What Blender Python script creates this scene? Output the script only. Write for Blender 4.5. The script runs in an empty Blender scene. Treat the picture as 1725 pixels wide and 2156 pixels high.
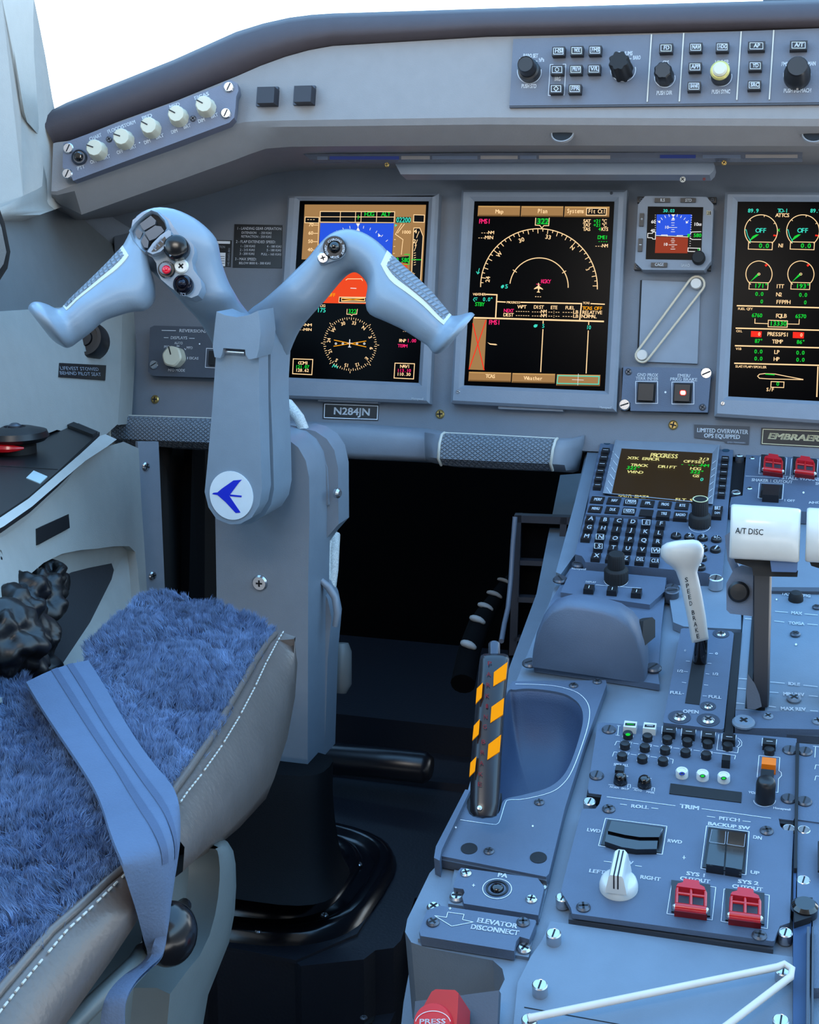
import bpy, bmesh, math, random
from mathutils import Vector, Matrix
random.seed(7)
PI = math.pi
SC = bpy.context.scene
COL = SC.collection

# ------------------------------------------------------------------ camera
F, CX, CY = 2865.0, 862.5, 1078.0            # focal length and centre in pixels of the 1725 x 2156 frame
R = Matrix(((0.95990443, -0.06229553, -0.27331805),
            (0.28032746, 0.21331393, 0.9359026),
            (0.0, 0.97499561, -0.22222413)))
CAM = Vector((0, 0, .8))
cam_data = bpy.data.cameras.new('camera')
cam_data.sensor_fit = 'HORIZONTAL'
cam_data.sensor_width = 36.0
cam_data.lens = 36.0 * F / 1725.0
cam_data.clip_start = 0.02
camera = bpy.data.objects.new('camera', cam_data)
COL.objects.link(camera)
cm = Matrix((R.col[0], R.col[1], -R.col[2])).transposed().to_4x4()
cm.translation = CAM
camera.matrix_world = cm
SC.camera = camera

# ------------------------------------------------------------------ sky, lamps, exposure
SC.view_settings.view_transform = 'Standard'
SC.view_settings.look = 'None'
SC.view_settings.exposure = 0.0
SC.view_settings.gamma = 1.0
SC.view_settings.use_curve_mapping = False
world = bpy.data.worlds.new('sky')
SC.world = world
world.use_nodes = True
bg = world.node_tree.nodes['Background']
nt = world.node_tree
_tc = nt.nodes.new('ShaderNodeTexCoord')
_sx = nt.nodes.new('ShaderNodeSeparateXYZ')
_rp = nt.nodes.new('ShaderNodeValToRGB')
nt.links.new(_tc.outputs['Generated'], _sx.inputs[0])
nt.links.new(_sx.outputs['Z'], _rp.inputs['Fac'])
nt.links.new(_rp.outputs['Color'], bg.inputs['Color'])
_rp.color_ramp.elements[0].position = 0.0
_rp.color_ramp.elements[0].color = (.62, .64, .66, 1)          # bright hazy horizon
_rp.color_ramp.elements[1].position = .75
_rp.color_ramp.elements[1].color = (.17, .38, .68, 1)          # blue overhead
_e = _rp.color_ramp.elements.new(.10)
_e.color = (.62, .69, .74, 1)
_e = _rp.color_ramp.elements.new(.36)
_e.color = (.31, .55, .80, 1)
bg.inputs['Strength'].default_value = 5.6


def area_lamp(name, loc, target, size, power, color):
    d = bpy.data.lights.new(name, 'AREA')
    d.shape = 'RECTANGLE'
    d.size, d.size_y = size
    d.energy = power
    d.color = color
    o = bpy.data.objects.new(name, d)
    COL.objects.link(o)
    o.location = loc
    o.rotation_euler = (Vector(target) - Vector(loc)).to_track_quat('-Z', 'Y').to_euler()
    return o


area_lamp('warm_fill_lamp', (-.30, -.35, 1.55), (-.35, 1.4, .80), (.5, .3), 8.0, (1.0, .92, .84))  # unseen fill lamp added to warm the upper panel and glareshield

# ------------------------------------------------------------------ helpers: pixels to places
def ray(x, y):
    return R @ Vector(((x - CX) / F, (CY - y) / F, 1))


def P(x, y, d):
    return CAM + ray(x, y) * d


def PX(x, y, X):                                # on the plane X = const
    r = ray(x, y)
    return CAM + r * ((X - CAM.x) / r.x)


def PZ(x, y, Z):                                # on the level Z = const
    r = ray(x, y)
    return CAM + r * ((Z - CAM.z) / r.z)


def PY(x, y, Y):
    r = ray(x, y)
    return CAM + r * ((Y - CAM.y) / r.y)


class Fr:
    """a flat working plane: origin, right, up along the plane, outward normal"""
    def __init__(s, O, u, v):
        s.O = Vector(O)
        s.u = Vector(u).normalized()
        v = Vector(v)
        s.v = (v - s.u * v.dot(s.u)).normalized()
        s.n = s.u.cross(s.v)

    def L(s, x, y, h=0.0):
        o = s.O + s.n * h
        r = ray(x, y)
        w = CAM + r * ((o - CAM).dot(s.n) / r.dot(s.n))
        q = w - s.O
        return Vector((q.dot(s.u), q.dot(s.v), h))

    def W(s, p):
        return s.O + s.u * p[0] + s.v * p[1] + s.n * p[2]

    def w(s, p):
        q = Vector(p) - s.O
        return Vector((q.dot(s.u), q.dot(s.v), q.dot(s.n)))

    def at(s, x, y, h=0.0):
        return Fr(s.W(s.L(x, y, h)), s.u, s.v)

    def mat(s):
        m = Matrix((s.u, s.v, s.n)).transposed().to_4x4()
        m.translation = s.O
        return m

    def poly(s, pts, h=0.0):
        return [s.L(x, y, h).xy for x, y in pts]

    def scale(s, x, y, h=0.0):                  # metres on the plane for one pixel, across and up
        a = s.L(x, y, h)
        return (s.L(x + 1, y, h) - a).length, (s.L(x, y + 1, h) - a).length


def crop(ox, oy, k):
    return lambda x, y: (ox + x / k, oy + y / k)


cA = crop(0, 0, 2.4643); cB = crop(1025, 0, 2.4643); cC = crop(0, 400, 3.45); cD = crop(400, 400, 2.875)
cE = crop(940, 380, 4.3125); cF = crop(1300, 380, 4.0588); cG = crop(1125, 880, 2.875); cH = crop(1125, 1480, 2.875)
cI = crop(825, 1656, 3.45); cJ = crop(1125, 1756, 2.875); cK = crop(0, 850, 3.45); cL = crop(380, 1500, 2.875)
cM = crop(640, 850, 2.5367); cN = crop(0, 1200, 2.2547); cO = crop(1525, 880, 5.39); cQ = crop(1380, 1220, 5.0)
cS = crop(1190, 900, 4.662); cT = crop(1590, 1520, 3.39); cU = crop(600, 280, 3.75); cV = crop(0, 0, 3.369)
cX = crop(250, 420, 7.841); cY = crop(400, 640, 3.594)


def mp(c, pts):
    return [c(*p) for p in pts]


# ------------------------------------------------------------------ materials
MATS = {}


def lin(c):
    c = c / 255.0
    return c / 12.92 if c <= 0.04045 else ((c + 0.055) / 1.055) ** 2.4


def rgb(r, g, b):
    return (lin(r), lin(g), lin(b), 1)


def mat(name, col, rough=.5, metal=0.0, var=.035, scale=60, bump=.0, bscale=900, emit=None, trans=0.0, coat=0.0, spec=.5):
    if name in MATS:
        return MATS[name]
    m = bpy.data.materials.new(name)
    m.use_nodes = True
    nt = m.node_tree
    b = nt.nodes['Principled BSDF']
    b.inputs['Roughness'].default_value = rough
    b.inputs['Metallic'].default_value = metal
    b.inputs['Transmission Weight'].default_value = trans
    b.inputs['Coat Weight'].default_value = coat
    b.inputs['Specular IOR Level'].default_value = spec
    c = rgb(*col)
    b.inputs['Base Color'].default_value = c
    tc = nt.nodes.new('ShaderNodeTexCoord')
    if var > 0:
        n = nt.nodes.new('ShaderNodeTexNoise')
        n.inputs['Scale'].default_value = scale
        n.inputs['Detail'].default_value = 5
        nt.links.new(tc.outputs['Object'], n.inputs['Vector'])
        r = nt.nodes.new('ShaderNodeValToRGB')
        r.color_ramp.elements[0].position = .3
        r.color_ramp.elements[1].position = .7
        r.color_ramp.elements[0].color = tuple(v * (1 - var) for v in c[:3]) + (1,)
        r.color_ramp.elements[1].color = tuple(min(1, v * (1 + var)) for v in c[:3]) + (1,)
        nt.links.new(n.outputs['Fac'], r.inputs['Fac'])
        nt.links.new(r.outputs['Color'], b.inputs['Base Color'])
    if bump > 0:
        n2 = nt.nodes.new('ShaderNodeTexNoise')
        n2.inputs['Scale'].default_value = bscale
        n2.inputs['Detail'].default_value = 2
        nt.links.new(tc.outputs['Object'], n2.inputs['Vector'])
        bp = nt.nodes.new('ShaderNodeBump')
        bp.inputs['Strength'].default_value = bump
        bp.inputs['Distance'].default_value = .0006
        nt.links.new(n2.outputs['Fac'], bp.inputs['Height'])
        nt.links.new(bp.outputs['Normal'], b.inputs['Normal'])
    if emit:
        b.inputs['Emission Color'].default_value = c
        b.inputs['Emission Strength'].default_value = emit
    MATS[name] = m
    return m


def glow(name, col, k=1.0):
    if name in MATS:
        return MATS[name]
    m = bpy.data.materials.new(name)
    m.use_nodes = True
    nt = m.node_tree
    b = nt.nodes['Principled BSDF']
    b.inputs['Base Color'].default_value = (0.003, 0.003, 0.003, 1)
    b.inputs['Roughness'].default_value = .3
    b.inputs['Specular IOR Level'].default_value = .04
    b.inputs['Emission Color'].default_value = rgb(*col)
    b.inputs['Emission Strength'].default_value = k
    MATS[name] = m
    return m


GREY = mat('cockpit_grey', (138, 143, 150), .48, bump=.25)
SHELL = mat('glareshield_grey', (132, 129, 128), .5, var=.03, bump=.3)
ROLL = mat('soft_roll_grey', (70, 63, 66), .6, var=.03, bump=.2, spec=.25)
PANEL = mat('instrument_panel_grey', (108, 113, 121), .55, var=.03, bump=.3)
BEZEL = mat('bezel_grey', (124, 131, 141), .5, bump=.2)
PLATE = mat('control_plate_grey', (80, 93, 112), .5, bump=.3)
PLATED = mat('dark_plate_grey', (66, 72, 82), .55, bump=.2)
PLATEL = mat('pedestal_grey', (106, 120, 134), .5, bump=.25)
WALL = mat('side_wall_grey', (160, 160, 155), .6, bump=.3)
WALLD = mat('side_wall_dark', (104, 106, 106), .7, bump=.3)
COLG = mat('column_grey', (120, 130, 141), .4, bump=.15)
YOKE = mat('yoke_grey', (124, 140, 154), .34, bump=.12, coat=.1)
BLACK = mat('black_plastic', (20, 20, 22), .38)
BLACKM = mat('black_matte', (14, 14, 16), .7)
BLACKG = mat('black_gloss', (8, 8, 10), .08, coat=.5)
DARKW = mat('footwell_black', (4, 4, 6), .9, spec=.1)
NAVY = mat('floor_coating_dark', (30, 32, 40), .45, bump=.4, bscale=300)
FLOORM = mat('floor_black_mat', (24, 25, 28), .8, bump=.6, bscale=500)
CREAM = mat('cream_knob', (196, 190, 168), .4)
WHITE = mat('white_plastic', (206, 206, 200), .3, coat=.2)
WHITEI = mat('white_lettering', (225, 228, 232), .6, var=0, emit=None)
INK = mat('black_lettering', (16, 18, 24), .6, var=0)
GREYI = mat('dim_lettering', (150, 155, 165), .6, var=0)
STEEL = mat('screw_steel', (190, 190, 192), .25, metal=.9)
STEELD = mat('dark_screw', (84, 88, 96), .35, metal=.6)
BRASS = mat('brass_screw', (176, 146, 84), .35, metal=.8)
REDP = mat('red_plastic', (180, 10, 18), .3, coat=.3)
REDD = mat('dark_red_plastic', (120, 12, 18), .35)
YELL = mat('amber_marking', (240, 134, 0), .8, var=.02, spec=.08)
REDI = mat('red_lettering', (150, 28, 40), .5, var=0)
BAND = mat('rubber_band', (200, 184, 160), .6)
BLUEI = mat('blue_emblem', (20, 40, 190), .4, var=0)
LEATH = mat('grey_leather', (92, 83, 78), .34, var=.10, scale=18, bump=.5, bscale=260)
SEATSH = mat('seat_shell_grey', (98, 103, 102), .38, bump=.1)
WEB = mat('belt_webbing', (76, 94, 120), .75, bump=.6, bscale=700)
LENS = mat('clear_lens', (120, 124, 136), .12, trans=.35)
EDGE = mat('pale_edging', (196, 192, 180), .5)
GLASS = mat('screen_glass', (2, 2, 3), .2, var=0, coat=.0, spec=.03)

# ------------------------------------------------------------------ helpers: objects
FRX = [None]                                    # frame in which the parts now being built are given


def link(name, data, parent=None):
    o = bpy.data.objects.new(name, data)
    COL.objects.link(o)
    if parent is not None:
        o.parent = parent
        if FRX[0] is not None and parent.type == 'EMPTY':
            o.matrix_parent_inverse = parent.matrix_world.inverted() @ FRX[0].mat()
    return o


def tag(o, label=None, cat=None, group=None, kind=None):
    if label: o['label'] = label
    if cat: o['category'] = cat
    if group: o['group'] = group
    if kind: o['kind'] = kind
    return o


def thing(name, label, cat, fr, group=None, kind=None):
    o = link(name, None)
    o.empty_display_size = .02
    o.matrix_world = fr.mat()
    return tag(o, label, cat, group, kind)


WORLD = Fr((0, 0, 0), (1, 0, 0), (0, 1, 0))


class MB:
    def __init__(s):
        s.bm = bmesh.new()

    def _bev(s, faces, bev, seg=2, ang=.5):
        if bev <= 0: return
        es = set()
        for f in faces:
            for e in f.edges:
                if len(e.link_faces) == 2 and e.calc_face_angle(0) > ang: es.add(e)
        if es:
            bmesh.ops.bevel(s.bm, geom=list(es), offset=bev, segments=seg, affect='EDGES', profile=.5, clamp_overlap=True)

    def prism(s, poly, z0, z1, bev=0.0, seg=2, poly0=None):
        n = len(poly)
        a = sum(poly[i][0] * poly[(i + 1) % n][1] - poly[(i + 1) % n][0] * poly[i][1] for i in range(n))
        if a < 0:
            poly = poly[::-1]
            if poly0: poly0 = poly0[::-1]
        b = poly0 or poly
        lo = [s.bm.verts.new((p[0], p[1], z0)) for p in b]
        hi = [s.bm.verts.new((p[0], p[1], z1)) for p in poly]
        fs = [s.bm.faces.new(hi), s.bm.faces.new(lo[::-1])]
        for i in range(n):
            j = (i + 1) % n
            fs.append(s.bm.faces.new((lo[i], lo[j], hi[j], hi[i])))
        s._bev(fs, bev, seg)
        return s

    def box(s, x0, x1, y0, y1, z0, z1, bev=0.0, seg=2):
        return s.prism([(x0, y0), (x1, y0), (x1, y1), (x0, y1)], z0, z1, bev, seg)

    def lathe(s, cx, cy, prof, n=24, flute=0.0, nf=0):
        rings = []
        for r, z in prof:
            ring = []
            for i in range(n):
                a = 2 * PI * i / n
                k = 1.0
                if flute and r > 0: k = 1 - flute * (0.5 + 0.5 * math.cos(nf * a))
                ring.append(s.bm.verts.new((cx + r * k * math.cos(a), cy + r * k * math.sin(a), z)))
            rings.append(ring)
        for A, B in zip(rings, rings[1:]):
            for i in range(n):
                j = (i + 1) % n
                s.bm.faces.new((A[i], A[j], B[j], B[i]))
        s.bm.faces.new(rings[0][::-1])
        s.bm.faces.new(rings[-1])
        return s

    def loft(s, rings, cap=True, closed=True):
        vr = [[s.bm.verts.new(p) for p in r] for r in rings]
        n = len(vr[0])
        for A, B in zip(vr, vr[1:]):
            for i in range(n if closed else n - 1):
                j = (i + 1) % n
                s.bm.faces.new((A[i], A[j], B[j], B[i]))
        if cap and closed:
            s.bm.faces.new(vr[0][::-1])
            s.bm.faces.new(vr[-1])
        return s

    def tube(s, pts, r, n=10, cap=True):
        pts = [Vector(p) for p in pts]
        rings = []
        up = None
        for i, p in enumerate(pts):
            t = (pts[min(i + 1, len(pts) - 1)] - pts[max(i - 1, 0)]).normalized()
            if up is None:
                up = t.orthogonal().normalized()
            up = (up - t * up.dot(t)).normalized()
            w = t.cross(up)
            rr = r[i] if isinstance(r, (list, tuple)) else r
            rings.append([p + (up * math.cos(2 * PI * k / n) + w * math.sin(2 * PI * k / n)) * rr for k in range(n)])
        return s.loft(rings, cap)

    def face(s, pts):
        s.bm.faces.new([s.bm.verts.new(p) for p in pts])
        return s

    def slab(s, pts, off):
        """polygon in space with a thickness given as a vector"""
        off = Vector(off)
        a = [s.bm.verts.new(p) for p in pts]
        b = [s.bm.verts.new(Vector(p) + off) for p in pts]
        n = len(a)
        s.bm.faces.new(a)
        s.bm.faces.new(b[::-1])
        for i in range(n):
            j = (i + 1) % n
            s.bm.faces.new((a[j], a[i], b[i], b[j]))
        return s

    def holed(s, outer, holes, z0, z1):
        """flat plate with holes through it"""
        es = []
        loops = []
        for lp in [outer] + holes:
            vs = [s.bm.verts.new((p[0], p[1], z1)) for p in lp]
            loops.append(vs)
            for i in range(len(vs)):
                es.append(s.bm.edges.new((vs[i], vs[(i + 1) % len(vs)])))
        bmesh.ops.triangle_fill(s.bm, edges=es, use_beauty=True, use_dissolve=False)
        for vs in loops:
            lo = [s.bm.verts.new((v.co.x, v.co.y, z0)) for v in vs]
            for i in range(len(vs)):
                j = (i + 1) % len(vs)
                s.bm.faces.new((vs[i], lo[i], lo[j], vs[j]))
        return s

    def ball(s, c, r, sx=1, sy=1, sz=1, u=16, v=10):
        m = Matrix.Translation(c) @ Matrix.Diagonal((r * sx, r * sy, r * sz, 1))
        bmesh.ops.create_uvsphere(s.bm, u_segments=u, v_segments=v, radius=1, matrix=m)
        return s

    def data(s, name, m, ang=35):
        bmesh.ops.recalc_face_normals(s.bm, faces=s.bm.faces)
        me = bpy.data.meshes.new(name)
        s.bm.to_mesh(me)
        s.bm.free()
        me.materials.append(m)
        me.polygons.foreach_set('use_smooth', [True] * len(me.polygons))
        me.set_sharp_from_angle(angle=math.radians(ang))
        return me

    def out(s, name, m, parent=None, ang=35, kind=None, label=None):
        o = link(name, s.data(name, m, ang), parent)
        if kind: o['kind'] = kind
        if label: o['label'] = label
        return o


# ------------------------------------------------------------------ lettering
GLYPH = {}


def make_glyphs():
    chars = "ABCDEFGHIJKLMNOPQRSTUVWXYZabcdefghijklmnopqrstuvwxyz0123456789./-+:()°%*"
    tmp = []

    def t(body):
        cu = bpy.data.curves.new('g', 'FONT')
        cu.body = body
        cu.resolution_u = 2
        o = bpy.data.objects.new('g', cu)
        COL.objects.link(o)
        tmp.append(o)
        return o
    ref = t('HH')
    one = {c: (t(c), t('H' + c + 'H')) for c in chars}
    bpy.context.view_layer.update()
    dg = bpy.context.evaluated_depsgraph_get()

    def xs(o):
        me = o.evaluated_get(dg).to_mesh()
        v = [(p.co.x, p.co.y) for p in me.vertices]
        f = [tuple(p.vertices) for p in me.polygons]
        return v, f
    rv, _ = xs(ref)
    rw = max(p[0] for p in rv) - min(p[0] for p in rv)
    cap = max(p[1] for p in rv) - min(p[1] for p in rv)
    for c, (a, b) in one.items():
        v, f = xs(a)
        bv, _ = xs(b)
        adv = (max(p[0] for p in bv) - min(p[0] for p in bv)) - rw
        GLYPH[c] = ([(x / cap, y / cap) for x, y in v], f, adv / cap)
    GLYPH[' '] = ([], [], .38)
    for o in tmp:
        cu = o.data
        bpy.data.objects.remove(o)
        bpy.data.curves.remove(cu)


make_glyphs()


class Tx:
    """flat print on a working plane, gathered into one mesh"""
    def __init__(s, fr, h=0.0002):
        s.fr, s.h = fr, h
        s.v, s.f = [], []

    def _emit(s, pts, faces):
        b = len(s.v)
        s.v += pts
        s.f += [tuple(i + b for i in f) for f in faces]

    def t(s, text, a, b, cap, bold=0.0, shear=0.0, mono=False):
        """text from pixel a to pixel b along the base line, capitals cap pixels high"""
        A = s.fr.L(a[0], a[1], s.h)
        B = s.fr.L(b[0], b[1], s.h)
        dx = (B - A)
        W = dx.length
        ex = dx / W
        ey = Vector((-ex.y, ex.x, 0))
        ang = math.atan2(b[1] - a[1], b[0] - a[0])
        mid = ((a[0] + b[0]) / 2, (a[1] + b[1]) / 2)
        H = (s.fr.L(mid[0] + cap * math.sin(ang), mid[1] - cap * math.cos(ang), s.h) - s.fr.L(mid[0], mid[1], s.h)).dot(ey)
        if H < 0: H = -H
        x = 0.0
        adv = []
        for c in text:
            g = GLYPH.get(c) or GLYPH['-']
            w = .74 if mono else g[2]
            adv.append((x, g, w))
            x += w
        k = W / max(x - .08, .1)
        offs = [(0, 0)] if not bold else [(0, 0), (bold, 0), (0, bold * .5), (bold, bold * .5)]
        for ox, oy in offs:
            for x0, g, w in adv:
                sh = (w - g[2]) / 2 if mono else 0
                pts = [A + ex * ((x0 + px + sh + ox + shear * py) * k) + ey * ((py + oy) * H) for px, py in g[0]]
                s._emit(pts, g[1])
        return s

    def line(s, pts, w=1.6, closed=False, h=None):
        """ribbon w pixels wide through pixel points"""
        h = s.h if h is None else h
        q = [s.fr.L(x, y, h) for x, y in pts]
        sx, sy = s.fr.scale(*pts[0], h)
        hw = w * min(sx, sy) * .5
        n = len(q)
        for i in range(n if closed else n - 1):
            a, b = q[i], q[(i + 1) % n]
            d = (b - a)
            if d.length < 1e-7: continue
            d.normalize()
            p = Vector((-d.y, d.x, 0)) * hw
            e = d * hw * (.9 if n > 2 else 0)
            s._emit([a - p - e, b - p + e, b + p + e, a + p - e], [(0, 1, 2, 3)])
        return s

    def rect(s, x0, y0, x1, y1, w=1.6):
        return s.line([(x0, y0), (x1, y0), (x1, y1), (x0, y1)], w, True)

    def fill(s, pts, dh=0.0):
        s._emit([s.fr.L(x, y, s.h + dh) for x, y in pts], [tuple(range(len(pts)))])
        return s

    def arc(s, c, rx, ry, a0, a1, w=1.6, n=28):
        return s.line([(c[0] + rx * math.sin(math.radians(a0 + (a1 - a0) * i / n)),
                        c[1] - ry * math.cos(math.radians(a0 + (a1 - a0) * i / n))) for i in range(n + 1)], w)

    def out(s, name, m, parent, label=None):
        if not s.v: return None
        me = bpy.data.meshes.new(name)
        me.from_pydata([tuple(p) for p in s.v], [], s.f)
        me.materials.append(m)
        me.update()
        o = link(name, me, parent)
        o['kind'] = 'stuff'
        if label: o['label'] = label
        return o


def smooth(pts, m=5, closed=False):
    out = []
    n = len(pts)
    for i in range(n if closed else n - 1):
        q = [pts[(i + k) % n] if closed else pts[max(0, min(n - 1, i + k))] for k in (-1, 0, 1, 2)]
        for j in range(m):
            f = j / m
            out.append(tuple(.5 * (2 * b + (c - a) * f + (2 * a - 5 * b + 4 * c - d) * f * f + (3 * b - a - 3 * c + d) * f ** 3) for a, b, c, d in zip(*q)))
    if not closed: out.append(tuple(pts[-1]))
    return out


def circ(cx, cy, r, n=24, ry=None):
    ry = r if ry is None else ry
    return [(cx + r * math.cos(2 * PI * i / n), cy + ry * math.sin(2 * PI * i / n)) for i in range(n)]


# screws: shared meshes, placed as parts ------------------------------------------------
def screw_mesh(kind):
    b = MB()
    if kind == 'post':                             # tall captive fastener with one slot
        b.lathe(0, 0, [(.0042, 0), (.0042, .009), (.0036, .0098), (.0034, .0096)], 18)
    elif kind == 'flat':
        b.lathe(0, 0, [(.0042, 0), (.0042, .0007), (.0034, .0016)], 18)
    else:
        b.lathe(0, 0, [(.0030, 0), (.0030, .0006), (.0022, .0014)], 16)
    return b.data('screw_' + kind, STEEL)


SCREWS = {}


def screw(fr, x, y, parent, kind='flat', size=1.0, m=STEEL, h=0.0, rot=None, cross=False):
    key = (kind, m.name, cross)
    if key not in SCREWS:
        me = screw_mesh(kind)
        me.materials.clear()
        me.materials.append(m)
        top = {'post': .0099, 'flat': .0017, 'cross': .0015}[kind]
        w = .0030 if kind != 'cross' else .0020
        if cross and kind != 'cross': w = .0017
        b = MB()
        b.box(-w, w, -.00045, .00045, top - .0009, top, 0)
        if cross or kind == 'cross':
            b.box(-.00045, .00045, -w, w, top - .0009, top, 0)
        SCREWS[key] = (me, b.data('slot', BLACKM))
    me, sl = SCREWS[key]
    o = link('screw', me, parent)
    zs = .72 if kind == 'post' else 1
    p = fr.L(x, y, h)
    if kind == 'post':                             # the pixel marks the head, not the foot
        q = fr.L(x, y, h + .0098 * size * zs)
        p = Vector((q.x, q.y, h))
    o.location = p
    o.scale = (size, size, size * zs)
    o.rotation_euler = (0, 0, random.uniform(0, PI) if rot is None else rot)
    link('slot', sl, o)
    return o


def knob(fr, x, y, parent, prof, m, name='knob', h=0.0, n=28, flute=0.0, nf=0, pointer=None, ang=0.0, pm=WHITEI):
    """turned knob standing on the plane at a pixel; prof = [(radius, height)] in metres"""
    p = fr.L(x, y, h)
    b = MB().lathe(0, 0, prof, n, flute, nf)
    o = b.out(name, m, parent, 40)
    o.location = p
    o.rotation_euler = (0, 0, ang)
    if pointer:
        x0, x1, w, z = pointer
        MB().box(-w, w, x0, x1, z - .0005, z + .0003).out('pointer', pm, o)
    return o


def key(fr, x, y, w, hgt, parent, h0, h1, m=BLACK, name='key', bev=.0008, taper=.0):
    """push key whose top face is centred on a pixel and is w x hgt pixels"""
    c = fr.L(x, y, h1)
    a = fr.L(x - w / 2, y, h1); b = fr.L(x + w / 2, y, h1)
    t = fr.L(x, y - hgt / 2, h1); d = fr.L(x, y + hgt / 2, h1)
    W = abs(b.x - a.x) / 2
    H = abs(t.y - d.y) / 2
    bb = MB()
    bb.prism([(-W, -H), (W, -H), (W, H), (-W, H)], h0 - h1, 0, bev, 2,
             [(-W * (1 + taper), -H * (1 + taper)), (W * (1 + taper), -H * (1 + taper)), (W * (1 + taper), H * (1 + taper)), (-W * (1 + taper), H * (1 + taper))])
    o = bb.out(name, m, parent)
    o.location = c
    return o


# ------------------------------------------------------------------ working planes
MP = Fr(P(1136, 620, 1.5), (1, 0, 0), (0, .2315, .9751))               # main instrument panel
GS = Fr(P(1100, 170, 1.34), (1, 0, 0), (0, .2315, .9751))              # glareshield face
_s = math.radians(13.5)
GP = Fr(P(1430, 1930, .833), (1, 0, 0), (0, math.cos(_s), math.sin(_s)))   # pedestal top
YK = Fr(P(490, 1040, 1.20), (1, 0, 0), (0, 0, 1))                      # front of the yoke
# ------------------------------------------------------------------ cabin shell behind and above the viewpoint, window pane
CABIN = mat('cabin_lining', (150, 152, 152), .7)
def _structure(name, b, m):
    o = b.out(name, m, None, 35); o['kind'] = 'structure'; return o
_structure('ceiling', MB().box(-1.15, 1.25, -1.3, .15, 1.62, 1.66), CABIN)
_structure('wall_rear', MB().box(-1.15, 1.25, -1.34, -1.3, -.03, 1.66), mat('rear_wall_dark', (40, 41, 44), .7))  # unseen wall, darkened so the screens reflect black
_structure('wall_right', MB().box(1.2, 1.25, -1.3, 1.9, -.03, .84), CABIN)
_structure('wall_aft_left', MB().box(-1.15, -1.1, -1.3, .75, -.03, .84), CABIN)
_structure('wall_outer_left', MB().box(-1.02, -.98, -.2, 1.95, -.03, .86), CABIN)
_pane = bpy.data.materials.new('window_glass')
_pane.use_nodes = True
_n = _pane.node_tree
_out = _n.nodes['Material Output']
_n.nodes.remove(_n.nodes['Principled BSDF'])
_tr = _n.nodes.new('ShaderNodeBsdfTransparent'); _tr.inputs['Color'].default_value = (.97, .98, .98, 1)
_gl = _n.nodes.new('ShaderNodeBsdfGlossy'); _gl.inputs['Roughness'].default_value = .02
_mx = _n.nodes.new('ShaderNodeMixShader'); _mx.inputs['Fac'].default_value = .03
_n.links.new(_tr.outputs[0], _mx.inputs[1]); _n.links.new(_gl.outputs[0], _mx.inputs[2]); _n.links.new(_mx.outputs[0], _out.inputs['Surface'])
_structure('window_1', MB().slab([Vector((-1.1, 2.15, .80)), Vector((1.2, 2.15, .80)), Vector((1.2, 1.55, 1.62)), Vector((-1.1, 1.55, 1.62))], (0, .008, .006)), _pane)
# ------------------------------------------------------------------ the setting: floor, walls, post
def struct(name, b, m, ang=35):
    o = b.out(name, m, None, ang)
    o['kind'] = 'structure'
    return o


def dGS(x, y):
    r = ray(x, y)
    return (GS.O - CAM).dot(GS.n) / r.dot(GS.n)


def dMP(x, y):
    r = ray(x, y)
    return (MP.O - CAM).dot(MP.n) / r.dot(MP.n)


# floor with its raised plate round the column
struct('floor', MB().box(-1.3, .75, -.2, 2.5, -.03, 0.0), FLOORM)
fp = thing('floor_plate', 'dark raised floor plate with rounded edge around the control column boot', 'floor plate', Fr((-.5, 1.2, 0), (1, 0, 0), (0, 1, 0)))
_z = .10
_fw = Fr((-.5, 1.2, 0), (1, 0, 0), (0, 1, 0))
poly = [_fw.w(PZ(x, y, _z)).xy for x, y in mp(cL, [(150, 1370), (215, 1430), (690, 1505), (730, 1535), (1110, 1495), (1180, 1440), (1290, 1425), (1335, 1380), (1420, 1120)])]
poly = [(-.6, poly[0].y), *poly, (.32, poly[-1].y), (.32, .62), (-.6, .62)]
MB().prism(poly, 0, _z, .006).out('plate', NAVY, fp)
poly2 = [_fw.w(PZ(x, y, _z + .003)).xy for x, y in mp(cL, [(180, 1400), (700, 1500), (1070, 1340), (1160, 1190), (1110, 1000), (600, 900), (100, 1000)])]
MB().prism(poly2, _z - .001, _z + .003, .001).out('inner_plate', NAVY, fp)
_fz = Fr((-.5, 1.2, _z), (1, 0, 0), (0, 1, 0))
for x, y in mp(cL, [(693, 1478), (1040, 1458), (1040, 1335), (1105, 1222)]):
    screw(_fz, x, y, fp, 'cross', 1.1, STEELD, .103)
screw(_fz, *cL(1238, 1505), fp, 'post', 1.5, STEEL, .09)
rail = thing('seat_rail', 'dark grey slotted seat rail track beside the pedestal foot', 'rail', Fr(PZ(800, 2100, .03), (1, 0, 0), (0, 1, 0)))
rf = Fr(PZ(800, 2100, .03), (1, 0, 0), (0, 1, 0))
for k, q in enumerate(([(1150, 1600), (1215, 1590), (1060, 1960), (960, 1960)], [(1290, 1560), (1430, 1545), (1230, 1960), (1130, 1960)])):
    MB().prism([rf.w(PZ(*cL(*p), .03)).xy for p in q], -.03, .0, .004).out('rail_bar', NAVY, rail)
for x, y in mp(cL, [(1165, 1640), (1345, 1650), (1100, 1850)]):
    p = rf.w(PZ(x, y, .031)); MB().lathe(p.x, p.y, [(.012, -.001), (.012, .0015), (.009, .002)], 16).out('rail_stop', BLACKM, rail)

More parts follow.
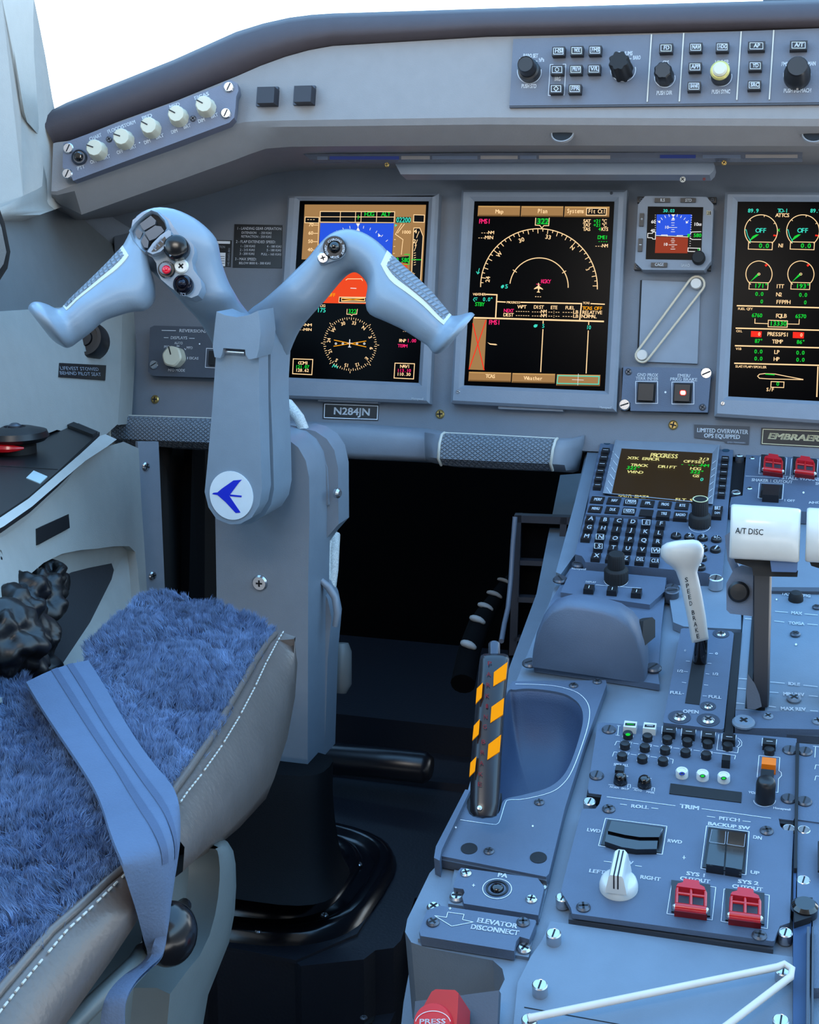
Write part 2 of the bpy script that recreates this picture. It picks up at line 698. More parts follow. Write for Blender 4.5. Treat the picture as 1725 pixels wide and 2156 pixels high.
# footwell: dark walls under the panel
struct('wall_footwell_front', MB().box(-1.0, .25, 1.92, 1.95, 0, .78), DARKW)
_t = Fr(PY(850, 1690, 1.55), (1, 0, 0), (0, .2, 1))
struct('wall_footwell_toe', MB().box(-1.0, .20, 1.60, 1.92, .0, .14), NAVY)
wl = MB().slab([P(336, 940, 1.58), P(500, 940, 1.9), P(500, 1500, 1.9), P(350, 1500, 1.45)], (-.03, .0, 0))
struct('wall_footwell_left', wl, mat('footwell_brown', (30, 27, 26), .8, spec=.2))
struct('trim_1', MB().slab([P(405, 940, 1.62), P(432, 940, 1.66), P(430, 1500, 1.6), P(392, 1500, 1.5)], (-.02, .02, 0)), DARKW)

# metal strip that closes the console toward the footwell
st = thing('edge_strip', 'tall narrow grey metal strip with two screws beside the footwell opening', 'trim strip', Fr(P(320, 1100, 1.46), (.35, .93, 0), (0, 0, 1)))
sf = Fr(P(320, 1100, 1.46), (.45, .89, 0), (0, 0, 1))
st.matrix_world = sf.mat()
MB().prism(sf.poly([(290, 930), (334, 930), (348, 1258), (306, 1258)]), -.004, 0, .001).out('strip', BEZEL, st)
for x, y in [(307, 982), (321, 1212)]:
    screw(sf, x, y, st, 'cross', 1.6, STEEL)

# side wall below the window
W1 = [(-80, 440, 1.22), (104, 428, 1.47), (170, 470, 1.555), (262, 532, 1.655), (292, 640, 1.65), (120, 652, 1.4), (-80, 668, 1.2)]
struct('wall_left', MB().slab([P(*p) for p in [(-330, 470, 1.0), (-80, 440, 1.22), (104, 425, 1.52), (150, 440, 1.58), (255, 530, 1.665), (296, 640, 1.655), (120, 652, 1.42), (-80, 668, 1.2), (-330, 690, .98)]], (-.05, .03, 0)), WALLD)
W2F = Fr(P(258, 650, 1.60), P(258, 650, 1.60) - P(-80, 662, 1.20), P(258, 650, 1.60) - P(250, 893, 1.51))
def w2(pts, h=0): return [W2F.W(W2F.L(x, y, h)) for x, y in pts]
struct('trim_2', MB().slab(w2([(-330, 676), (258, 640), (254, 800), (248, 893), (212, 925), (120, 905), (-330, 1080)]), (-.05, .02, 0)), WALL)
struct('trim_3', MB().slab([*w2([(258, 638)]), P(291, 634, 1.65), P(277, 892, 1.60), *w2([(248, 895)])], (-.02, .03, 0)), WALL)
struct('trim_5', MB().slab([P(60, 425, 1.56), P(300, 425, 1.70), P(520, 425, 1.66), P(520, 560, 1.66), P(290, 640, 1.72)], (-.01, .03, 0)), PANEL)

# bright side post with its swelling foot, and the window frame strip behind it
post = MB()
out_ = mp(cV, [(-900, -2000), (-385, -2000), (8, -120), (48, 60), (105, 330), (160, 640), (195, 800), (225, 900), (262, 945), (300, 955), (345, 935), (400, 950), (435, 985), (446, 1010), (430, 1030), (395, 1045), (372, 1100), (360, 1200), (350, 1345), (340, 1420), (300, 1450), (180, 1490), (60, 1530), (-200, 1620), (-900, 1800)])
def pdepth(x, y):
    return 1.28 + .0016 * max(0, x) - .0002 * max(0, 300 - y) * 0
ring0 = [P(x, y, pdepth(x, y)) for x, y in out_]
cen = sum(ring0, Vector()) / len(ring0)
def inset(ring, k, d):
    return [p + (cen - p).normalized() * k + ray(400, 300).normalized() * -d for p in ring]
post.loft([[p + Vector((-.02, .09, 0)) for p in ring0], ring0, inset(ring0, .006, .010), inset(ring0, .016, .014)], cap=True)
po = struct('trim_4', post, WALL, 50)
fr_ = MB().slab([P(-80, -600, 1.60), P(-50, -600, 1.60), P(22, -60, 1.60), P(46, 60, 1.60), P(66, 200, 1.6), P(84, 262, 1.6), P(92, 300, 1.58), P(60, 300, 1.58)], (-.01, .05, 0))
struct('window_frame_1', fr_, WHITE)
struct('window_frame_2', MB().slab([P(1590, -60, 1.9), P(1900, -60, 1.9), P(1900, 30, 1.9), P(1610, 12, 1.9)], (0, .03, 0)), PLATED)
# outer edge of a cover at the far left
ov = thing('side_cover', 'dark rimmed grey oval cover at the left edge of the side wall', 'cover', Fr(P(-20, 520, 1.19), (.8, .6, 0), (0, 0, 1)))
of = Fr(P(-20, 520, 1.19), (.8, .6, 0), (0, 0, 1))
ov.matrix_world = of.mat()
MB().prism([of.L(x, y).xy for x, y in [(-110, 420), (-5, 428), (10, 470), (22, 530), (16, 565), (0, 590), (-110, 640)]], -.02, .0, .004).out('rim', BLACKM, ov)
MB().prism([of.L(x, y).xy for x, y in [(-110, 430), (-12, 440), (2, 480), (12, 530), (6, 555), (-8, 575), (-110, 620)]], -.001, .008, .003).out('face', WALLD, ov)

# air grommet
gr = thing('air_grommet', 'round black rubber grommet in the pale side trim under the left grip', 'grommet', MP)
gf = Fr(W2F.W(W2F.L(178, 712)), (.95, .30, 0), (0, .25, 1)); gr.matrix_world = gf.mat()
k = gf.scale(180, 712)[1]
MB().lathe(0, 0, [(42 * k, -.03), (42 * k, .004), (38 * k, .009), (31 * k, .009), (29 * k, .003), (18 * k, .003), (16 * k, .006), (2 * k, .006)], 36).out('ring', BLACK, gr)

# lifevest placard
def placard(name, label, fr, poly, m, lines, th=.0012, edge=None, lm=None, cat='placard'):
    o = thing(name, label, cat, fr)
    MB().prism(fr.poly(poly), -.0004, th, .0004).out('plate', m, o)
    L = Tx(fr, th + .0002)
    for ln in lines:
        L.t(*ln[:4], **(ln[4] if len(ln) > 4 else {}))
    if edge:
        L.line(edge[0], edge[1], True)
    L.out('lettering', lm or WHITEI, o)
    return o


lf = Fr(W2F.W(W2F.L(172, 783)), W2F.u, W2F.v)
placard('lifevest_placard', 'black placard reading LIFEVEST STOWED BEHIND PILOT SEAT', lf, mp(cC, [(428, 1258), (765, 1275), (758, 1385), (422, 1360)]), BLACK,
        [('LIFEVEST STOWED', cC(438, 1306), cC(718, 1314), 7), ('BEHIND PILOT SEAT', cC(436, 1340), cC(735, 1352), 7)], lm=GREYI)

struct('trim_6', MB().slab([P(90, 860, 1.66), P(345, 860, 1.72), P(345, 1010, 1.72), P(90, 1040, 1.66)], (-.02, .03, 0)), WALL)
# ------------------------------------------------------------------ side console
ZC = PZ(210, 912, .577)
con = thing('side_console', 'pale grey side console with hollow stowage pocket left of the pilot seat', 'console', Fr(PZ(60, 1000, .577), (1, 0, 0), (0, 1, 0)))
cfw = Fr(PZ(60, 1000, .577), (1, 0, 0), (0, 1, 0))
def cw(x, y, d): return cfw.w(P(x, y, d))
# top rim between plate and face, then face with pocket
def dtop(x, y):
    r = ray(x, y); return (.577 - CAM.z) / r.z
rim_o = [(-330, 1252), (-90, 1128), (0, 1090), (60, 1050), (120, 998), (170, 955), (210, 918), (222, 914)]
rim_i = [(-330, 1300), (-90, 1160), (8, 1108), (68, 1066), (128, 1014), (180, 970), (226, 940), (246, 925)]
mb = MB()
ro = [cfw.w(PZ(x, y, .577)) for x, y in rim_o]
ri = [cfw.w(P(x, y, dtop(*a) - .012)) for (x, y), a in zip(rim_i, rim_o)]
mb.loft([[p + Vector((-.01, .01, -.02)) for p in ro], ro, ri], cap=False, closed=False)
mb.out('top_rim', WALL, con, 60)
# inboard face: outer ring and pocket ring
def dface(x, y):                                 # slanting face, nearer the camera to the left
    return 1.02 + .00135 * x + max(0, y - 1100) * -.00035
fo = [(8, 1108), (68, 1066), (128, 1014), (180, 970), (226, 940), (260, 930), (292, 944), (298, 1060), (306, 1180), (312, 1290), (250, 1400), (160, 1450), (0, 1480), (-90, 1480), (-90, 1300), (-90, 1160)]
pk = [(60, 1212), (92, 1185), (130, 1166), (170, 1158), (205, 1155), (240, 1150), (272, 1150), (285, 1162), (290, 1195), (296, 1270), (240, 1390), (160, 1440), (0, 1470), (-80, 1470), (-80, 1330), (0, 1262)]
mb = MB()
a = [cw(x, y, dface(x, y)) for x, y in fo]
b = [cw(x, y, dface(x, y)) for x, y in pk]
b2 = [p + Vector((-.012, .004, .0)) for p in b]
pk3 = [(85, 1250), (115, 1225), (150, 1205), (185, 1196), (215, 1190), (235, 1186), (240, 1200), (235, 1220), (220, 1250), (190, 1310), (130, 1400), (100, 1430), (0, 1450), (-70, 1450), (-70, 1380), (20, 1300)]
b3 = [cw(x, y, dface(x, y) + .055) for x, y in pk3]
mb.loft([a, b, b2, b3], cap=False)
mb.out('face', WALL, con, 40)
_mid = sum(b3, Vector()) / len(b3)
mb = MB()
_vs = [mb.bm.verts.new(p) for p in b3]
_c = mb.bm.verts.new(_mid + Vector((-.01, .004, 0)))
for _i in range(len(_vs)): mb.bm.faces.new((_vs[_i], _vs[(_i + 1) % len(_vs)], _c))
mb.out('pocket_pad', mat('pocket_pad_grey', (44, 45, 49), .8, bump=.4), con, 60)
MB().prism([cfw.w(PZ(x, y, .56)).xy for x, y in [(30, 846), (150, 884), (60, 962), (-60, 1020), (-330, 1130), (-330, 884)]], -.55, -.014).out('body', WALL, con)
# black label with rounded corners on the face
pf = Fr(P(110, 1115, dface(110, 1115) - .012), P(142, 1084, dface(142, 1084)) - P(76, 1116, dface(76, 1116)), P(80, 1147, dface(80, 1147)) * -1 + P(76, 1116, dface(76, 1116)))
o = thing('blank_label', 'small black label plate on the console face above the pocket', 'label', pf)
MB().prism(pf.poly(mp(cK, [(258, 910), (488, 804), (496, 905), (268, 1028)])), -.012, .0015, .0006).out('plate', BLACK, o)
# round dimple at the far left
df = Fr(P(-8, 1180, dface(0, 1180) - .002), P(20, 1180, dface(20, 1180)) - P(-20, 1180, dface(-20, 1180)), (0, 0, 1))
o = thing('console_button', 'round pale dimple with dark centre low on the console at the left edge', 'button', df)
k = df.scale(0, 1180)[1]
MB().lathe(0, 0, [(34 * k, -.002), (32 * k, .002), (22 * k, .003), (20 * k, -.001), (9 * k, -.001)], 28).out('ring', WALL, o)
MB().lathe(0, 0, [(9 * k, -.001), (9 * k, .003), (7 * k, .004)], 18).out('centre', BLACK, o)

# black panel on the console top, with the tiller
tp = thing('console_top_panel', 'black hinged panel set in the top of the side console', 'panel', cfw)
pl = [cfw.w(PZ(x, y, .577)).xy for x, y in [(-330, 880), (-100, 862), (30, 842), (70, 852), (210, 912), (120, 996), (60, 1048), (0, 1088), (-100, 1126), (-330, 1250)]]
MB().prism(pl, -.012, .001, .0008).out('plate', BLACK, tp)
for q in ([(28, 845), (70, 853), (62, 862), (20, 853)], [(75, 858), (205, 910), (196, 917), (66, 867)]):
    MB().prism([cfw.w(PZ(x, y, .580)).xy for x, y in q], .0, .004, .001).out('hinge', BLACKM, tp)
MB().box(*(lambda p: (p.x - .03, p.x + .028, p.y - .0006, p.y + .0006))(cfw.w(PZ(60, 985, .578))), .0009, .0014).out('seam', BLACKM, tp)
sk = [cfw.w(PZ(x, y, .5785)).xy for x, y in mp(cK, [(190, 540), (245, 487), (345, 530), (290, 580)])]
MB().prism(sk, .0, .0018, .0002).out('sticker', mat('pale_sticker', (176, 196, 200), .4), tp)
tl = thing('steering_tiller', 'black round steering tiller knob with red edge on the console top', 'knob', Fr(PZ(35, 955, .577), (1, 0, 0), (0, 1, 0)))
tf = Fr(PZ(35, 955, .577), (1, 0, 0), (0, 1, 0))
MB().lathe(0, 0, [(.018, 0), (.018, .008), (.014, .012)], 28).out('base', BLACKM, tl)
b = MB(); b.lathe(0, 0, [(.016, .010), (.026, .012), (.030, .016), (.028, .021), (.017, .024), (.010, .025), (.009, .0235), (.001, .0235)], 36)
b.out('knob', BLACK, tl)
MB().lathe(0, 0, [(.006, .023), (.006, .026), (.003, .028)], 18).out('cap', STEELD, tl)
b = MB()
rd = []
for i in range(9):
    an = math.radians(205 + i * 14)
    c = Vector((.026 * math.cos(an), .026 * math.sin(an), .009))
    rd.append(c)
b.tube(rd, [.001, .0025, .0036, .004, .004, .004, .0036, .0025, .001], 8)
b.out('red_edge', REDP, tl)

# oxygen mask in the pocket
om = thing('oxygen_mask', 'glossy black oxygen mask stowed in the console pocket', 'mask', Fr(P(70, 1290, dface(70, 1290) + .03), (1, 0, 0), (0, 1, 0)))
ofr = Fr(P(70, 1290, dface(70, 1290) + .03), (1, 0, 0), (0, 1, 0))
def ow(x, y, d): return ofr.w(P(x, y, dface(x, y) + d))
b = MB()
for (x, y, d, r, sx, sz) in [(104, 1206, .02, .013, 1.3, .9), (78, 1232, .015, .017, 1.2, .9), (48, 1262, .01, .020, 1, 1), (112, 1250, .025, .012, 1, 1), (84, 1282, .02, .018, 1, 1.2), (18, 1300, .005, .022, 1, 1.1), (52, 1320, .01, .022, 1, 1.2), (5, 1350, .005, .024, 1.2, 1.1), (60, 1370, .015, .022, 1, 1.3), (30, 1400, .01, .022, 1.2, 1), (122, 1222, .02, .009, 1, 1)]:
    b.ball(ow(x, y, d), r, sx, 1, sz)
_ms = b.out('mask_shell', mat('mask_black', (9, 8, 9), .4), om, 60)
_rm = _ms.modifiers.new('join', 'REMESH'); _rm.mode = 'VOXEL'; _rm.voxel_size = .003; _rm.use_smooth_shade = True
_sm = _ms.modifiers.new('soften', 'SMOOTH'); _sm.iterations = 4
_tx = bpy.data.textures.new('mask_lumps', 'CLOUDS'); _tx.noise_scale = .016; _tx.noise_depth = 1
_dm = _ms.modifiers.new('lumps', 'DISPLACE'); _dm.texture = _tx; _dm.strength = .022; _dm.mid_level = .5
b = MB(); b.tube([ow(35, 1248, -.01), ow(70, 1226, -.01), ow(100, 1232, -.0), ow(112, 1262, -.0)], .004, 10); b.out('hose', BLACKG, om, 60)
b = MB(); b.tube([ow(5, 1282, -.02), ow(30, 1268, -.02), ow(58, 1274, -.018)], .004, 10); b.out('valve_lever', BLACK, om, 60)
b = MB(); b.ball(ow(76, 1294, -.004), .006); b.out('knob', BLACKG, om, 60)
b = MB(); b.ball(ow(11, 1297, -.022), .0014, 1, 1, 1, 8, 6); b.out('indicator_light', glow('red_indicator', (255, 30, 20), 2.5), om, 60)

# ------------------------------------------------------------------ main instrument panel
ip = thing('instrument_panel', 'broad grey main instrument panel holding the display screens', 'instrument panel', MP)
MB().prism(MP.poly([(235, 350), (1900, 340), (1900, 975), (1240, 950), (880, 925), (255, 905)]), -.03, 0).out('face', PANEL, ip)
# raised surround columns between displays (as seen, displays sit in shallow wells)
for x, y, mm in [(327, 841, BRASS), (927, 872, BRASS), (1418, 895, BRASS)]:
    screw(MP, x, y, ip, 'cross', 1.7, mm)

# bolster with ribbed foot pads
bol = thing('panel_bolster', 'grey padded bolster along the lower edge of the instrument panel', 'bolster', MP)
stn = [(232, 872, 238, 925, .01), (243, 872, 242, 931, .035), (258, 873, 256, 936, .055), (350, 876, 350, 941, .062), (470, 880, 470, 946, .062), (560, 883, 560, 950, .05), (640, 887, 640, 960, .028), (760, 892, 760, 966, .022), (900, 902, 900, 972, .024),
       (922, 906, 918, 976, .055), (945, 910, 938, 979, .062), (1050, 915, 1045, 985, .062), (1180, 922, 1170, 990, .062), (1205, 922, 1196, 992, .05), (1225, 917, 1212, 990, .02), (1232, 916, 1216, 988, .004)]
rings = []
for xt, yt, xb, yb, h in stn:
    t0 = MP.L(xt, yt, h * .5); b0 = MP.L(xb, yb, h * .5)
    rings.append([Vector((t0.x, t0.y, -.01)), Vector((t0.x, t0.y, h * .45)), Vector((t0.x, t0.y - .0025, h * .75)), Vector((t0.x, t0.y * .86 + b0.y * .14, h * .92)), Vector((t0.x * .6 + b0.x * .4, t0.y * .6 + b0.y * .4, h)), Vector((b0.x, b0.y * .85 + t0.y * .15, h * .97)), Vector((b0.x, b0.y, h * .75)), Vector((b0.x, b0.y, -.01))])
MB().loft(rings, True, True).out('body', BEZEL, bol, 50)


def rib_mat():
    m = mat('ribbed_rubber', (118, 124, 132), .6, var=.0)
    nt = m.node_tree
    tc = nt.nodes.new('ShaderNodeTexCoord')
    hs = []
    for ang in (.62, -.62):
        mpn = nt.nodes.new('ShaderNodeMapping'); mpn.inputs['Rotation'].default_value = (0, 0, ang)
        w = nt.nodes.new('ShaderNodeTexWave'); w.inputs['Scale'].default_value = 88; w.bands_direction = 'Y'
        nt.links.new(tc.outputs['Object'], mpn.inputs['Vector']); nt.links.new(mpn.outputs['Vector'], w.inputs['Vector'])
        hs.append(w.outputs['Fac'])
    mn = nt.nodes.new('ShaderNodeMath'); mn.operation = 'MAXIMUM'
    nt.links.new(hs[0], mn.inputs[0]); nt.links.new(hs[1], mn.inputs[1])
    pw = nt.nodes.new('ShaderNodeMath'); pw.operation = 'POWER'; pw.inputs[1].default_value = 6
    nt.links.new(mn.outputs[0], pw.inputs[0])
    bp = nt.nodes.new('ShaderNodeBump'); bp.inputs['Strength'].default_value = 1; bp.inputs['Distance'].default_value = .0016; bp.invert = True
    nt.links.new(pw.outputs[0], bp.inputs['Height'])
    nt.links.new(bp.outputs['Normal'], nt.nodes['Principled BSDF'].inputs['Normal'])
    return m


RIB = rib_mat()


def pad(i0, i1, x0s, label):
    rr = []
    for r in rings[i0:i1]:
        rr.append([r[2] + Vector((0, .0005, .002)), r[3] + Vector((0, 0, .0025)), r[4] + Vector((0, 0, .0025)), r[5] + Vector((0, 0, .0025)), r[6] + Vector((0, -.001, .002)), r[6] * .5 + r[2] * .5 + Vector((0, 0, -.01))])
    MB().loft(rr, True, True).out('ribbed_pad', RIB, bol, 50)
    for r in (rr[0], rr[-1]):
        MB().tube([p + Vector((0, 0, .0008)) for p in r[:5]], .0016, 8).out('pad_edging', EDGE, bol, 60)
    MB().tube([r[0] for r in rr], .0009, 8).out('pad_edging', EDGE, bol, 60)


pad(2, 6, None, None)
pad(10, 13, None, None)

# ------------------------------------------------------------------ glareshield
gl = thing('glareshield', 'grey glareshield with soft rounded top roll under the windshield', 'glareshield', GS)
ST = [  # crest, roll front, face top, face bottom, bevel bottom, under
    [(1900, -6), (1900, 30), (1900, 58), (1900, 261), (1900, 308), (1900, 345), 0],
    [(1025, 18), (1025, 48), (1025, 78), (1025, 256), (1025, 306), (1025, 352), 0],
    [(700, 28), (700, 62), (700, 97), (700, 260), (700, 308), (700, 356), 0],
    [(655, 31), (655, 67), (650, 106), (600, 261), (610, 309), (620, 360), 0],
    [(609, 37), (606, 75), (600, 120), (545, 262), (560, 313), (580, 364), 0],
    [(555, 49), (552, 88), (548, 139), (515, 263), (525, 325), (550, 372), 0],
    [(497, 67), (497, 106), (500, 160), (490, 268), (497, 336), (520, 385), 0],
    [(365, 126), (367, 162), (372, 212), (375, 312), (375, 380), (420, 415), -.012],
    [(240, 176), (243, 210), (250, 256), (255, 357), (262, 420), (310, 440), -.03],
    [(140, 216), (142, 244), (150, 296), (155, 395), (172, 452), (230, 458), -.045],
    [(100, 236), (104, 256), (118, 300), (120, 408), (130, 430), (150, 470), -.05],
    [(86, 243), (92, 262), (112, 302), (108, 408), (110, 420), (120, 470), -.052],
]
rings = []
roll_rings = []
for s in ST:
    d0 = s[6]
    def g(p, h):
        d = dGS(*p)
        return GS.w(P(p[0], p[1], d + d0)) + Vector((0, 0, h))
    cr, rfp, ft, fb, bv, un = s[:6]
    c0 = g(cr, 0)
    back = c0 + Vector((0, -.004, -.5))
    bvp = GS.w(P(bv[0], bv[1], dGS(*bv) + d0 + .030))
    unp = GS.w(P(un[0], un[1], dMP(*un) - .0))
    ftp, fbp = g(ft, 0), g(fb, 0)
    f1 = ftp.lerp(fbp, .06); f2 = ftp.lerp(fbp, .95)
    b1 = fbp.lerp(bvp, .12)
    rings.append([ftp + Vector((0, .01, -.02)), ftp, f1, f2, b1, bvp, bvp.lerp(unp, .06), unp, unp + Vector((0, .02, -.02))])
    rp = GS.w(P(rfp[0], rfp[1], dGS(*rfp) + d0 - .014))
    cp = GS.w(P(cr[0], cr[1], dGS(*cr) + d0 + .012))
    mid = GS.w(P((cr[0] + rfp[0]) / 2, cr[1] * .72 + rfp[1] * .28, dGS(*rfp) + d0 - .006))
    low = GS.w(P(ft[0] * .45 + rfp[0] * .55, ft[1] * .45 + rfp[1] * .55, dGS(*rfp) + d0 - .012))
    roll_rings.append([back, cp + Vector((0, 0, -.03)), cp, mid, rp, low, ftp + Vector((0, .001, .001)), ftp + Vector((0, .0, -.02)), back + Vector((0, -.02, 0))])
MB().loft(rings, True, True).out('body', SHELL, gl, 28)
MB().loft(roll_rings, True, True).out('top_roll', ROLL, gl, 80)
for x, y in [cA(1378, 492), cA(1570, 486)]:
    key(GS, x + 3, y + 3, 44, 40, gl, 0, .004, PLATED, 'button_frame', .0006)
    key(GS, x, y, 36, 34, gl, .0, .014, mat('navy_black_button', (34, 34, 42), .5), 'push_button', .0012)
for x in (1185, 1715):
    bf = Fr(P(x, 280, dGS(x, 280) + .014), (1, 0, 0), (0, .62, .78))
    o = link('screw_recess', MB().lathe(0, 0, [(.0115, -.002), (.0115, .0006), (.0102, .0008), (.0098, -.001), (.001, -.001)], 28).data('screw_recess', SHELL), gl)
    o.matrix_local = GS.mat().inverted() @ bf.mat()
    o2 = link('recess_floor', MB().lathe(0, 0, [(.0098, -.001), (.0098, .0008), (.004, .0012)], 24).data('recess_floor', BLACKM), o)

# light strip and stowed shade roll under the glareshield
sfr = Fr(P(1136, 325, 1.405), (1, 0, 0), (0, .2315, .9751))
ls = thing('light_strip', 'long clear strip lamp hanging under the glareshield', 'lamp', sfr)
MB().prism(sfr.poly([(641, 314), (1690, 310), (1690, 322), (643, 326)]), -.02, 0, .001).out('upper_rail', LENS, ls)
MB().prism(sfr.poly([(641, 326), (1690, 321), (1690, 333), (655, 337)]), -.014, .003, .0015).out('lens', LENS, ls)
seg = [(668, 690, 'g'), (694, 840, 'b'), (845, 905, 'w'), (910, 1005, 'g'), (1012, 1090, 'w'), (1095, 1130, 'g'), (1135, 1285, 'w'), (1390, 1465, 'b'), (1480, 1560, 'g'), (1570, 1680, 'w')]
sm = {'b': glow('strip_blue', (52, 66, 130), .55), 'w': mat('strip_beige', (150, 140, 134), .3), 'g': mat('strip_grey', (104, 112, 128), .3)}  # gleams in the lens painted on as tinted bars, the blue ones glowing
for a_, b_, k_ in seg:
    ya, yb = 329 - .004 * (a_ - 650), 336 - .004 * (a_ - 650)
    MB().prism(sfr.poly([(a_, ya), (b_, ya), (b_, yb), (a_, yb)], .004), .003, .0038, .0002).out('lens_gleam', sm[k_], ls)
for x, y in [(815, 347), (735, 316), (1133, 314), (1525, 343), (1568, 311)]:
    screw(sfr, x, y, ls, 'cross', .9, BRASS, .001)
for q in ([(1443, 305), (1497, 304), (1497, 313), (1443, 314)], [(1512, 304), (1538, 304), (1538, 309), (1512, 309)]):
    MB().prism(sfr.poly(q), -.004, .004, .0004).out('clip', EDGE, ls)
tfr = Fr(P(1168, 357, 1.425), (1, 0, 0), (0, .2315, .9751))
sr = thing('shade_roll', 'grey rounded bar fixed below the clear strip lamp', 'bar', tfr)
MB().prism(tfr.poly([(833, 344), (1503, 342), (1506, 352), (1503, 362), (1495, 370), (846, 369)]), -.02, .004, .004, 3).out('bar', BEZEL, sr)
screw(tfr, 1438, 378, sr, 'cross', 1.0, EDGE); screw(tfr, 1483, 377, sr, 'cross', .5, REDD)
# ------------------------------------------------------------------ screens
GW = glow('screen_cream', (255, 214, 160), 1.1)
GG = glow('screen_green', (20, 214, 60), 1.0)
GC = glow('screen_cyan', (60, 222, 196), 1.0)
GM = glow('screen_magenta', (255, 40, 120), 1.0)
GR = glow('screen_red', (255, 40, 20), 1.0)
GB = glow('screen_blue', (36, 84, 226), 1.0)
GT = glow('screen_tan', (172, 130, 80), .9)
GTD = glow('screen_tan_dark', (116, 84, 44), .9)
GTL = glow('screen_tan_light', (206, 160, 96), .9)
GO = glow('screen_orange', (240, 72, 22), 1.0)
GA = glow('screen_amber', (255, 168, 20), 1.0)
GK = glow('screen_black', (10, 8, 10), .4)
GBR = glow('screen_brown', (150, 52, 24), 1.0)
GWW = glow('screen_white', (240, 240, 240), 1.0)


class Screen:
    """symbology on one display, one flat mesh for each colour"""
    def __init__(s, fr, parent, c, h):
        s.fr, s.parent, s.c, s.h = fr, parent, c, h
        s.lay = {}

    def g(s, m, lift=0):
        k = (m.name, lift)
        if k not in s.lay:
            s.lay[k] = (m, Tx(s.fr, s.h + .0002 + .0003 * lift))
        return s.lay[k][1]

    def t(s, m, text, x0, y0, x1, y1, cap, lift=2, mono=True, bold=.06):
        s.g(m, lift).t(text, s.c(x0, y0), s.c(x1, y1), cap, bold, 0, mono)

    def l(s, m, pts, w=1.7, closed=False, lift=2):
        s.g(m, lift).line(mp(s.c, pts), w, closed)

    def f(s, m, pts, lift=0):
        s.g(m, lift).fill(mp(s.c, pts))

    def box(s, m, x0, y0, x1, y1, w=1.7, sk=0, lift=2):
        s.l(m, [(x0, y0), (x1, y0 + sk), (x1 - (y1 - y0) * .06, y1 + sk), (x0 - (y1 - y0) * .06, y1)], w, True, lift)

    def done(s):
        for (n, lift), (m, t) in s.lay.items():
            t.out(n.replace('screen_', '') + '_symbols', m, s.parent)


def display(label, outer, glass, tab, knob_px=None, h=.016):
    fr = MP
    o = thing('display_unit', label, 'display', fr, 'display units on the instrument panel')
    b = MB()
    oo = [fr.L(x, y, h) for x, y in outer]
    base = [Vector((p.x * 1.0, p.y, -.0)) for p in oo]
    ce = sum(oo, Vector()) / 4
    def ins(pts, k, z):
        return [Vector((p.x + (k if p.x < ce.x else -k), p.y + (k if p.y < ce.y else -k), z)) for p in pts]
    gl4 = [fr.L(x, y, h - .004) for x, y in glass]
    gin = [Vector((p.x, p.y, h - .004)) for p in gl4]
    grow = [Vector((p.x + (-.005 if p.x < ce.x else .005), p.y + (-.004 if p.y < ce.y else .004), h)) for p in gl4]
    b.loft([ins(base, 0, -.002), ins(oo, 0, h - .003), ins(oo, .003, h), grow, gin, [Vector((p.x, p.y, h - .006)) for p in gl4]], cap=False)
    b.out('bezel', BEZEL, o, 20)
    g = MB(); g.prism([p.xy for p in gl4], h - .008, h - .0045); g.out('screen', GLASS, o)
    if tab:
        MB().prism(fr.poly(tab, h * .6), 0, h * .6, .001).out('tab', BEZEL, o)
    return o, h - .0044


# ---- middle screen: map
o, hs = display('tall middle display screen with a white compass arc above tan menu keys',
            mp(cE, [(135, 80), (1640, 80), (1540, 2098), (35, 2020)]), mp(cE, [(255, 188), (1528, 190), (1440, 1912), (160, 1860)]),
            mp(cE, [(470, 2040), (1062, 2066), (1060, 2097), (472, 2072)]))
screw(MP, *cE(106, 1918), o, 'flat', .55, STEEL, .016)
screw(MP, *cE(1500, 115), o, 'flat', .4, STEELD, .016)
S = Screen(MP, o, cE, hs)
def tan_key(x0, y0, x1, y1, sk, th=12):
    S.f(GT, [(x0, y0), (x1, y0 + sk), (x1 - 6, y1 + sk), (x0 - 6, y1)], 0)
    S.f(GTL, [(x0, y0), (x1, y0 + sk), (x1 - 8, y0 + th + sk), (x0 + 8, y0 + th)], 1)
    S.f(GTD, [(x0 + 4, y1 - th), (x1 - 10, y1 - th + sk), (x1 - 6, y1 + sk), (x0 - 6, y1)], 1)
tan_key(290, 230, 672, 325, 2); tan_key(682, 233, 1065, 328, 2); tan_key(1076, 236, 1484, 332, 2)
S.t(GW, 'Map', 448, 298, 515, 299, 8); S.t(GW, 'Plan', 828, 297, 915, 298, 9); S.t(GW, 'Systems', 1095, 296, 1248, 297, 9)
S.f(GK, [(1276, 252), (1455, 252), (1453, 315), (1274, 315)], 2); S.box(GW, 1276, 252, 1455, 315, 1.6, 1, 3)
S.t(GW, 'Flt Ctl', 1286, 298, 1442, 299, 8.5, 3)
S.t(GM, 'FMS1', 292, 391, 398, 392, 9.5)
S.l(GW, [(812, 342), (808, 405), (850, 408), (868, 432), (886, 410), (930, 410), (935, 342)], 1.6)
S.f(glow('screen_green_dim', (10, 70, 30), 1), [(818, 342), (930, 342), (926, 400), (814, 398)], 1)
S.t(GG, '322', 820, 395, 924, 397, 11.5)
for i, (a_, v_) in enumerate((('SAT', '+21'), ('TAT', '+21'), ('TAS', '  4'))):
    y = 383 + i * 37
    S.t(GW, a_, 1240, y, 1306, y + 1, 7); S.t(GG, v_, 1335, y, 1400, y + 1, 7); S.t(GW if i < 2 else GW, ('°C', '°C', 'KTS')[i], 1408, y, 1450 + (18 if i == 2 else 0), y + 1, 7)
S.t(GG, 'DME1', 1376, 532, 1462, 533, 7.5); S.t(GG, '----', 1376, 565, 1462, 566, 7)
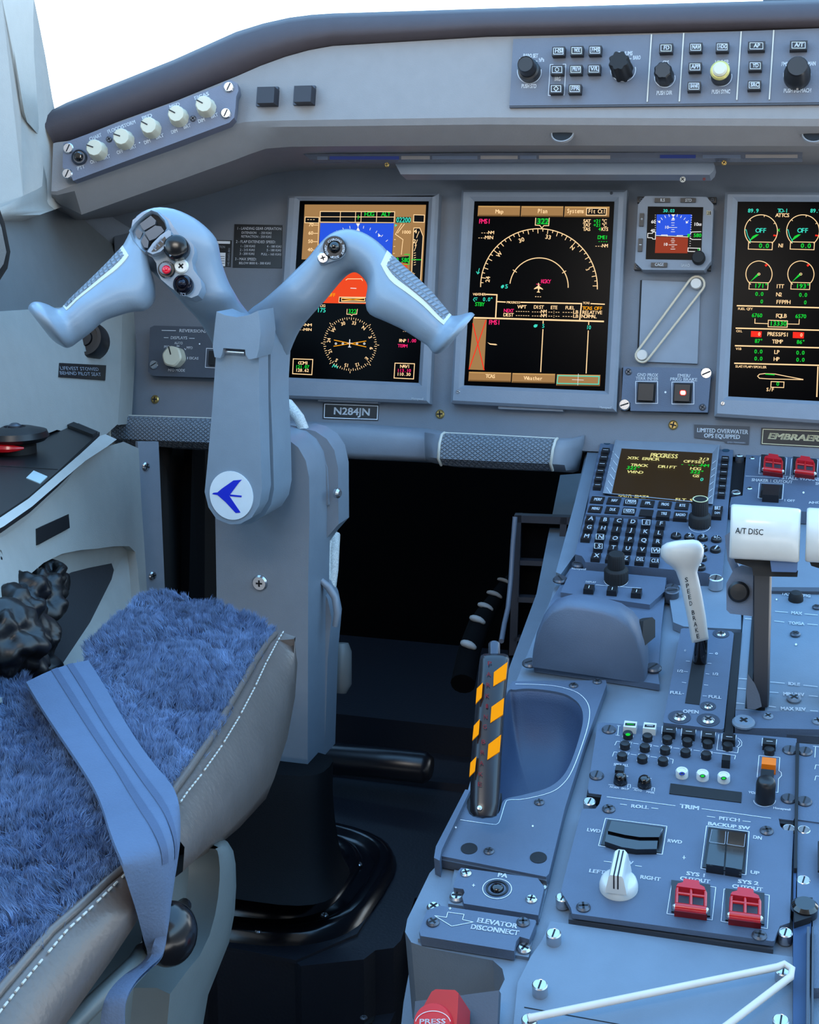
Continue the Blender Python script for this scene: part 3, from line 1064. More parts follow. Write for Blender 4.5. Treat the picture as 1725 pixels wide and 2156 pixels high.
S.t(GW, '---NM', 1348, 607, 1460, 608, 7)
S.t(GW, '---NM', 312, 486, 426, 487, 6.5); S.t(GW, '---MIN', 285, 532, 418, 533, 7)
c0 = (845, 965)
def arcpt(r, a, sx=1.0):
    a = math.radians(a)
    return (850 + (r + 3) * math.sin(a) - 8 * (1 - math.cos(a)), 965 - r * math.cos(a) + .02 * r * math.sin(a))
S.l(GW, [arcpt(527, -91 + i * 182 / 60) for i in range(61)], 1.9)
S.l(GW, [arcpt(262, -84 + i * 174 / 40) for i in range(41)], 1.9)
for i in range(-18, 19):
    a_ = i * 5 - 2
    if abs(a_) > 90: continue
    l_ = 40 if i % 2 == 0 else 22
    S.l(GW, [arcpt(525, a_), arcpt(525 - l_, a_)], 1.5)
for a_ in (-58, 58):
    S.l(GW, [arcpt(282, a_), arcpt(240, a_)], 1.6)
def rott(m, s_, a_, r, capn=8.5, wid=52):
    wid = wid * (.66 if len(s_) == 1 else 1)
    x, y = arcpt(r, a_); a_ = math.radians(a_)
    dx, dy = math.cos(a_) * wid / 2, math.sin(a_) * wid / 2
    S.t(m, s_, x - dx, y - dy, x + dx, y + dy, capn)
rott(GW, '30', -22, 434); rott(GW, '33', 9, 440); rott(GW, 'N', 39, 448, 8, 34); rott(GW, 'W', -52, 446, 8, 34); rott(GW, '3', 69, 450, 8, 26); rott(GW, '24', -83, 448)
S.l(GC, [(300, 800), (286, 848), (274, 828)], 1.4); S.l(GC, [(286, 848), (303, 832)], 1.4)
S.t(GC, '5', 530, 980, 556, 981, 8.5); S.f(GC, [(496, 962), (510, 948), (526, 950), (524, 968), (508, 980), (498, 976)], 2)
S.t(GC, '5', 868, 1338, 888, 1339, 8); S.f(GC, [(792, 1318), (806, 1306), (830, 1308), (824, 1328), (808, 1336), (796, 1332)], 2); S.t(GC, '10', 1270, 1350, 1310, 1352, 8)
S.t(GM, 'KGKY', 860, 933, 944, 935, 8)
S.f(GW, [(834, 930), (842, 930), (846, 960), (878, 985), (878, 992), (846, 982), (842, 1005), (854, 1018), (820, 1016), (834, 1003), (832, 980), (796, 988), (798, 980), (832, 956)], 2)
S.l(GM, [(818, 940), (858, 948)], 1.4); S.t(GW, '---', 800, 1066, 862, 1068, 8)
S.t(GW, 'WEATHER', 248, 1044, 354, 1045, 5); S.l(GW, [(362, 1034), (460, 1038), (448, 1246)], 2.6)
S.t(GC, '0.0°', 330, 1096, 418, 1098, 8); S.l(GC, [(258, 1098), (246, 1082), (256, 1066), (282, 1066)], 1.4); S.l(GC, [(264, 1080), (278, 1084)], 1.6)
S.t(GG, 'STBY', 258, 1140, 342, 1142, 8)
S.l(GW, [(460, 1100), (540, 1104)], 2.4); S.t(GW, 'PROGRESS', 546, 1116, 668, 1118, 4.5); S.l(GW, [(678, 1106), (1228, 1118), (1212, 1266)], 2.6)
S.t(GW, 'WPT', 656, 1162, 722, 1163, 7); S.t(GW, 'DIST', 796, 1164, 880, 1166, 7); S.t(GW, 'ETE', 945, 1168, 1006, 1169, 7); S.t(GW, 'FUEL', 1078, 1170, 1162, 1172, 7)
S.t(GM, 'NEXT', 524, 1196, 608, 1198, 7); S.t(GW, 'DEST', 520, 1234, 606, 1236, 7)
for y in (1199, 1236):
    S.t(GW, '------', 626, y, 754, y + 2, 7); S.t(GW, '----NM', 772, y + 4, 904, y + 6, 7); S.t(GW, '--:--', 922, y + 6, 1028, y + 8, 7); S.t(GW, '----LB', 1050, y + 8, 1194, y + 11, 7)
S.t(GW, 'TCAS', 1240, 1122, 1300, 1123, 4.5); S.l(GW, [(1310, 1118), (1440, 1124)], 2.4)
S.t(GA, 'TCAS OFF', 1236, 1174, 1412, 1177, 7); S.t(GW, 'RELATIVE', 1234, 1212, 1412, 1215, 7); S.t(GW, 'NORMAL', 1230, 1248, 1362, 1251, 7)
S.l(GW, [(250, 1246), (1432, 1280)], 3.2)
S.f(GT, [(244, 1252), (368, 1262), (344, 1722), (204, 1716)], 0)
S.l(GR, [(240, 1296), (344, 1722)], 2); S.l(GR, [(362, 1266), (206, 1716)], 2)
S.t(GM, 'FMS1', 382, 1308, 486, 1310, 9.5)
S.f(GW, [(374, 1470), (400, 1480), (450, 1484), (464, 1492), (450, 1496), (396, 1490)], 2)
S.l(GW, [(880, 1274), (879, 1300)], 2); S.l(GW, [(878, 1350), (857, 1740)], 2); S.l(GW, [(1294, 1284), (1293, 1312)], 2); S.l(GW, [(1290, 1362), (1270, 1752)], 2)
tan_key(206, 1736, 590, 1822, 10); tan_key(600, 1748, 990, 1836, 8); tan_key(1004, 1760, 1400, 1862, 6)
S.t(GW, 'TCAS', 356, 1792, 440, 1795, 7.5); S.t(GW, 'Weather', 714, 1810, 868, 1814, 7.5)
S.l(GC, [(1014, 1772), (1388, 1780), (1382, 1850), (1006, 1842)], 1.8, True, 3); S.l(GWW, [(1200, 1755), (1194, 1860)], .9, False, 3); S.l(GWW, [(1142, 1808), (1248, 1812)], .9, False, 3)
S.done()

# ---- left screen: attitude and compass rose
o, hs = display('left display screen behind the yoke with attitude picture above a full compass rose',
            mp(cD, [(588, 32), (1505, 18), (1447, 1292), (505, 1255)]), mp(cD, [(665, 65), (1447, 68), (1385, 1168), (598, 1135)]),
            mp(cD, [(775, 1262), (1140, 1276), (1138, 1292), (775, 1278)]))
S = Screen(MP, o, cD, hs)
S.f(GT, [(695, 88), (1430, 90), (1404, 600), (1330, 600), (1345, 200), (690, 200)], 0)
S.f(GT, [(690, 195), (790, 195), (775, 420), (676, 420)], 0)
S.f(GT, [(1235, 195), (1345, 200), (1325, 600), (1215, 600)], 0)
S.f(GB, [(790, 200), (1236, 202), (1220, 430), (778, 430)], 0)
S.f(GO, [(778, 430), (1320, 430), (1310, 520), (1214, 520), (1200, 692), (790, 684)], 0)
S.f(GK, [(790, 130), (1240, 132), (1236, 198), (788, 194)], 1)
S.l(GW, [(790, 130), (1240, 132), (1236, 198), (788, 194)], 1.5, True)
S.l(GW, [(789, 162), (1238, 164)], 1.3)
for x in (912, 1004, 1038, 1132): S.l(GW, [(x, 131), (x - 3, 196)], 1.3)
S.t(GG, 'HDG', 1058, 158, 1110, 158, 8.5); S.t(GG, 'ALT', 1160, 159, 1210, 159, 8.5)
S.f(GG, [(1008, 164), (1030, 160), (1030, 168)], 2); S.l(GG, [(1020, 152), (1018, 178)], 1.4)
S.f(GK, [(698, 164), (782, 166), (780, 200), (696, 198)], 1); S.l(GW, [(698, 164), (782, 166), (780, 200), (696, 198)], 1.5, True); S.t(GW, '---', 706, 186, 756, 186, 7)
S.f(GK, [(1248, 164), (1338, 164), (1336, 198), (1246, 198)], 1); S.t(GC, '02200', 1248, 196, 1334, 197, 10.5)
S.f(GK, [(1356, 150), (1420, 152), (1418, 196), (1354, 194)], 1); S.l(GW, [(1356, 150), (1420, 152), (1418, 196), (1354, 194)], 1.5, True)
for i, v_ in enumerate(('70', '60', '50', '40')):
    y = 220 + i * 50.5
    S.t(GW, v_, 718 - i * 2, y, 746 - i * 2, y, 7); S.l(GW, [(750 - i * 2, y - 8), (776 - i * 2, y - 8)], 1.3)
S.l(GW, [(780, 200), (772, 420)], 1.3)
S.f(GWW, [(1006, 202), (1030, 202), (1018, 226)], 2); S.f(GWW, [(1018, 224), (1030, 248), (1006, 248)], 2)
for a_ in (-40, -30, -20, -10, 10, 20, 30, 40, 50):
    r0, r1 = 230, 246
    cx_, cy_ = 1010, 460
    S.l(GWW, [(cx_ + r0 * math.sin(math.radians(a_)), cy_ - r0 * math.cos(math.radians(a_))), (cx_ + r1 * math.sin(math.radians(a_)), cy_ - r1 * math.cos(math.radians(a_)))], 1.2)
S.f(GWW, [(1140, 262), (1158, 278), (1140, 284)], 2)
S.l(GW, [(1282, 205), (1244, 268), (1290, 300), (1280, 390)], 1.4); S.l(GW, [(1300, 205), (1256, 262)], 1.4)
S.t(GW, '1000', 1280, 264, 1336, 265, 6.5); S.f(GC, [(1240, 206), (1256, 212), (1242, 224)], 2)
S.f(GK, [(1240, 408), (1328, 400), (1322, 446), (1240, 430)], 1); S.t(GG, '0 580', 1246, 436, 1326, 438, 9); S.l(GG, [(1300, 390), (1330, 390), (1326, 450), (1296, 450)], 1.6)
for i in range(7): S.l(GW, [(1246 - i * 3, 300 + i * 42), (1236 - i * 3, 300 + i * 42)], 1.2)
S.f(GK, [(1356, 230), (1392, 230), (1412, 280), (1396, 540), (1372, 575), (1340, 570)], 1); S.l(GW, [(1356, 230), (1392, 230), (1412, 280), (1396, 540), (1372, 575), (1340, 570)], 1.5, True)
for i, v_ in enumerate(('4', '2')): S.t(GW, v_, 1354 - i * 6, 262 + i * 60, 1372 - i * 6, 262 + i * 60, 8)
for i, v_ in enumerate(('1', '2')): S.t(GW, v_, 1342 - i * 4, 520 + i * 38, 1356 - i * 4, 520 + i * 38, 7)
for a0, a1 in (((1388, 250), (1372, 290)), ((1378, 300), (1362, 340)), ((1372, 330), (1358, 370))): S.l(GW, [a0, a1], 1.3)
for i in range(6): S.l(GW, [(1368, 380 + i * 14), (1356, 384 + i * 14)], 1.2)
for i in range(4): S.l(GW, [(1362, 505 + i * 16), (1344, 515 + i * 16)], 1.2)
S.l(GG, [(1340, 422), (1402, 422)], 2)
S.l(GW, [(945, 545), (955, 538), (1040, 538), (1045, 548)], 1.5); S.l(GWW, [(972, 594), (1008, 596)], 1.5)
S.t(GA, 'OFF', 836, 645, 878, 646, 7)
S.f(GK, [(905, 648), (1070, 650), (1064, 682), (902, 680)], 1); S.l(GW, [(905, 648), (1070, 650), (1064, 682), (902, 680)], 1.5, True)
S.l(GW, [(918, 654), (1058, 654), (1058, 672), (918, 672)], 1.5, True); S.l(GA, [(918, 656), (1056, 670)], 1.4); S.l(GA, [(918, 670), (1056, 656)], 1.4)
S.t(GW, 'HDG', 778, 708, 816, 708, 5); S.t(GC, '175', 768, 740, 820, 741, 9)
S.l(GW, [(952, 722), (950, 752), (974, 753), (980, 762), (986, 753), (1010, 752), (1014, 722)], 1.4); S.t(GG, '322', 957, 746, 1006, 747, 8.5)
def rose(r, a_): a_ = math.radians(a_); return (970 + r * math.sin(a_), 933 - r * math.cos(a_) + r * .035 * math.sin(a_))
for i in range(72):
    a_ = i * 5 + 3
    S.l(GW, [rose(162, a_), rose(146 if i % 2 == 0 else 152, a_)], 1.2)
for a_ in (-45, 45, 135, -135, -90, 90, 180): S.l(GW, [rose(164, a_), rose(176, a_)], 1.2)
for v_, a_ in (('30', -20), ('33', 10), ('N', 39), ('3', 69), ('6', 99), ('E', 129), ('12', 159), ('15', -171), ('S', -141), ('21', -111), ('24', -82), ('W', -51)):
    x, y = rose(120, a_); w_ = 26 if len(v_) == 2 else 14; ar = math.radians(a_)
    S.t(GW, v_, x - math.cos(ar) * w_ / 2, y - math.sin(ar) * w_ / 2, x + math.cos(ar) * w_ / 2, y + math.sin(ar) * w_ / 2, 7)
S.l(GA, [(872, 908), (1068, 950)], 1.6); S.l(GA, [(870, 946), (1068, 914)], 1.6)
for x in (884, 926, 1012, 1056): S.l(GWW, circ(x, 930, 5, 8), 1.2, True)
S.l(GWW, [(968, 904), (966, 952)], 2); S.l(GWW, [(952, 926), (984, 928)], 1.6); S.l(GWW, [(958, 950), (976, 951)], 1.4)
S.l(GC, [(862, 1072), (872, 1055), (878, 1072), (886, 1060), (892, 1078)], 1.6)
for y, v_ in ((824, '--NM'), (852, '--MIN')): S.t(GW, v_, 660, y, 732, y + 1, 5.5)
S.l(GW, [(626, 1022), (744, 1026), (738, 1118), (622, 1112)], 1.7, True)
S.t(GW, 'COM1', 656, 1056, 714, 1057, 6.5); S.t(GG, '121.07', 638, 1079, 720, 1080, 6.5); S.t(GW, '128.62', 638, 1100, 718, 1102, 6.5)
S.l(GW, [(1242, 1048), (1360, 1052), (1354, 1144), (1236, 1138)], 1.7, True)
S.t(GW, 'NAV1', 1274, 1077, 1330, 1078, 6.5); S.t(GM, '113.10', 1254, 1102, 1336, 1103, 6.5); S.t(GW, '110.30', 1252, 1124, 1334, 1126, 6.5)
S.t(GW, 'RNP', 1266, 921, 1306, 922, 6.5); S.t(GM, '1.00', 1314, 922, 1368, 923, 7); S.t(GM, 'TERM', 1258, 952, 1312, 954, 6.5); S.t(GW, '---NM', 1286, 860, 1346, 862, 4)
S.done()

# ---- right screen: engine instruments
o, hs = display('right display screen cut by the photo edge with round engine dials',
            [(1527, 403), (1850, 405), (1838, 898), (1504, 876)], mp(cF, [(1030, 180), (2140, 184), (2085, 1905), (948, 1845)]),
            mp(cF, [(1288, 2030), (2100, 2070), (2100, 2090), (1290, 2052)]))
screw(MP, *cF(902, 1905), o, 'flat', .55, STEEL, .016)
S = Screen(MP, o, cF, hs)
S.t(GC, '89.9', 1115, 274, 1205, 275, 8); S.t(GC, 'TO-1', 1370, 274, 1455, 275, 8); S.t(GC, '89.9', 1648, 275, 1740, 276, 8); S.t(GW, 'ATTCS', 1354, 312, 1468, 313, 7.5)
for cx_ in (1230, 1588):
    def el(r, a_, cy_=432, cx_=cx_):
        a_ = math.radians(a_); return (cx_ + r * math.sin(a_), cy_ - r * .99 * math.cos(a_))
    S.l(GW, [el(140, -138 + i * 276 / 40) for i in range(41)], 1.7)
    S.l(GC, [el(128, -138), el(122, -110), el(128, -85), el(140, -86)], 1.4)
    S.f(GG, [(cx_ - 105, 522), (cx_ - 72, 476), (cx_ - 40, 460), (cx_ - 18, 462), (cx_ - 50, 486)], 2)
    S.t(GC, 'OFF', cx_ - 44, 446, cx_ + 38, 447, 9.5)
    S.f(GR, [(cx_ + 106, 462), (cx_ + 132, 466), (cx_ + 130, 478), (cx_ + 104, 476)], 3)
    for a_ in (-45, 12, 60): S.l(GW, [el(140, a_), el(124, a_)], 1.4)
    S.l(GW, [(cx_ - 106, 524), (cx_ + 98, 528), (cx_ + 94, 592), (cx_ - 110, 586)], 1.6, True)
    S.t(GG, '0.0', cx_ - 22, 576, cx_ + 62, 578, 9.5)
    cc = cx_ - 18
    def e2(r, a_): a_ = math.radians(a_); return (cc + r * math.sin(a_), 800 - r * math.cos(a_))
    S.l(GW, [e2(112, -140 + i * 270 / 40) for i in range(41)], 1.7)
    S.f(GG, [(cc - 76, 866), (cc - 10, 792), (cc + 4, 806)], 2); S.l(GW, [e2(9, i * 36) for i in range(10)], 1.2, True)
    S.f(GR, [(cc + 48, 722), (cc + 66, 712), (cc + 78, 722), (cc + 58, 738)], 3)
    S.l(GW, [(cc - 82, 870), (cc + 78, 874), (cc + 74, 932), (cc - 86, 928)], 1.6, True)
S.f(GG, [(1366, 424), (1392, 410), (1384, 426), (1394, 440)], 3)
S.t(GG, '171°', 1168, 918, 1284, 919, 9); S.t(GG, '193°', 1524, 920, 1642, 922, 9)
S.t(GW, 'N1', 1380, 572, 1420, 573, 8); S.t(GW, 'ITT', 1354, 920, 1420, 921, 8); S.t(GW, 'N2', 1360, 990, 1404, 991, 8); S.t(GW, 'FFPPH', 1356, 1054, 1474, 1056, 8)
for y, a_, b_ in ((986, '0.0', '0.0'),):
    S.t(GG, a_, 1178, y, 1246, y + 1, 8); S.t(GG, b_, 1552, y + 8, 1620, y + 9, 8)
S.t(GG, '0', 1222, 1050, 1242, 1051, 8); S.t(GG, '0', 1594, 1058, 1614, 1059, 8)
for y0, x0 in ((1070, 1022), (1262, 1012), (1412, 1006), (1562, 1000)): S.l(GW, [(x0, y0), (2110, y0 + 27)], 2.8)
S.t(GW, 'FUEL QTY', 1030, 1106, 1154, 1108, 4.8); S.t(GG, '6760', 1148, 1168, 1236, 1170, 8); S.t(GW, 'FQLB', 1352, 1172, 1444, 1174, 8); S.t(GG, '6570', 1520, 1176, 1612, 1178, 8)
S.l(GW, [(1178, 1182), (1176, 1220), (1290, 1224)], 1.6); S.l(GW, [(1556, 1188), (1554, 1228), (1454, 1226)], 1.6)
S.l(GW, [(1292, 1194), (1456, 1200), (1453, 1254), (1290, 1250)], 1.6, True); S.t(GG, '13330', 1300, 1240, 1444, 1243, 9.5)
S.t(GW, 'OIL', 1020, 1296, 1066, 1298, 4.8); S.f(GR, [(1144, 1286), (1236, 1290), (1232, 1340), (1142, 1336)], 1); S.f(GR, [(1502, 1294), (1598, 1298), (1594, 1350), (1500, 1346)], 1)
S.t(GW, '0', 1202, 1326, 1220, 1327, 7); S.t(GW, '0', 1562, 1334, 1580, 1335, 7); S.t(GW, 'PRESSPSI', 1280, 1328, 1462, 1334, 8)
S.t(GG, '87°', 1174, 1388, 1240, 1389, 8); S.t(GW, 'TEMP', 1324, 1392, 1412, 1394, 8); S.t(GG, '86°', 1532, 1396, 1600, 1398, 8)
S.t(GW, 'VIB', 1014, 1448, 1058, 1449, 4.8)
for y, lab in ((1478, 'LP'), (1538, 'HP')):
    S.t(GG, '0.0', 1170, y, 1238, y + 1, 8); S.t(GW, lab, 1338, y + 4, 1382, y + 5, 8); S.t(GG, '0.0', 1528, y + 10, 1598, y + 11, 8)
S.t(GW, 'SLAT/FLAP/SPOILER', 1008, 1598, 1272, 1606, 4.8)
S.l(GW, [(1588, 1700), (1440, 1672), (1350, 1654), (1262, 1650), (1216, 1656), (1200, 1672), (1216, 1690), (1300, 1696), (1588, 1702)], 1.7); S.l(GG, [(1266, 1654), (1346, 1660)], 2.6, False, 3)
S.l(GW, [(1316, 1718), (1426, 1722), (1423, 1770), (1313, 1766)], 1.6, True); S.t(GG, '0', 1358, 1754, 1380, 1755, 8); S.t(GW, 'S/F', 1272, 1800, 1336, 1802, 7)
S.l(GW, [(1716, 1590), (1706, 1850)], 2.6)
S.done()

# maker's name on the bezels
t = Tx(MP, .0164)
# ---- standby instrument
sb = thing('standby_instrument', 'small square standby instrument with blue and brown horizon between two screens', 'instrument', MP)
MB().prism(MP.poly(mp(cF, [(240, 132), (762, 140), (822, 205), (802, 690), (742, 766), (215, 762), (152, 700), (178, 205)]), .022), 0, .022, .003).out('bezel', BEZEL, sb)
for x, y in [(205, 162), (812, 166), (178, 735), (765, 742)]:
    key(MP, *cF(x, y), 17, 12, sb, 0, .008, BLACK, 'mounting_ear', .002)
    screw(MP, *cF(x, y), sb, 'cross', .8, STEELD, .008)
MB().prism(MP.poly(mp(cF, [(262, 222), (735, 228), (716, 680), (244, 672)]), .0225), .021, .0225, 0).out('screen', GLASS, sb)
for t_, x, y, w, hh in [('ILS', 385, 168, 32, 9), ('STD', 605, 168, 32, 9), ('CAGE', 357, 720, 34, 9), ('+', 208, 335, 9, 27), ('-', 196, 550, 9, 27)]:
    k_ = key(MP, *cF(x, y), w, hh, sb, .02, .0245, BLACK, 'button', .0008)
L = Tx(MP, .0248)
L.t('ILS', cF(366, 180), cF(404, 180), 6, .08).t('STD', cF(580, 181), cF(634, 182), 6, .08).t('CAGE', cF(320, 730), cF(394, 731), 6, .08)
L.t('+', cF(198, 342), cF(216, 342), 6, .1).line(mp(cF, [(188, 548), (208, 549)]), 1.2)
L.out('lettering', WHITEI, sb)
Tx(MP, .0224).t('BARO', cF(542, 736), cF(618, 738), 6, .06).out('lettering', WHITEI, sb)
MB().prism(MP.poly(mp(cF, [(764, 258), (802, 260), (800, 296), (762, 294)]), .0224), .0215, .0226, 0).out('emblem_plate', mat('pale_brass', (196, 186, 150), .4), sb)
Tx(MP, .0228).t('H', cF(774, 290), cF(794, 290), 6, .1).rect(*cF(768, 264), *cF(798, 291), .8).out('lettering', INK, sb)
knob(MP, *cF(697, 668), sb, [(.0070, 0), (.0070, .008), (.0058, .010), (.001, .010)], BLACKM, 'knob', .0225)
S = Screen(MP, sb, cF, .0227)
S.f(GB, [(338, 290), (636, 290), (628, 470), (332, 470)], 0); S.f(GBR, [(330, 480), (606, 484), (600, 622), (322, 620)], 0); S.f(GB, [(600, 300), (640, 300), (632, 360), (624, 372), (624, 440), (600, 440)], 0)
S.t(GC, '30.03', 390, 272, 488, 272, 6.5)
for i in range(-4, 5):
    if i == 0: continue
    a_ = math.radians(i * 12)
    S.l(GWW, [(478 + 155 * math.sin(a_), 462 - 155 * math.cos(a_)), (478 + 178 * math.sin(a_), 462 - 178 * math.cos(a_))], 1.2)
S.f(GWW, [(462, 290), (496, 290), (479, 312)], 2); S.f(GWW, [(479, 310), (494, 334), (464, 334)], 2)
S.f(GWW, [(346, 356), (368, 340), (368, 364)], 2); S.f(GWW, [(608, 362), (586, 344), (588, 368)], 2)
for y, w_ in ((340, 14), (362, 14), (382, 12), (402, 36), (420, 12), (438, 18), (500, 12), (516, 18), (532, 12), (550, 36), (568, 12), (586, 20)):
    S.l(GWW, [(476 - w_, y), (476 + w_, y)], 1.1)
S.t(GWW, '10', 402, 412, 438, 412, 6); S.t(GWW, '10', 392, 558, 428, 558, 6)
S.l(GWW, [(332, 470), (604, 482)], 1.4); S.l(GWW, [(378, 466), (428, 466), (428, 476)], 1.5); S.l(GWW, [(512, 476), (512, 470), (560, 470)], 1.5)
S.l(GWW, [(262, 452), (300, 452), (306, 440), (328, 440), (326, 502), (304, 500), (298, 490), (260, 488)], 1.4, True)
for i in range(9): S.l(GWW, [(330, 296 + i * 18), (322, 296 + i * 18)], 1.0)
for i in range(14): S.l(GWW, [(640 - i, 298 + i * 20), (630 - i, 298 + i * 20)], 1.0)
S.t(GWW, '60', 288, 366, 326, 366, 6.5); S.t(GWW, '40', 284, 440, 318, 440, 6); S.t(GWW, '10', 652, 388, 690, 388, 7); S.t(GWW, '00', 692, 388, 718, 388, 5)
S.f(GG, [(600, 456), (626, 456), (614, 486), (600, 486)], 1); S.t(GG, '580', 650, 484, 716, 484, 7.5); S.l(GWW, [(716, 438), (640, 440), (626, 452)], 1.4); S.l(GWW, [(716, 504), (640, 504), (622, 490)], 1.4)
S.l(GWW, [(606, 576), (708, 580), (706, 608), (604, 606)], 1.5, True); S.t(GG, '0', 686, 600, 704, 600, 6)
S.done()

# ---- blank plate with rubber band on two posts
bp_ = thing('blank_plate', 'plain blue grey filler plate below the standby instrument', 'plate', MP)
MB().prism(MP.poly(mp(cF, [(212, 852), (712, 872), (686, 1566), (182, 1546)]), .003), 0, .003, .0008).out('plate', mat('filler_plate', (128, 136, 146), .5), bp_)
MB().prism(MP.poly(mp(cF, [(198, 852), (216, 850), (188, 1440), (172, 1440)]), .0012), 0, .0012).out('shadow_gap', BLACKM, bp_)
pa, pb = cF(676, 888), cF(215, 1496)
for q in (pa, pb):
    b = MB(); p = MP.L(*q, .003)
    b.lathe(p.x, p.y, [(.006, 0), (.006, .008), (.0052, .0095), (.001, .0095)], 20)
    b.out('post', mat('pale_post', (196, 190, 182), .35), bp_)
rb = thing('rubber_band', 'tan rubber band stretched between the two posts of the filler plate', 'rubber band', MP)
a = MP.L(*pa, .008); b_ = MP.L(*pb, .008)
d = (b_ - a).normalized(); nn = Vector((-d.y, d.x, 0))
pts = []
for i in range(9):
    t_ = PI * i / 8
    pts.append(a + (nn * math.cos(t_) - d * math.sin(t_)) * .0085)
for i in range(9):
    t_ = PI * i / 8
    pts.append(b_ + (-nn * math.cos(t_) + d * math.sin(t_)) * .0072)
pts.append(pts[0])
MB().tube(pts, .0013, 8).out('band', BAND, rb, 70)

# ---- ground proximity and parking brake light panel
gp = thing('warning_light_panel', 'small panel with two square lights lettered GND PROX and EMER PRKG BRAKE', 'panel', MP)
MB().prism(MP.poly(mp(cF, [(52, 1590), (716, 1606), (716, 1668), (800, 1676), (774, 1982), (112, 1968), (114, 1900), (36, 1890)]), .012), .0, .012, .0015).out('plate', PLATE, gp)
MB().prism(MP.poly(mp(cF, [(40, 1600), (760, 1620), (772, 1996), (36, 1968)]), .003), 0, .003).out('backing', BLACKM, gp)
screw(MP, *cF(762, 1648), gp, 'flat', 1.55, STEEL, .010); screw(MP, *cF(64, 1916), gp, 'flat', 1.55, STEEL, .010)
screw(MP, *cF(97, 1635), gp, 'cross', 1.2, STEELD, .012); screw(MP, *cF(730, 1938), gp, 'cross', 1.2, STEELD, .012)
for x in (250, 560):
    y = 1810 + (x - 250) * .02
    key(MP, *cF(x, y), 39, 42, gp, .0, .0126, BLACKM, 'light_frame', .0004)
    key(MP, *cF(x - 6, y - 2), 32, 35, gp, .01, .019, BLACK, 'light_button', .002)
L = Tx(MP, .0123)
L.rect(*cF(158, 1716), *cF(345, 1905), 1.2); L.rect(*cF(468, 1722), *cF(655, 1910), 1.2)
L.t('GND PROX', cF(168, 1673), cF(345, 1677), 6.5, .08).t('TERR INHIB', cF(156, 1704), cF(345, 1708), 6.5, .08).t('EMER/', cF(512, 1680), cF(620, 1683), 6.5, .08).t('PRKG BRAKE', cF(450, 1710), cF(680, 1716), 6.5, .08)
L.fill(mp(cF, circ(412, 1809, 9, 8)))
L.out('lettering', WHITEI, gp)
Tx(MP, .0194).fill(mp(cF, [(548, 1796), (578, 1797), (584, 1806), (584, 1824), (576, 1832), (548, 1831), (540, 1822), (540, 1804)])).out('indicator_light', glow('indicator_white', (255, 240, 235), 1.4), gp)
Tx(MP, .0193).fill(mp(cF, [(546, 1790), (580, 1791), (590, 1804), (590, 1826), (578, 1838), (546, 1837), (534, 1824), (534, 1802)])).out('indicator_rim', GR, gp)

# ---- reversionary panel left of the column
rv = thing('reversionary_panel', 'dark reversionary display panel with one cream selector knob left of the column', 'panel', MP)
MB().prism(MP.poly(mp(cC, [(1120, 985), (1740, 1000), (1740, 1370), (1110, 1350), (1075, 1320), (1090, 1000)]), .014), 0, .014, .003).out('plate', PLATED, rv)
screw(MP, *cC(1120, 1268), rv, 'flat', 1.35, STEEL, .0142)
knob(MP, *cC(1282, 1218), rv, [(.0125, 0), (.0125, .012), (.0105, .014), (.001, .014)], CREAM, 'selector_knob', .014, 32, .06, 6, (.002, .012, .0007, .0142), .35, INK)
L = Tx(MP, .0144)
L.t('REVERSIONARY', cC(1300, 1032), cC(1555, 1040), 6.5, .06).t('DISPLAYS', cC(1238, 1083), cC(1358, 1085), 6, .06).t('AUTO', cC(1266, 1120), cC(1326, 1122), 5.2, .06).t('PFD', cC(1190, 1148), cC(1232, 1149), 5.2, .06)
L.t('MFD', cC(1354, 1154), cC(1398, 1156), 5.2, .06).t('EICAS', cC(1374, 1230), cC(1440, 1232), 5.2, .06).t('MFD MODE', cC(1220, 1317), cC(1342, 1320), 5.5, .06)
L.line(mp(cC, [(1175, 1020), (1278, 1022)]), 1.2).line(mp(cC, [(1190, 1072), (1224, 1073)]), 1).line(mp(cC, [(1374, 1077), (1414, 1078)]), 1).line(mp(cC, [(1364, 1212), (1363, 1230)]), 1.2).line(mp(cC, [(1284, 1133), (1304, 1134)]), 1.4).line(mp(cC, [(1340, 1150), (1350, 1162)]), 1.2)
L.fill(mp(cC, circ(1450, 1118, 6, 8))).line(mp(cC, [(1570, 1152), (1500, 1150), (1492, 1288), (1570, 1292)]), 1.1)
L.out('lettering', WHITEI, rv)
key(MP, *cC(1560, 1220), 26, 30, rv, .013, .018, BLACK, 'push_button', .001)

# ---- placards on the instrument panel
placard('speed_placard', 'black speed limit placard headed LANDING GEAR OPERATION left of the left screen', MP, mp(cD, [(272, 208), (560, 214), (556, 474), (262, 470)]), BLACK,
        [('1 - LANDING GEAR OPERATION:', cD(284, 240), cD(556, 243), 5.6), ('EXTENSION    - 250 KIAS', cD(312, 265), cD(494, 267), 4.8), ('RETRACTION - 250 KIAS', cD(310, 288), cD(492, 290), 4.8),
         ('2 - FLAP EXTENDED SPEED:', cD(278, 320), cD(518, 323), 5.6), ('1 - 230 KIAS', cD(304, 346), cD(394, 347), 4.8), ('4 - 180 KIAS', cD(466, 348), cD(554, 349), 4.8), ('2 - 215 KIAS', cD(302, 369), cD(392, 370), 4.8), ('5 - 180 KIAS', cD(464, 371), cD(552, 372), 4.8),
         ('3 - 200 KIAS', cD(300, 392), cD(390, 393), 4.8), ('PULL - 165 KIAS', cD(430, 395), cD(552, 397), 4.8), ('3 - MAX SPEED:', cD(272, 425), cD(402, 427), 5.6), ('BELOW 8000 ft - 300 KIAS', cD(296, 449), cD(488, 451), 4.8)], lm=mat('soft_white', (205, 205, 210), .6, var=0))
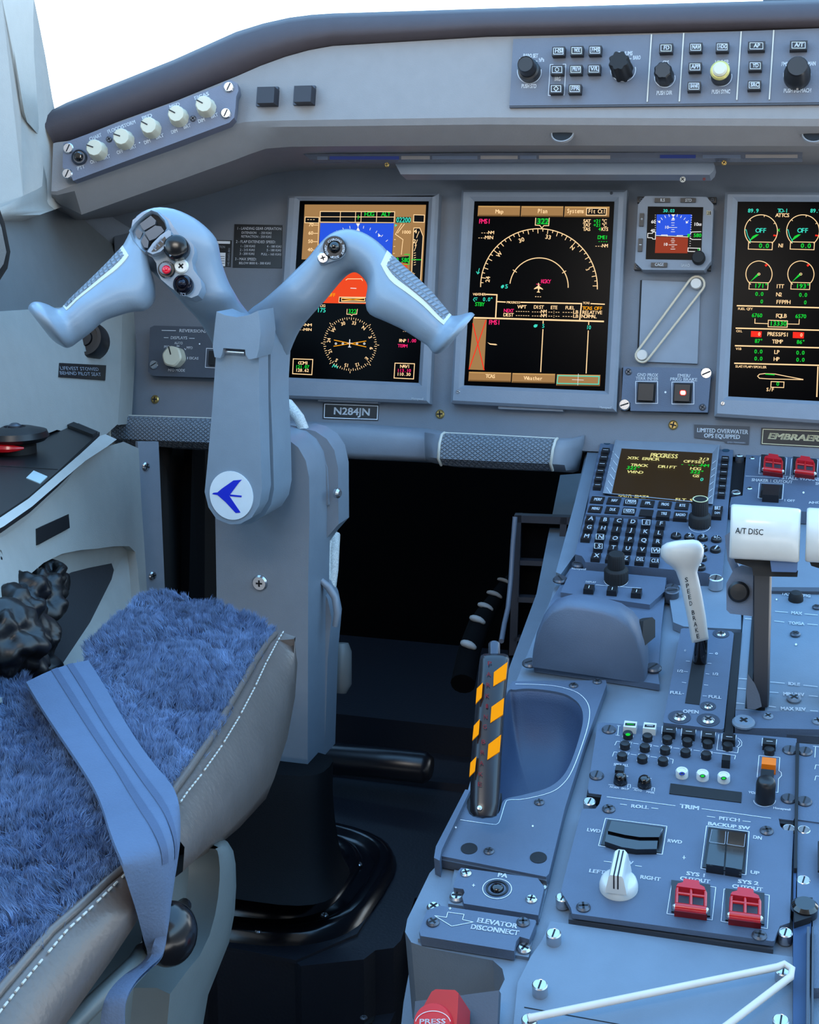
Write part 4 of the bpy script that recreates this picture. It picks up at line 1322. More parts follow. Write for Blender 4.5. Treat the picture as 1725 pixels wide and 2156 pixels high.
p_ = placard('data_placard', 'small white and black data placard half hidden behind the left horn', MP, mp(cD, [(130, 304), (254, 306), (248, 466), (120, 462)]), BLACK,
        [('OPERATION', cD(130, 350), cD(212, 352), 5)], lm=GREYI)
Tx(MP, .0016).fill(mp(cD, [(130, 308), (244, 310), (243, 326), (130, 324)])).fill(mp(cD, [(130, 378), (216, 380), (213, 462), (126, 460)])).out('white_field', WHITEI, p_)
L = Tx(MP, .0018)
for k in range(4): L.line(mp(cD, [(134, 400 + k * 14), (210, 402 + k * 14)]), 1.0)
L.line(mp(cD, [(180, 380), (178, 460)]), .9); L.out('lettering', INK, p_)
Tx(MP, .0018).t('145-05602-001', cD(238, 462), cD(244, 350), 4).out('lettering', GREYI, p_)
p_ = placard('registration_placard', 'black registration placard reading N284JN with white border under the left screen', MP, mp(cD, [(808, 1290), (1144, 1302), (1140, 1396), (806, 1384)]), BLACK,
        [('N284JN', cD(866, 1358), cD(1086, 1366), 14.5, dict(bold=.07))], edge=(mp(cD, [(816, 1296), (1138, 1308), (1134, 1389), (813, 1378)]), 1.6))
Tx(MP, .0016).t('EMBRAER 170-00001', cD(988, 1388), cD(1120, 1393), 3).out('small_lettering', GREYI, p_)
p_ = placard('overwater_placard', 'dark placard reading LIMITED OVERWATER OPS EQUIPPED above the keypad unit', MP, mp(cO, [(-338, 75), (292, 98), (280, 302), (12, 284), (0, 262), (-338, 225)]), mat('placard_dark', (52, 58, 66), .45),
        [('LIMITED OVERWATER', cG(984, 85), cG(1292, 98), 8.5, dict(bold=.08)), ('OPS EQUIPPED', cG(1026, 118), cG(1244, 128), 8.5, dict(bold=.08))])
Tx(MP, .0016).t('EM0170000A001', cG(1170, 152), cG(1280, 156), 3.4).out('small_lettering', GREYI, p_)
placard('maker_placard', 'long black placard with pale border and slanted gold capitals at the photo edge', MP, mp(cO, [(424, 112), (1500, 150), (1480, 360), (416, 298)]), BLACK,
        [('EMBRAER', cO(486, 236), cO(1062, 266), 12, dict(bold=.12, shear=.22))], edge=(mp(cO, [(444, 128), (1480, 166), (1462, 345), (432, 290)]), 1.4), lm=mat('gold_lettering', (214, 200, 160), .5, var=0))
t = Tx(MP, .0165)
t.t('Honeywell', cD(1340, 1268), cD(1412, 1272), 4.5, .06).t('Honeywell', cE(1392, 2068), cE(1500, 2074), 4.5, .06)
hn = t.out('maker_lettering', WHITEI, ip)
# ------------------------------------------------------------------ flight guidance panel on the glareshield
gpn = thing('guidance_panel', 'long grey guidance control panel with knobs and small lettered buttons on the glareshield', 'control panel', GS)
MB().prism(GS.poly(mp(cB, [(138, 202), (900, 178), (1950, 138), (1950, 528), (118, 548)]), .004), -.001, .004, .0006).out('plate', mat('guidance_plate', (96, 101, 112), .5, bump=.3), gpn)
MB().prism(GS.poly(mp(cB, [(118, 545), (1950, 526), (1950, 540), (118, 558)]), .003), -.001, .0032, .0002).out('lower_edge', PLATED, gpn)
HG = .004
for x0, y0, x1, y1 in [(853, 180, 835, 530), (1020, 173, 1003, 528), (1318, 165, 1301, 520), (1487, 158, 1471, 518)]:
    a = GS.L(*cB(x0, y0), HG); b = GS.L(*cB(x1, y1), HG)
    MB().box(min(a.x, b.x), min(a.x, b.x) + .0012, b.y, a.y, HG, HG + .0012, .0002).out('divider', EDGE, gpn)
L = Tx(GS, HG + .0080)
for t_, x, y, w in [('HSI', 372, 265, 62), ('WX', 467, 262, 62), ('FMS', 562, 260, 62), ('', 365, 361, 62), ('PREV', 462, 360, 62), ('V/L', 557, 358, 62), ('', 360, 460, 62), ('FPR', 457, 460, 62), ('FD', 931, 249, 66), ('NAV', 1085, 245, 64), ('HDG', 1223, 243, 64), ('APP', 1081, 347, 64), ('BANK', 1076, 447, 64), ('AP', 1400, 238, 84), ('YD', 1394, 341, 66), ('SRC', 1389, 441, 66), ('A/T', 1619, 234, 86)]:
    key(GS, *cB(x, y), w / 2.4643 * 1.06, 42 / 2.4643 * 1.1, gpn, .002, HG + .0078, BLACK, 'button', .0012)
    cx_, cy_ = cB(x, y)
    hw, hh = w / 2.4643 * .40, 6.4
    L.rect(cx_ - hw, cy_ - hh, cx_ + hw, cy_ + hh, .9)
    if t_: 
        tw = min(hw * .8, 3.0 * len(t_)); L.t(t_, (cx_ - tw, cy_ + 3.4), (cx_ + tw, cy_ + 3.4), 8, .1)
L.line([*[cB(365 + 9 * math.sin(i * .5), 361 - 10 * math.cos(i * .5)) for i in range(13)]], 1.0, True)
L.line(mp(cB, [(360, 448), (372, 460), (360, 472), (348, 460)]), 1.0, True)
L.out('button_lettering', WHITEI, gpn)
L = Tx(GS, HG + .0003)
for t_, a, b in [('BARO SET', (188, 300), (264, 300)), ('IN', (168, 322), (184, 322)), ('hPa', (270, 322), (297, 320)), ('PUSH STD', (179, 457), (256, 457)), ('BRG', (350, 420), (382, 420)), ('MINIMUMS', (668, 290), (755, 287)), ('RA', (640, 312), (668, 312)), ('BARO', (758, 310), (797, 309)), ('PUSH DIR', (880, 493), (960, 491)), ('CRS', (911, 336), (943, 335)), ('PUSH SYNC', (1166, 487), (1262, 485)), ('HDG SEL', (1184, 334), (1256, 332)), ('SPEED', (1588, 318), (1643, 316)), ('FMS', (1528, 343), (1562, 343)), ('MAN', (1666, 341), (1706, 340)), ('PUSH IAS-MACH', (1540, 481), (1682, 479))]:
    L.t(t_, cB(*a), cB(*b), 8.2, .11)
for x, y, r in [(222, 372, 62), (708, 360, 65), (925, 402, 53), (1218, 394, 55), (1612, 390, 70)]:
    c = cB(x, y); L.arc(c, r / 2.4643, r / 2.4643 * .97, 80, 280, 1.4, 30)
L.line(mp(cB, [(345, 334), (330, 335), (320, 495), (332, 496)]), 1.1).line(mp(cB, [(396, 333), (411, 333), (403, 493), (390, 494)]), 1.1)
L.line(mp(cB, [(252, 317), (264, 317)]), 1).line(mp(cB, [(735, 305), (752, 305)]), 1).line(mp(cB, [(1562, 338), (1570, 338)]), 1)
L.out('lettering', WHITEI, gpn)
# knobs
knob(GS, *cB(226, 376), gpn, [(.0108, 0), (.0105, .010), (.0086, .011), (.0080, .024), (.0076, .0255), (.0070, .0247), (.001, .0247)], BLACK, 'baro_knob', HG)
knob(GS, *cB(706, 372), gpn, [(.0108, 0), (.0104, .010), (.0100, .012), (.0100, .030), (.0088, .0325), (.001, .0325)], BLACKM, 'minimums_knob', HG, 56, .16, 8)
knob(GS, *cB(924, 402), gpn, [(.0092, 0), (.0090, .006), (.0085, .008), (.0085, .020), (.0072, .0215), (.001, .0215)], BLACK, 'course_knob', HG, 48, .1, 8)
k_ = knob(GS, *cB(1216, 396), gpn, [(.0094, 0), (.0092, .012), (.0088, .014), (.001, .014)], BLACK, 'heading_knob', HG)
MB().lathe(0, 0, [(.0086, .014), (.0090, .0152), (.0090, .0172), (.0076, .0185), (.001, .0185)], 28).out('gold_ring', mat('knob_gold', (196, 184, 110), .35, metal=.4), k_)
MB().lathe(0, 0, [(.0066, .0185), (.0066, .0205), (.005, .022), (.001, .022)], 28).out('cap', CREAM, k_)
k_ = knob(GS, *cB(1612, 400), gpn, [(.0122, 0), (.0120, .012), (.0104, .014), (.0096, .029), (.0084, .031), (.001, .031)], BLACK, 'speed_knob', HG)
MB().box(.0, .0018, -.0135, -.0118, .001, .006, .0004).out('pointer', STEEL, k_)

# ------------------------------------------------------------------ lighting panel on the left wing
q = [GS.w(P(x, y, dGS(x, y) + d)) for x, y, d in [(140, 340, -.046), (497, 214, -.001), (365, 262, -.014)]]
qa, qb = GS.W(q[0]), GS.W(q[1])
uu = (qb - qa).normalized()
LW = Fr(P(300, 290, dGS(300, 290) - .030), uu, (0, .20, .98))
lp = thing('lighting_panel', 'sloping dimmer panel with five cream knobs on the left end of the glareshield', 'control panel', LW)
HL = .012
MB().prism(LW.poly(mp(cA, [(328, 742), (1150, 440), (1160, 425), (1200, 415), (1232, 432), (1238, 470), (1226, 500), (1222, 560), (1215, 610), (1190, 636), (380, 938), (360, 900), (325, 868)]), HL), -.012, HL, .002).out('plate', mat('lighting_plate', (104, 108, 122), .5, bump=.3), lp)
for x, y in [(355, 770), (350, 902), (1188, 452), (1173, 588)]:
    screw(LW, *cA(x, y), lp, 'flat', 1.35, STEEL, HL, .8)
kn = [(510, 785), (648, 728), (788, 670), (930, 610), (1072, 560)]
for i, (x, y) in enumerate(kn):
    knob(LW, *cA(x, y), lp, [(.0104, 0), (.0102, .002), (.0094, .0035), (.0088, .015), (.0078, .0163), (.001, .0163)], CREAM, 'dimmer_knob', HL, 30, .05, 10, (.001, .0082, .0006, .0165), (.9, .9, .75, .75, .75)[i], INK)
knob(LW, *cA(413, 817), lp, [(.0082, 0), (.0082, .002), (.0072, .0032), (.0062, .002), (.001, .002)], STEELD, 'jack_socket', HL)
knob(LW, *cA(411, 815), lp, [(.005, .001), (.0048, .004), (.0034, .0054), (.001, .0056)], BLACKG, 'jack_plug', HL)
L = Tx(LW, HL + .0003)
for t_, a, b in [('CHART', (466, 732), (528, 708)), ('FLOOD/STORM', (560, 694), (704, 640)), ('PFD', (738, 624), (790, 606)), ('MFD', (880, 566), (934, 548)), ('EICAS', (1010, 520), (1084, 494)), ('OFF', (470, 852), (504, 840)), ('BRT', (536, 830), (572, 818)), ('OFF', (608, 802), (640, 790)), ('BRT', (674, 778), (708, 766)), ('DIM', (750, 750), (782, 738)), ('BRT', (810, 724), (850, 710)), ('DIM', (890, 696), (922, 685)), ('BRT', (954, 670), (990, 658)), ('DIM', (1030, 640), (1064, 628)), ('BRT', (1096, 616), (1132, 602)), ('PTT', (402, 884), (440, 872))]:
    L.t(t_, cA(*a), cA(*b), 7.2, .1)
for x, y in kn: L.arc(cA(x, y), 20, 20, 110, 250, 1.2, 16)
L.fill(mp(cA, circ(724, 740, 3.5, 6))); L.out('lettering', WHITEI, lp)
for x, y in [(567, 722), (1002, 615)]: screw(LW, *cA(x, y), lp, 'cross', 1.1, STEELD, HL)
# ------------------------------------------------------------------ control column and yoke
cc_ = thing('control_column', 'blue grey control column carrying a ram horn yoke with a round emblem on its hub', 'control column', YK)
YD = 1.19


def section(A, B, d, th, n=20, sq=2.0):
    """closed section between two silhouette pixels, th = half depth in metres"""
    a, b = YK.w(P(A[0], A[1], d)), YK.w(P(B[0], B[1], d))
    c = (a + b) / 2
    ax = (a - b) / 2
    vw = YK.w(YK.O + ray((A[0] + B[0]) / 2, (A[1] + B[1]) / 2)) .normalized() * -th     # toward the viewer side
    vw = vw - ax.normalized() * vw.dot(ax.normalized())
    vw = vw.normalized() * th
    r = []
    for i in range(n):
        t = 2 * PI * i / n
        co, si = math.cos(t), math.sin(t)
        e = 2 / sq
        r.append(c + ax * math.copysign(abs(co) ** e, co) + vw * math.copysign(abs(si) ** e, si))
    return c, ax, vw, r


class Horn:
    def __init__(s, secs):
        s.secs = secs

    def at(s, t):
        """Catmull-Rom between the listed sections"""
        n = len(s.secs)
        i = max(0, min(n - 2, int(math.floor(t))))
        f = t - i
        p = [s.secs[max(0, min(n - 1, k))] for k in (i - 1, i, i + 1, i + 2)]
        def cr(a, b, c, d):
            return .5 * (2 * b + (c - a) * f + (2 * a - 5 * b + 4 * c - d) * f * f + (3 * b - a - 3 * c + d) * f ** 3)
        v = [cr(*[q[k] for q in p]) for k in range(7)]
        return v

    def ring(s, t, n=20, grow=0.0, rng=None):
        v = s.at(t)
        c, ax, vw, r = section((v[0], v[1]), (v[2], v[3]), v[4], v[5], n, v[6])
        if rng is None and grow == 0: return r
        out = []
        al = ax.length
        m = n if rng else n
        for i in range(m + (1 if rng else 0)):
            a = (rng[0] + (rng[1] - rng[0]) * i / m) if rng else 2 * PI * i / m
            co, si = math.cos(a), math.sin(a)
            e = 2 / v[6]
            p = c + ax * (1 + grow / al) * math.copysign(abs(co) ** e, co) + vw * (1 + grow / v[5]) * math.copysign(abs(si) ** e, si)
            out.append(p)
        return out

    def mesh(s, name, m, parent, step=.34):
        n = len(s.secs) - 1
        k = int(n / step)
        rr = [s.ring(n * i / k) for i in range(k + 1)]
        return MB().loft(rr).out(name, m, parent, 70)

    def patch(s, name, m, parent, t0, t1, a0, a1, grow, label=None, nt=14, na=8):
        rr = []
        for i in range(nt + 1):
            t = t0 + (t1 - t0) * i / nt
            k = .5 if i in (0, nt) else 1.0
            tip = .25 * (1 - k)
            o = s.ring(t, na, grow * k, (math.radians(a0), math.radians(a1)))
            inn = s.ring(t, na, -.001, (math.radians(a0), math.radians(a1)))
            rr.append(o + inn[::-1])
        return MB().loft(rr).out(name, m, parent, 50, label=label)


# (Ax, Ay, Bx, By, depth, half depth, squareness)
LH = Horn([
    (560, 720, 462, 760, 1.25, .016, 2.4), (534, 672, 446, 720, 1.232, .022, 2.5), (510, 642, 416, 672, 1.216, .022, 2.4), (495, 618, 386, 641, 1.20, .021, 2.3), (480, 590, 361, 613, 1.195, .021, 2.3),
    (466, 548, 338, 590, 1.19, .022, 2.2), (458, 508, 322, 574, 1.185, .023, 2.2), (436, 480, 315, 568, 1.18, .024, 2.2), (404, 456, 309, 566, 1.175, .024, 2.2), (362, 439, 306, 566, 1.17, .024, 2.2),
    (322, 439, 308, 566, 1.168, .024, 2.2), (288, 458, 318, 572, 1.165, .024, 2.2), (274, 492, 326, 600, 1.162, .025, 2.1), (258, 522, 325, 632, 1.158, .025, 2.1), (236, 548, 306, 652, 1.152, .025, 2.1),
    (212, 573, 278, 655, 1.146, .025, 2.0), (184, 601, 248, 663, 1.14, .024, 2.0), (158, 626, 216, 675, 1.134, .023, 2.0), (138, 645, 190, 698, 1.13, .022, 2.0), (122, 652, 166, 716, 1.128, .023, 2.0),
    (102, 644, 150, 727, 1.124, .029, 2.0), (86, 640, 138, 729, 1.12, .036, 2.0), (74, 641, 126, 724, 1.118, .038, 2.0), (66, 648, 112, 715, 1.117, .036, 2.0), (63, 656, 100, 704, 1.116, .030, 2.0)])
LH.mesh('left_horn', YOKE, cc_)
LH.patch('grip_edging', EDGE, cc_, 12.9, 18.2, -40, 66, .0006)
LH.patch('grip_pad', RIB, cc_, 13.15, 18.0, -38, 56, .0011)
RH = Horn([
    (490, 700, 596, 790, 1.255, .016, 2.4), (524, 656, 610, 742, 1.235, .022, 2.5), (556, 632, 630, 696, 1.218, .022, 2.4), (590, 602, 656, 663, 1.20, .021, 2.3), (623, 570, 680, 637, 1.195, .021, 2.3),
    (650, 543, 703, 609, 1.19, .021, 2.2), (674, 514, 722, 587, 1.185, .022, 2.2), (698, 493, 735, 576, 1.18, .022, 2.2), (730, 484, 748, 572, 1.175, .023, 2.2), (764, 491, 762, 581, 1.17, .023, 2.2), (796, 511, 774, 600, 1.165, .024, 2.2),
    (822, 536, 770, 632, 1.16, .025, 2.1), (846, 560, 777, 660, 1.155, .025, 2.1), (876, 586, 812, 677, 1.148, .025, 2.0), (908, 617, 848, 694, 1.142, .024, 2.0), (934, 648, 878, 713, 1.137, .023, 2.0), (950, 664, 900, 728, 1.134, .023, 2.0),
    (967, 664, 908, 738, 1.131, .028, 2.0), (982, 660, 915, 744, 1.128, .035, 2.0), (993, 659, 925, 744, 1.126, .037, 2.0), (999, 664, 940, 735, 1.125, .034, 2.0)])
RH.mesh('right_horn', YOKE, cc_)
RH.patch('grip_edging', EDGE, cc_, 10.7, 16.0, -30, 78, .0006)
RH.patch('grip_pad', RIB, cc_, 11.1, 15.7, -26, 66, .0011)

# neck: back layer, front cover, clip
bk = [(475, 640), (560, 640), (600, 700), (609, 735), (607, 835), (611, 946), (613, 1030), (609, 1060), (596, 1082), (575, 1096), (520, 1104), (480, 1095), (455, 1060), (450, 1000), (460, 800), (455, 700)]
ha = -.030
MB().prism(YK.poly([(470, 690), (545, 690), (562, 704), (570, 735), (570, 835), (575, 946), (577, 1030), (571, 1062), (556, 1086), (530, 1102), (500, 1106), (470, 1092), (452, 1060), (447, 1000), (455, 860), (460, 757)], ha), -.074, ha, .004, 3).out('neck', YOKE, cc_, 40)
fc = [(456, 730), (545, 735), (546, 840), (549, 960), (552, 1030), (546, 1064), (530, 1090), (506, 1103), (484, 1104), (456, 1093), (439, 1068), (431, 1036), (436, 985), (447, 860)]
MB().prism(YK.poly([(470, 760), (540, 760), (540, 1040), (505, 1080), (460, 1050), (450, 1000)], -.02), -.035, -.018).out('spacer', PLATED, cc_)
MB().prism(YK.poly(fc, 0), -.021, 0, .0035, 3).out('front_cover', YOKE, cc_, 40)
cap_ = MB()
cap_.prism(YK.poly([(456, 656), (474, 664), (498, 668), (522, 664), (544, 654), (549, 700), (545, 736), (540, 754), (524, 757), (517, 746), (516, 736), (470, 733), (468, 745), (464, 754), (452, 752), (448, 730), (452, 690)], .008), -.026, .008, .004, 3)
cap_.out('chart_clip', YOKE, cc_, 40)
MB().tube([YK.L(470, 740, .001), YK.L(516, 743, .001)], .0024, 12).out('clip_pin', STEEL, cc_)
# hub emblem
c0 = YK.L(488, 1043, .0)
rx, ry = abs(YK.L(534, 1043).x - YK.L(443, 1043).x) / 2, abs(YK.L(488, 992).y - YK.L(488, 1094).y) / 2
MB().prism([(c0.x + rx * math.cos(2 * PI * i / 40), c0.y + ry * math.sin(2 * PI * i / 40)) for i in range(40)], -.001, .0012, .0005).out('emblem_disc', mat('emblem_white', (214, 226, 232), .25, coat=.3), cc_)
t = Tx(YK, .0016)
t.fill(mp(cY, [(166, 1438), (180, 1428), (208, 1426), (240, 1398), (330, 1335), (394, 1330), (372, 1350), (304, 1442), (298, 1452), (384, 1578), (346, 1582), (270, 1500), (208, 1446)])).fill(mp(cY, [(304, 1441), (392, 1450), (390, 1463), (300, 1455)]))
t.out('emblem', BLUEI, cc_, 'dark blue swept wing emblem')
# column body
hb = -.090
MB().prism(YK.poly([(453, 1070), (456, 1240), (457, 1640), (648, 1628), (649, 1224), (652, 1085), (651, 1005), (644, 970), (628, 942), (606, 925), (560, 915), (470, 930)], hb), -.150, hb, .008, 3).out('column_body', COLG, cc_, 40)
hs_ = -.140
MB().prism(YK.poly([(600, 1106), (600, 930), (622, 905), (640, 902), (664, 908), (688, 924), (704, 948), (712, 985), (713, 1104), (690, 1130), (668, 1160), (671, 1220), (690, 1262), (698, 1300), (690, 1390), (684, 1590), (645, 1618), (600, 1610)], hs_), -.172, hs_, .006, 3).out('rear_shell', COLG, cc_, 40)
MB().prism(YK.poly([(640, 1068), (642, 925), (648, 925), (676, 948), (690, 985), (694, 1062)], -.139), -.14, -.1365, .001).out('access_cover', COLG, cc_, 40)
fs = Fr(YK.W(YK.L(660, 1050, -.12)), (0, 1, 0), (0, 0, 1))
sd = Fr(PX(700, 1040, P(700, 1040, 1.33).x), (.1, 1, 0), (0, 0, 1))
screw(YK, 548, 1227, cc_, 'flat', 1.9, STEEL, hb, 0, True)
b = MB(); p = YK.L(705, 1038, -.13); b.lathe(0, 0, [(.005, 0), (.005, .003), (.003, .005), (.001, .005)], 16)
o = b.out('side_fastener', STEEL, cc_); o.matrix_local = Matrix.Translation(p + Vector((.001, 0, -.001))) @ Matrix.Rotation(PI / 2 * .8, 4, 'Y')
# braided cables
BRAID = mat('braided_cable', (206, 206, 202), .5, var=.25, scale=700, bump=1, bscale=1600)
for pts, r in ([[(606, 850, 1.335), (616, 862, 1.33), (630, 880, 1.325), (640, 905, 1.325)], .0055], [[(704, 1125, 1.395), (702, 1160, 1.385), (700, 1200, 1.38), (694, 1245, 1.38)], .0062], [[(690, 1140, 1.385), (688, 1170, 1.38), (688, 1210, 1.375), (684, 1250, 1.375)], .005]):
    MB().tube([YK.w(P(*p)) for p in pts], r, 10).out('braided_cable', BRAID, cc_, 70)
MB().tube([YK.w(P(*p)) for p in [(676, 1222, 1.335), (692, 1236, 1.335), (706, 1258, 1.335), (711, 1290, 1.335), (706, 1318, 1.34)]], [.003, .004, .004, .004, .003], 8).out('side_lip', COLG, cc_, 70)
# reservoir bottle
b = MB(); pc = YK.w(P(716, 1405, 1.43))
rr = [YK.w(P(*p)) for p in [(716, 1354, 1.43), (716, 1372, 1.43), (716, 1440, 1.43), (714, 1458, 1.43)]]
b.tube(rr, [.009, .0125, .0125, .008], 20)
b.out('reservoir', mat('milky_plastic', (120, 120, 118), .4, trans=.3), cc_, 60)
# black boot below
bt = MB()
def ring_at(cxp, cyp, d, hx, hy, n=24, sq=3.2):
    c = YK.w(P(cxp, cyp, d))
    out = []
    for i in range(n):
        t = 2 * PI * i / n
        co, si = math.cos(t), math.sin(t); e = 2 / sq
        out.append(c + Vector((hx * math.copysign(abs(co) ** e, co), 0, hy * math.copysign(abs(si) ** e, si))))
    return out
bt.loft([ring_at(578, 1600, 1.35, .058, .032), ring_at(576, 1660, 1.345, .058, .034), ring_at(574, 1720, 1.345, .061, .036), ring_at(570, 1770, 1.34, .066, .040), ring_at(566, 1810, 1.34, .072, .046), ring_at(562, 1840, 1.335, .080, .054)])
bt.out('boot', mat('boot_black', (5, 5, 8), .7, bump=.4, spec=.2), cc_, 60)
# boot flange on the floor plate
bf = thing('boot_flange', 'glossy black ringed flange screwed to the floor around the column boot', 'flange', Fr(PZ(560, 1900, .103), (1, 0, 0), (0, 1, 0)))
bff = Fr(PZ(560, 1900, .103), (1, 0, 0), (0, 1, 0))
def sup(cx, cy, hx, hy, n=40, sq=3.4):
    o = []
    for i in range(n):
        t = 2 * PI * i / n; co, si = math.cos(t), math.sin(t); e = 2 / sq
        o.append((cx + hx * math.copysign(abs(co) ** e, co), cy + hy * math.copysign(abs(si) ** e, si)))
    return o
pr = bff.w(PZ(826, 1840, .103)).x
pn = bff.w(PZ(640, 2005, .103)).y
pfar = bff.w(PZ(760, 1755, .103)).y
cxm, hx = pr - .165, .165
cym, hy = (pn + pfar) / 2, (pfar - pn) / 2
GB_ = mat('boot_gloss', (14, 14, 20), .18)
b = MB()
b.loft([[Vector((x, y, z)) for x, y in sup(cxm, cym, hx - k, hy - k)] for k, z in ((-.004, 0), (0, .010), (.006, .014), (.014, .013), (.018, .008), (.030, .008), (.034, .016), (.042, .020), (.050, .016), (.056, .020))], True)
b.out('flange', GB_, bf, 50)
for x, y in mp(cL, [(298, 1295), (475, 1325), (872, 1232), (1078, 922)]):
    screw(bff, x, y, bf, 'cross', 1.4, STEEL, .010)

# ---- left horn controls
YL = Fr(P(360, 520, 1.150), (.93, .30, .10), (-.02, .22, 1))
FRX[0] = YL
def lx(pts): return mp(cX, pts)
pod = [(560, 190), (700, 230), (830, 320), (920, 470), (1010, 590), (1150, 650), (1235, 760), (1250, 880), (1205, 1010), (1235, 1160), (1345, 1310), (1372, 1450), (1310, 1580), (1200, 1625), (1010, 1560), (850, 1450), (700, 1320), (640, 1200), (620, 1050), (560, 960), (450, 900), (290, 760), (190, 560), (230, 340), (400, 210)]
MB().prism(YL.poly(lx(pod), .004), -.022, .004, .004, 3).out('switch_pod', YOKE, cc_, 40)
cup = [(210, 520), (300, 400), (440, 270), (550, 205), (650, 240), (760, 360), (805, 480), (760, 560), (620, 680), (520, 800), (455, 865), (380, 820), (270, 680)]
b = MB(); oc = YL.poly(lx(cup), .008)
ctr = sum((Vector((p[0], p[1])) for p in oc), Vector((0, 0))) / len(oc)
def sc(k, z): return [Vector((ctr.x + (p[0] - ctr.x) * k, ctr.y + (p[1] - ctr.y) * k, z)) for p in oc]
b.loft([sc(1.16, .002), sc(1.12, .009), sc(1.04, .012), sc(.98, .010), sc(.92, .0045)], cap=False)
b.out('trim_switch_rim', YOKE, cc_, 60)
MB().prism([p.xy for p in sc(.96, 0)], .003, .0048).out('trim_switch_well', BLACKM, cc_)
GB2 = mat('switch_grey', (78, 82, 88), .4)
for q in ([(350, 400), (530, 265), (615, 345), (600, 410), (420, 510), (385, 470)], [(430, 545), (600, 430), (700, 445), (750, 520), (610, 640), (510, 680)], [(268, 540), (310, 480), (395, 545), (350, 650), (300, 620)], [(370, 690), (420, 580), (495, 690), (480, 800), (420, 790)]):
    MB().prism(YL.poly(lx(q), .011), .004, .011, .0018).out('trim_rocker', GB2, cc_)
b = MB(); b.prism(YL.poly(lx([(470, 860), (560, 720), (690, 590), (820, 500), (862, 520), (860, 640), (800, 760), (690, 860), (560, 905)]), .016), .004, .016, .004, 3)
b.out('switch_guard', YOKE, cc_, 40)
MB().prism(YL.poly(lx([(540, 860), (640, 730), (760, 610), (780, 650), (720, 770), (620, 850)]), .0168), .015, .0168, .0006).out('guard_inlay', BLACK, cc_)
Tx(YL, .0170).t('PTT', cX(606, 850), cX(752, 690), 9, .08).out('lettering', GREYI, cc_)
knob(YL, *cX(985, 830), cc_, [(.0105, 0), (.0105, .012), (.0096, .0150), (.0075, .0165), (.001, .0168)], mat('switch_black', (12, 12, 14), .22), 'rocker_switch', .002)
b = MB()
for i in range(6):
    b.tube([YL.L(*cX(768 + i * 26, 750 - i * 15), .0168), YL.L(*cX(868 + i * 24, 935 - i * 17), .0168)], .0013, 8)
b.out('rocker_ridges', BEZEL, cc_, 60, kind='stuff')
k1 = YL.scale(*cX(810, 1170))[0] / 7.841
MB().lathe(YL.L(*cX(808, 1175), 0).x, YL.L(*cX(808, 1175), 0).y, [(140 * k1, .002), (140 * k1, .0062), (128 * k1, .0072)], 30).out('button_collar', BLACK, cc_)
MB().lathe(YL.L(*cX(795, 1165), 0).x, YL.L(*cX(795, 1165), 0).y, [(98 * k1, .006), (96 * k1, .0086), (88 * k1, .009)], 28).out('button_bezel', BEZEL, cc_)
p = YL.L(*cX(786, 1158), .0105)
MB().ball(p, 72 * k1, 1, 1, .55).out('disconnect_button', mat('red_button', (214, 12, 40), .15, coat=.4), cc_)
Tx(YL, .0075).t('AP/TRIM', cX(712, 1078), cX(905, 1068), 6, .06).t('DISC', cX(760, 1315), cX(850, 1320), 5, .06).out('lettering', GREYI, cc_)
p = YL.L(*cX(1090, 1430), 0)
MB().lathe(p.x, p.y, [(165 * k1, .002), (165 * k1, .010), (140 * k1, .0135), (110 * k1, .015), (100 * k1, .0138), (80 * k1, .0138), (60 * k1, .017), (.001, .0185)], 32).out('round_button', mat('dark_chrome', (22, 22, 34), .08, metal=.5), cc_, 60)
Tx(YL, .0156).t('TCS', cX(1010, 1585), cX(1100, 1595), 6, .08).out('lettering', GREYI, cc_)
screw(YL, *cX(270, 852), cc_, 'flat', 1.9, WHITE, .002, .3, True)
screw(YL, *cX(1035, 1105), cc_, 'flat', 1.5, WHITE, .004, .6, True)
# ---- right horn button
YR = Fr(P(704, 524, 1.158), (.93, .30, .10), (-.02, .22, 1))
k2 = YR.scale(704, 524)[0]
FRX[0] = YR
MB().prism([YR.L(*p).xy for p in [(730, 512), (732, 532), (720, 545), (700, 551), (686, 555), (674, 555), (668, 546), (672, 532), (684, 505), (700, 498), (716, 499)]], -.012, .002, .0012).out('switch_plate', YOKE, cc_)
p = YR.L(705, 523, 0)
b = MB(); b.lathe(p.x, p.y, [(24 * k2, .001), (24 * k2, .006), (22 * k2, .007), (13.5 * k2, .007), (13 * k2, .004), (.0005, .004)], 32); b.out('button_collar', BLACK, cc_)
MB().ball(Vector((p.x, p.y, .008)), 11 * k2, 1, 1, .6).out('chrono_button', BLACKG, cc_)
screw(YR, *cD(806, 413), cc_, 'flat', 1.2, STEEL, .002, .2, True)
t = Tx(YR, .0074)
def arc_text(s_, a0, a1, r):
    for i, ch in enumerate(s_):
        a_ = math.radians(a0 + (a1 - a0) * (i + .5) / len(s_)); w = 2.4
        x, y = 705 + r * math.sin(a_), 523 - r * math.cos(a_)
        t.t(ch, (x - math.cos(a_) * w, y - math.sin(a_) * w), (x + math.cos(a_) * w, y + math.sin(a_) * w), 4.6, .08)
arc_text('CHRONO', -50, 50, 16.5); arc_text('RESET', 65, 130, 16.5); arc_text('STOP', 150, 205, 16.5); arc_text('START', 225, 290, 16.5)
t.out('lettering', WHITEI, cc_)

FRX[0] = None
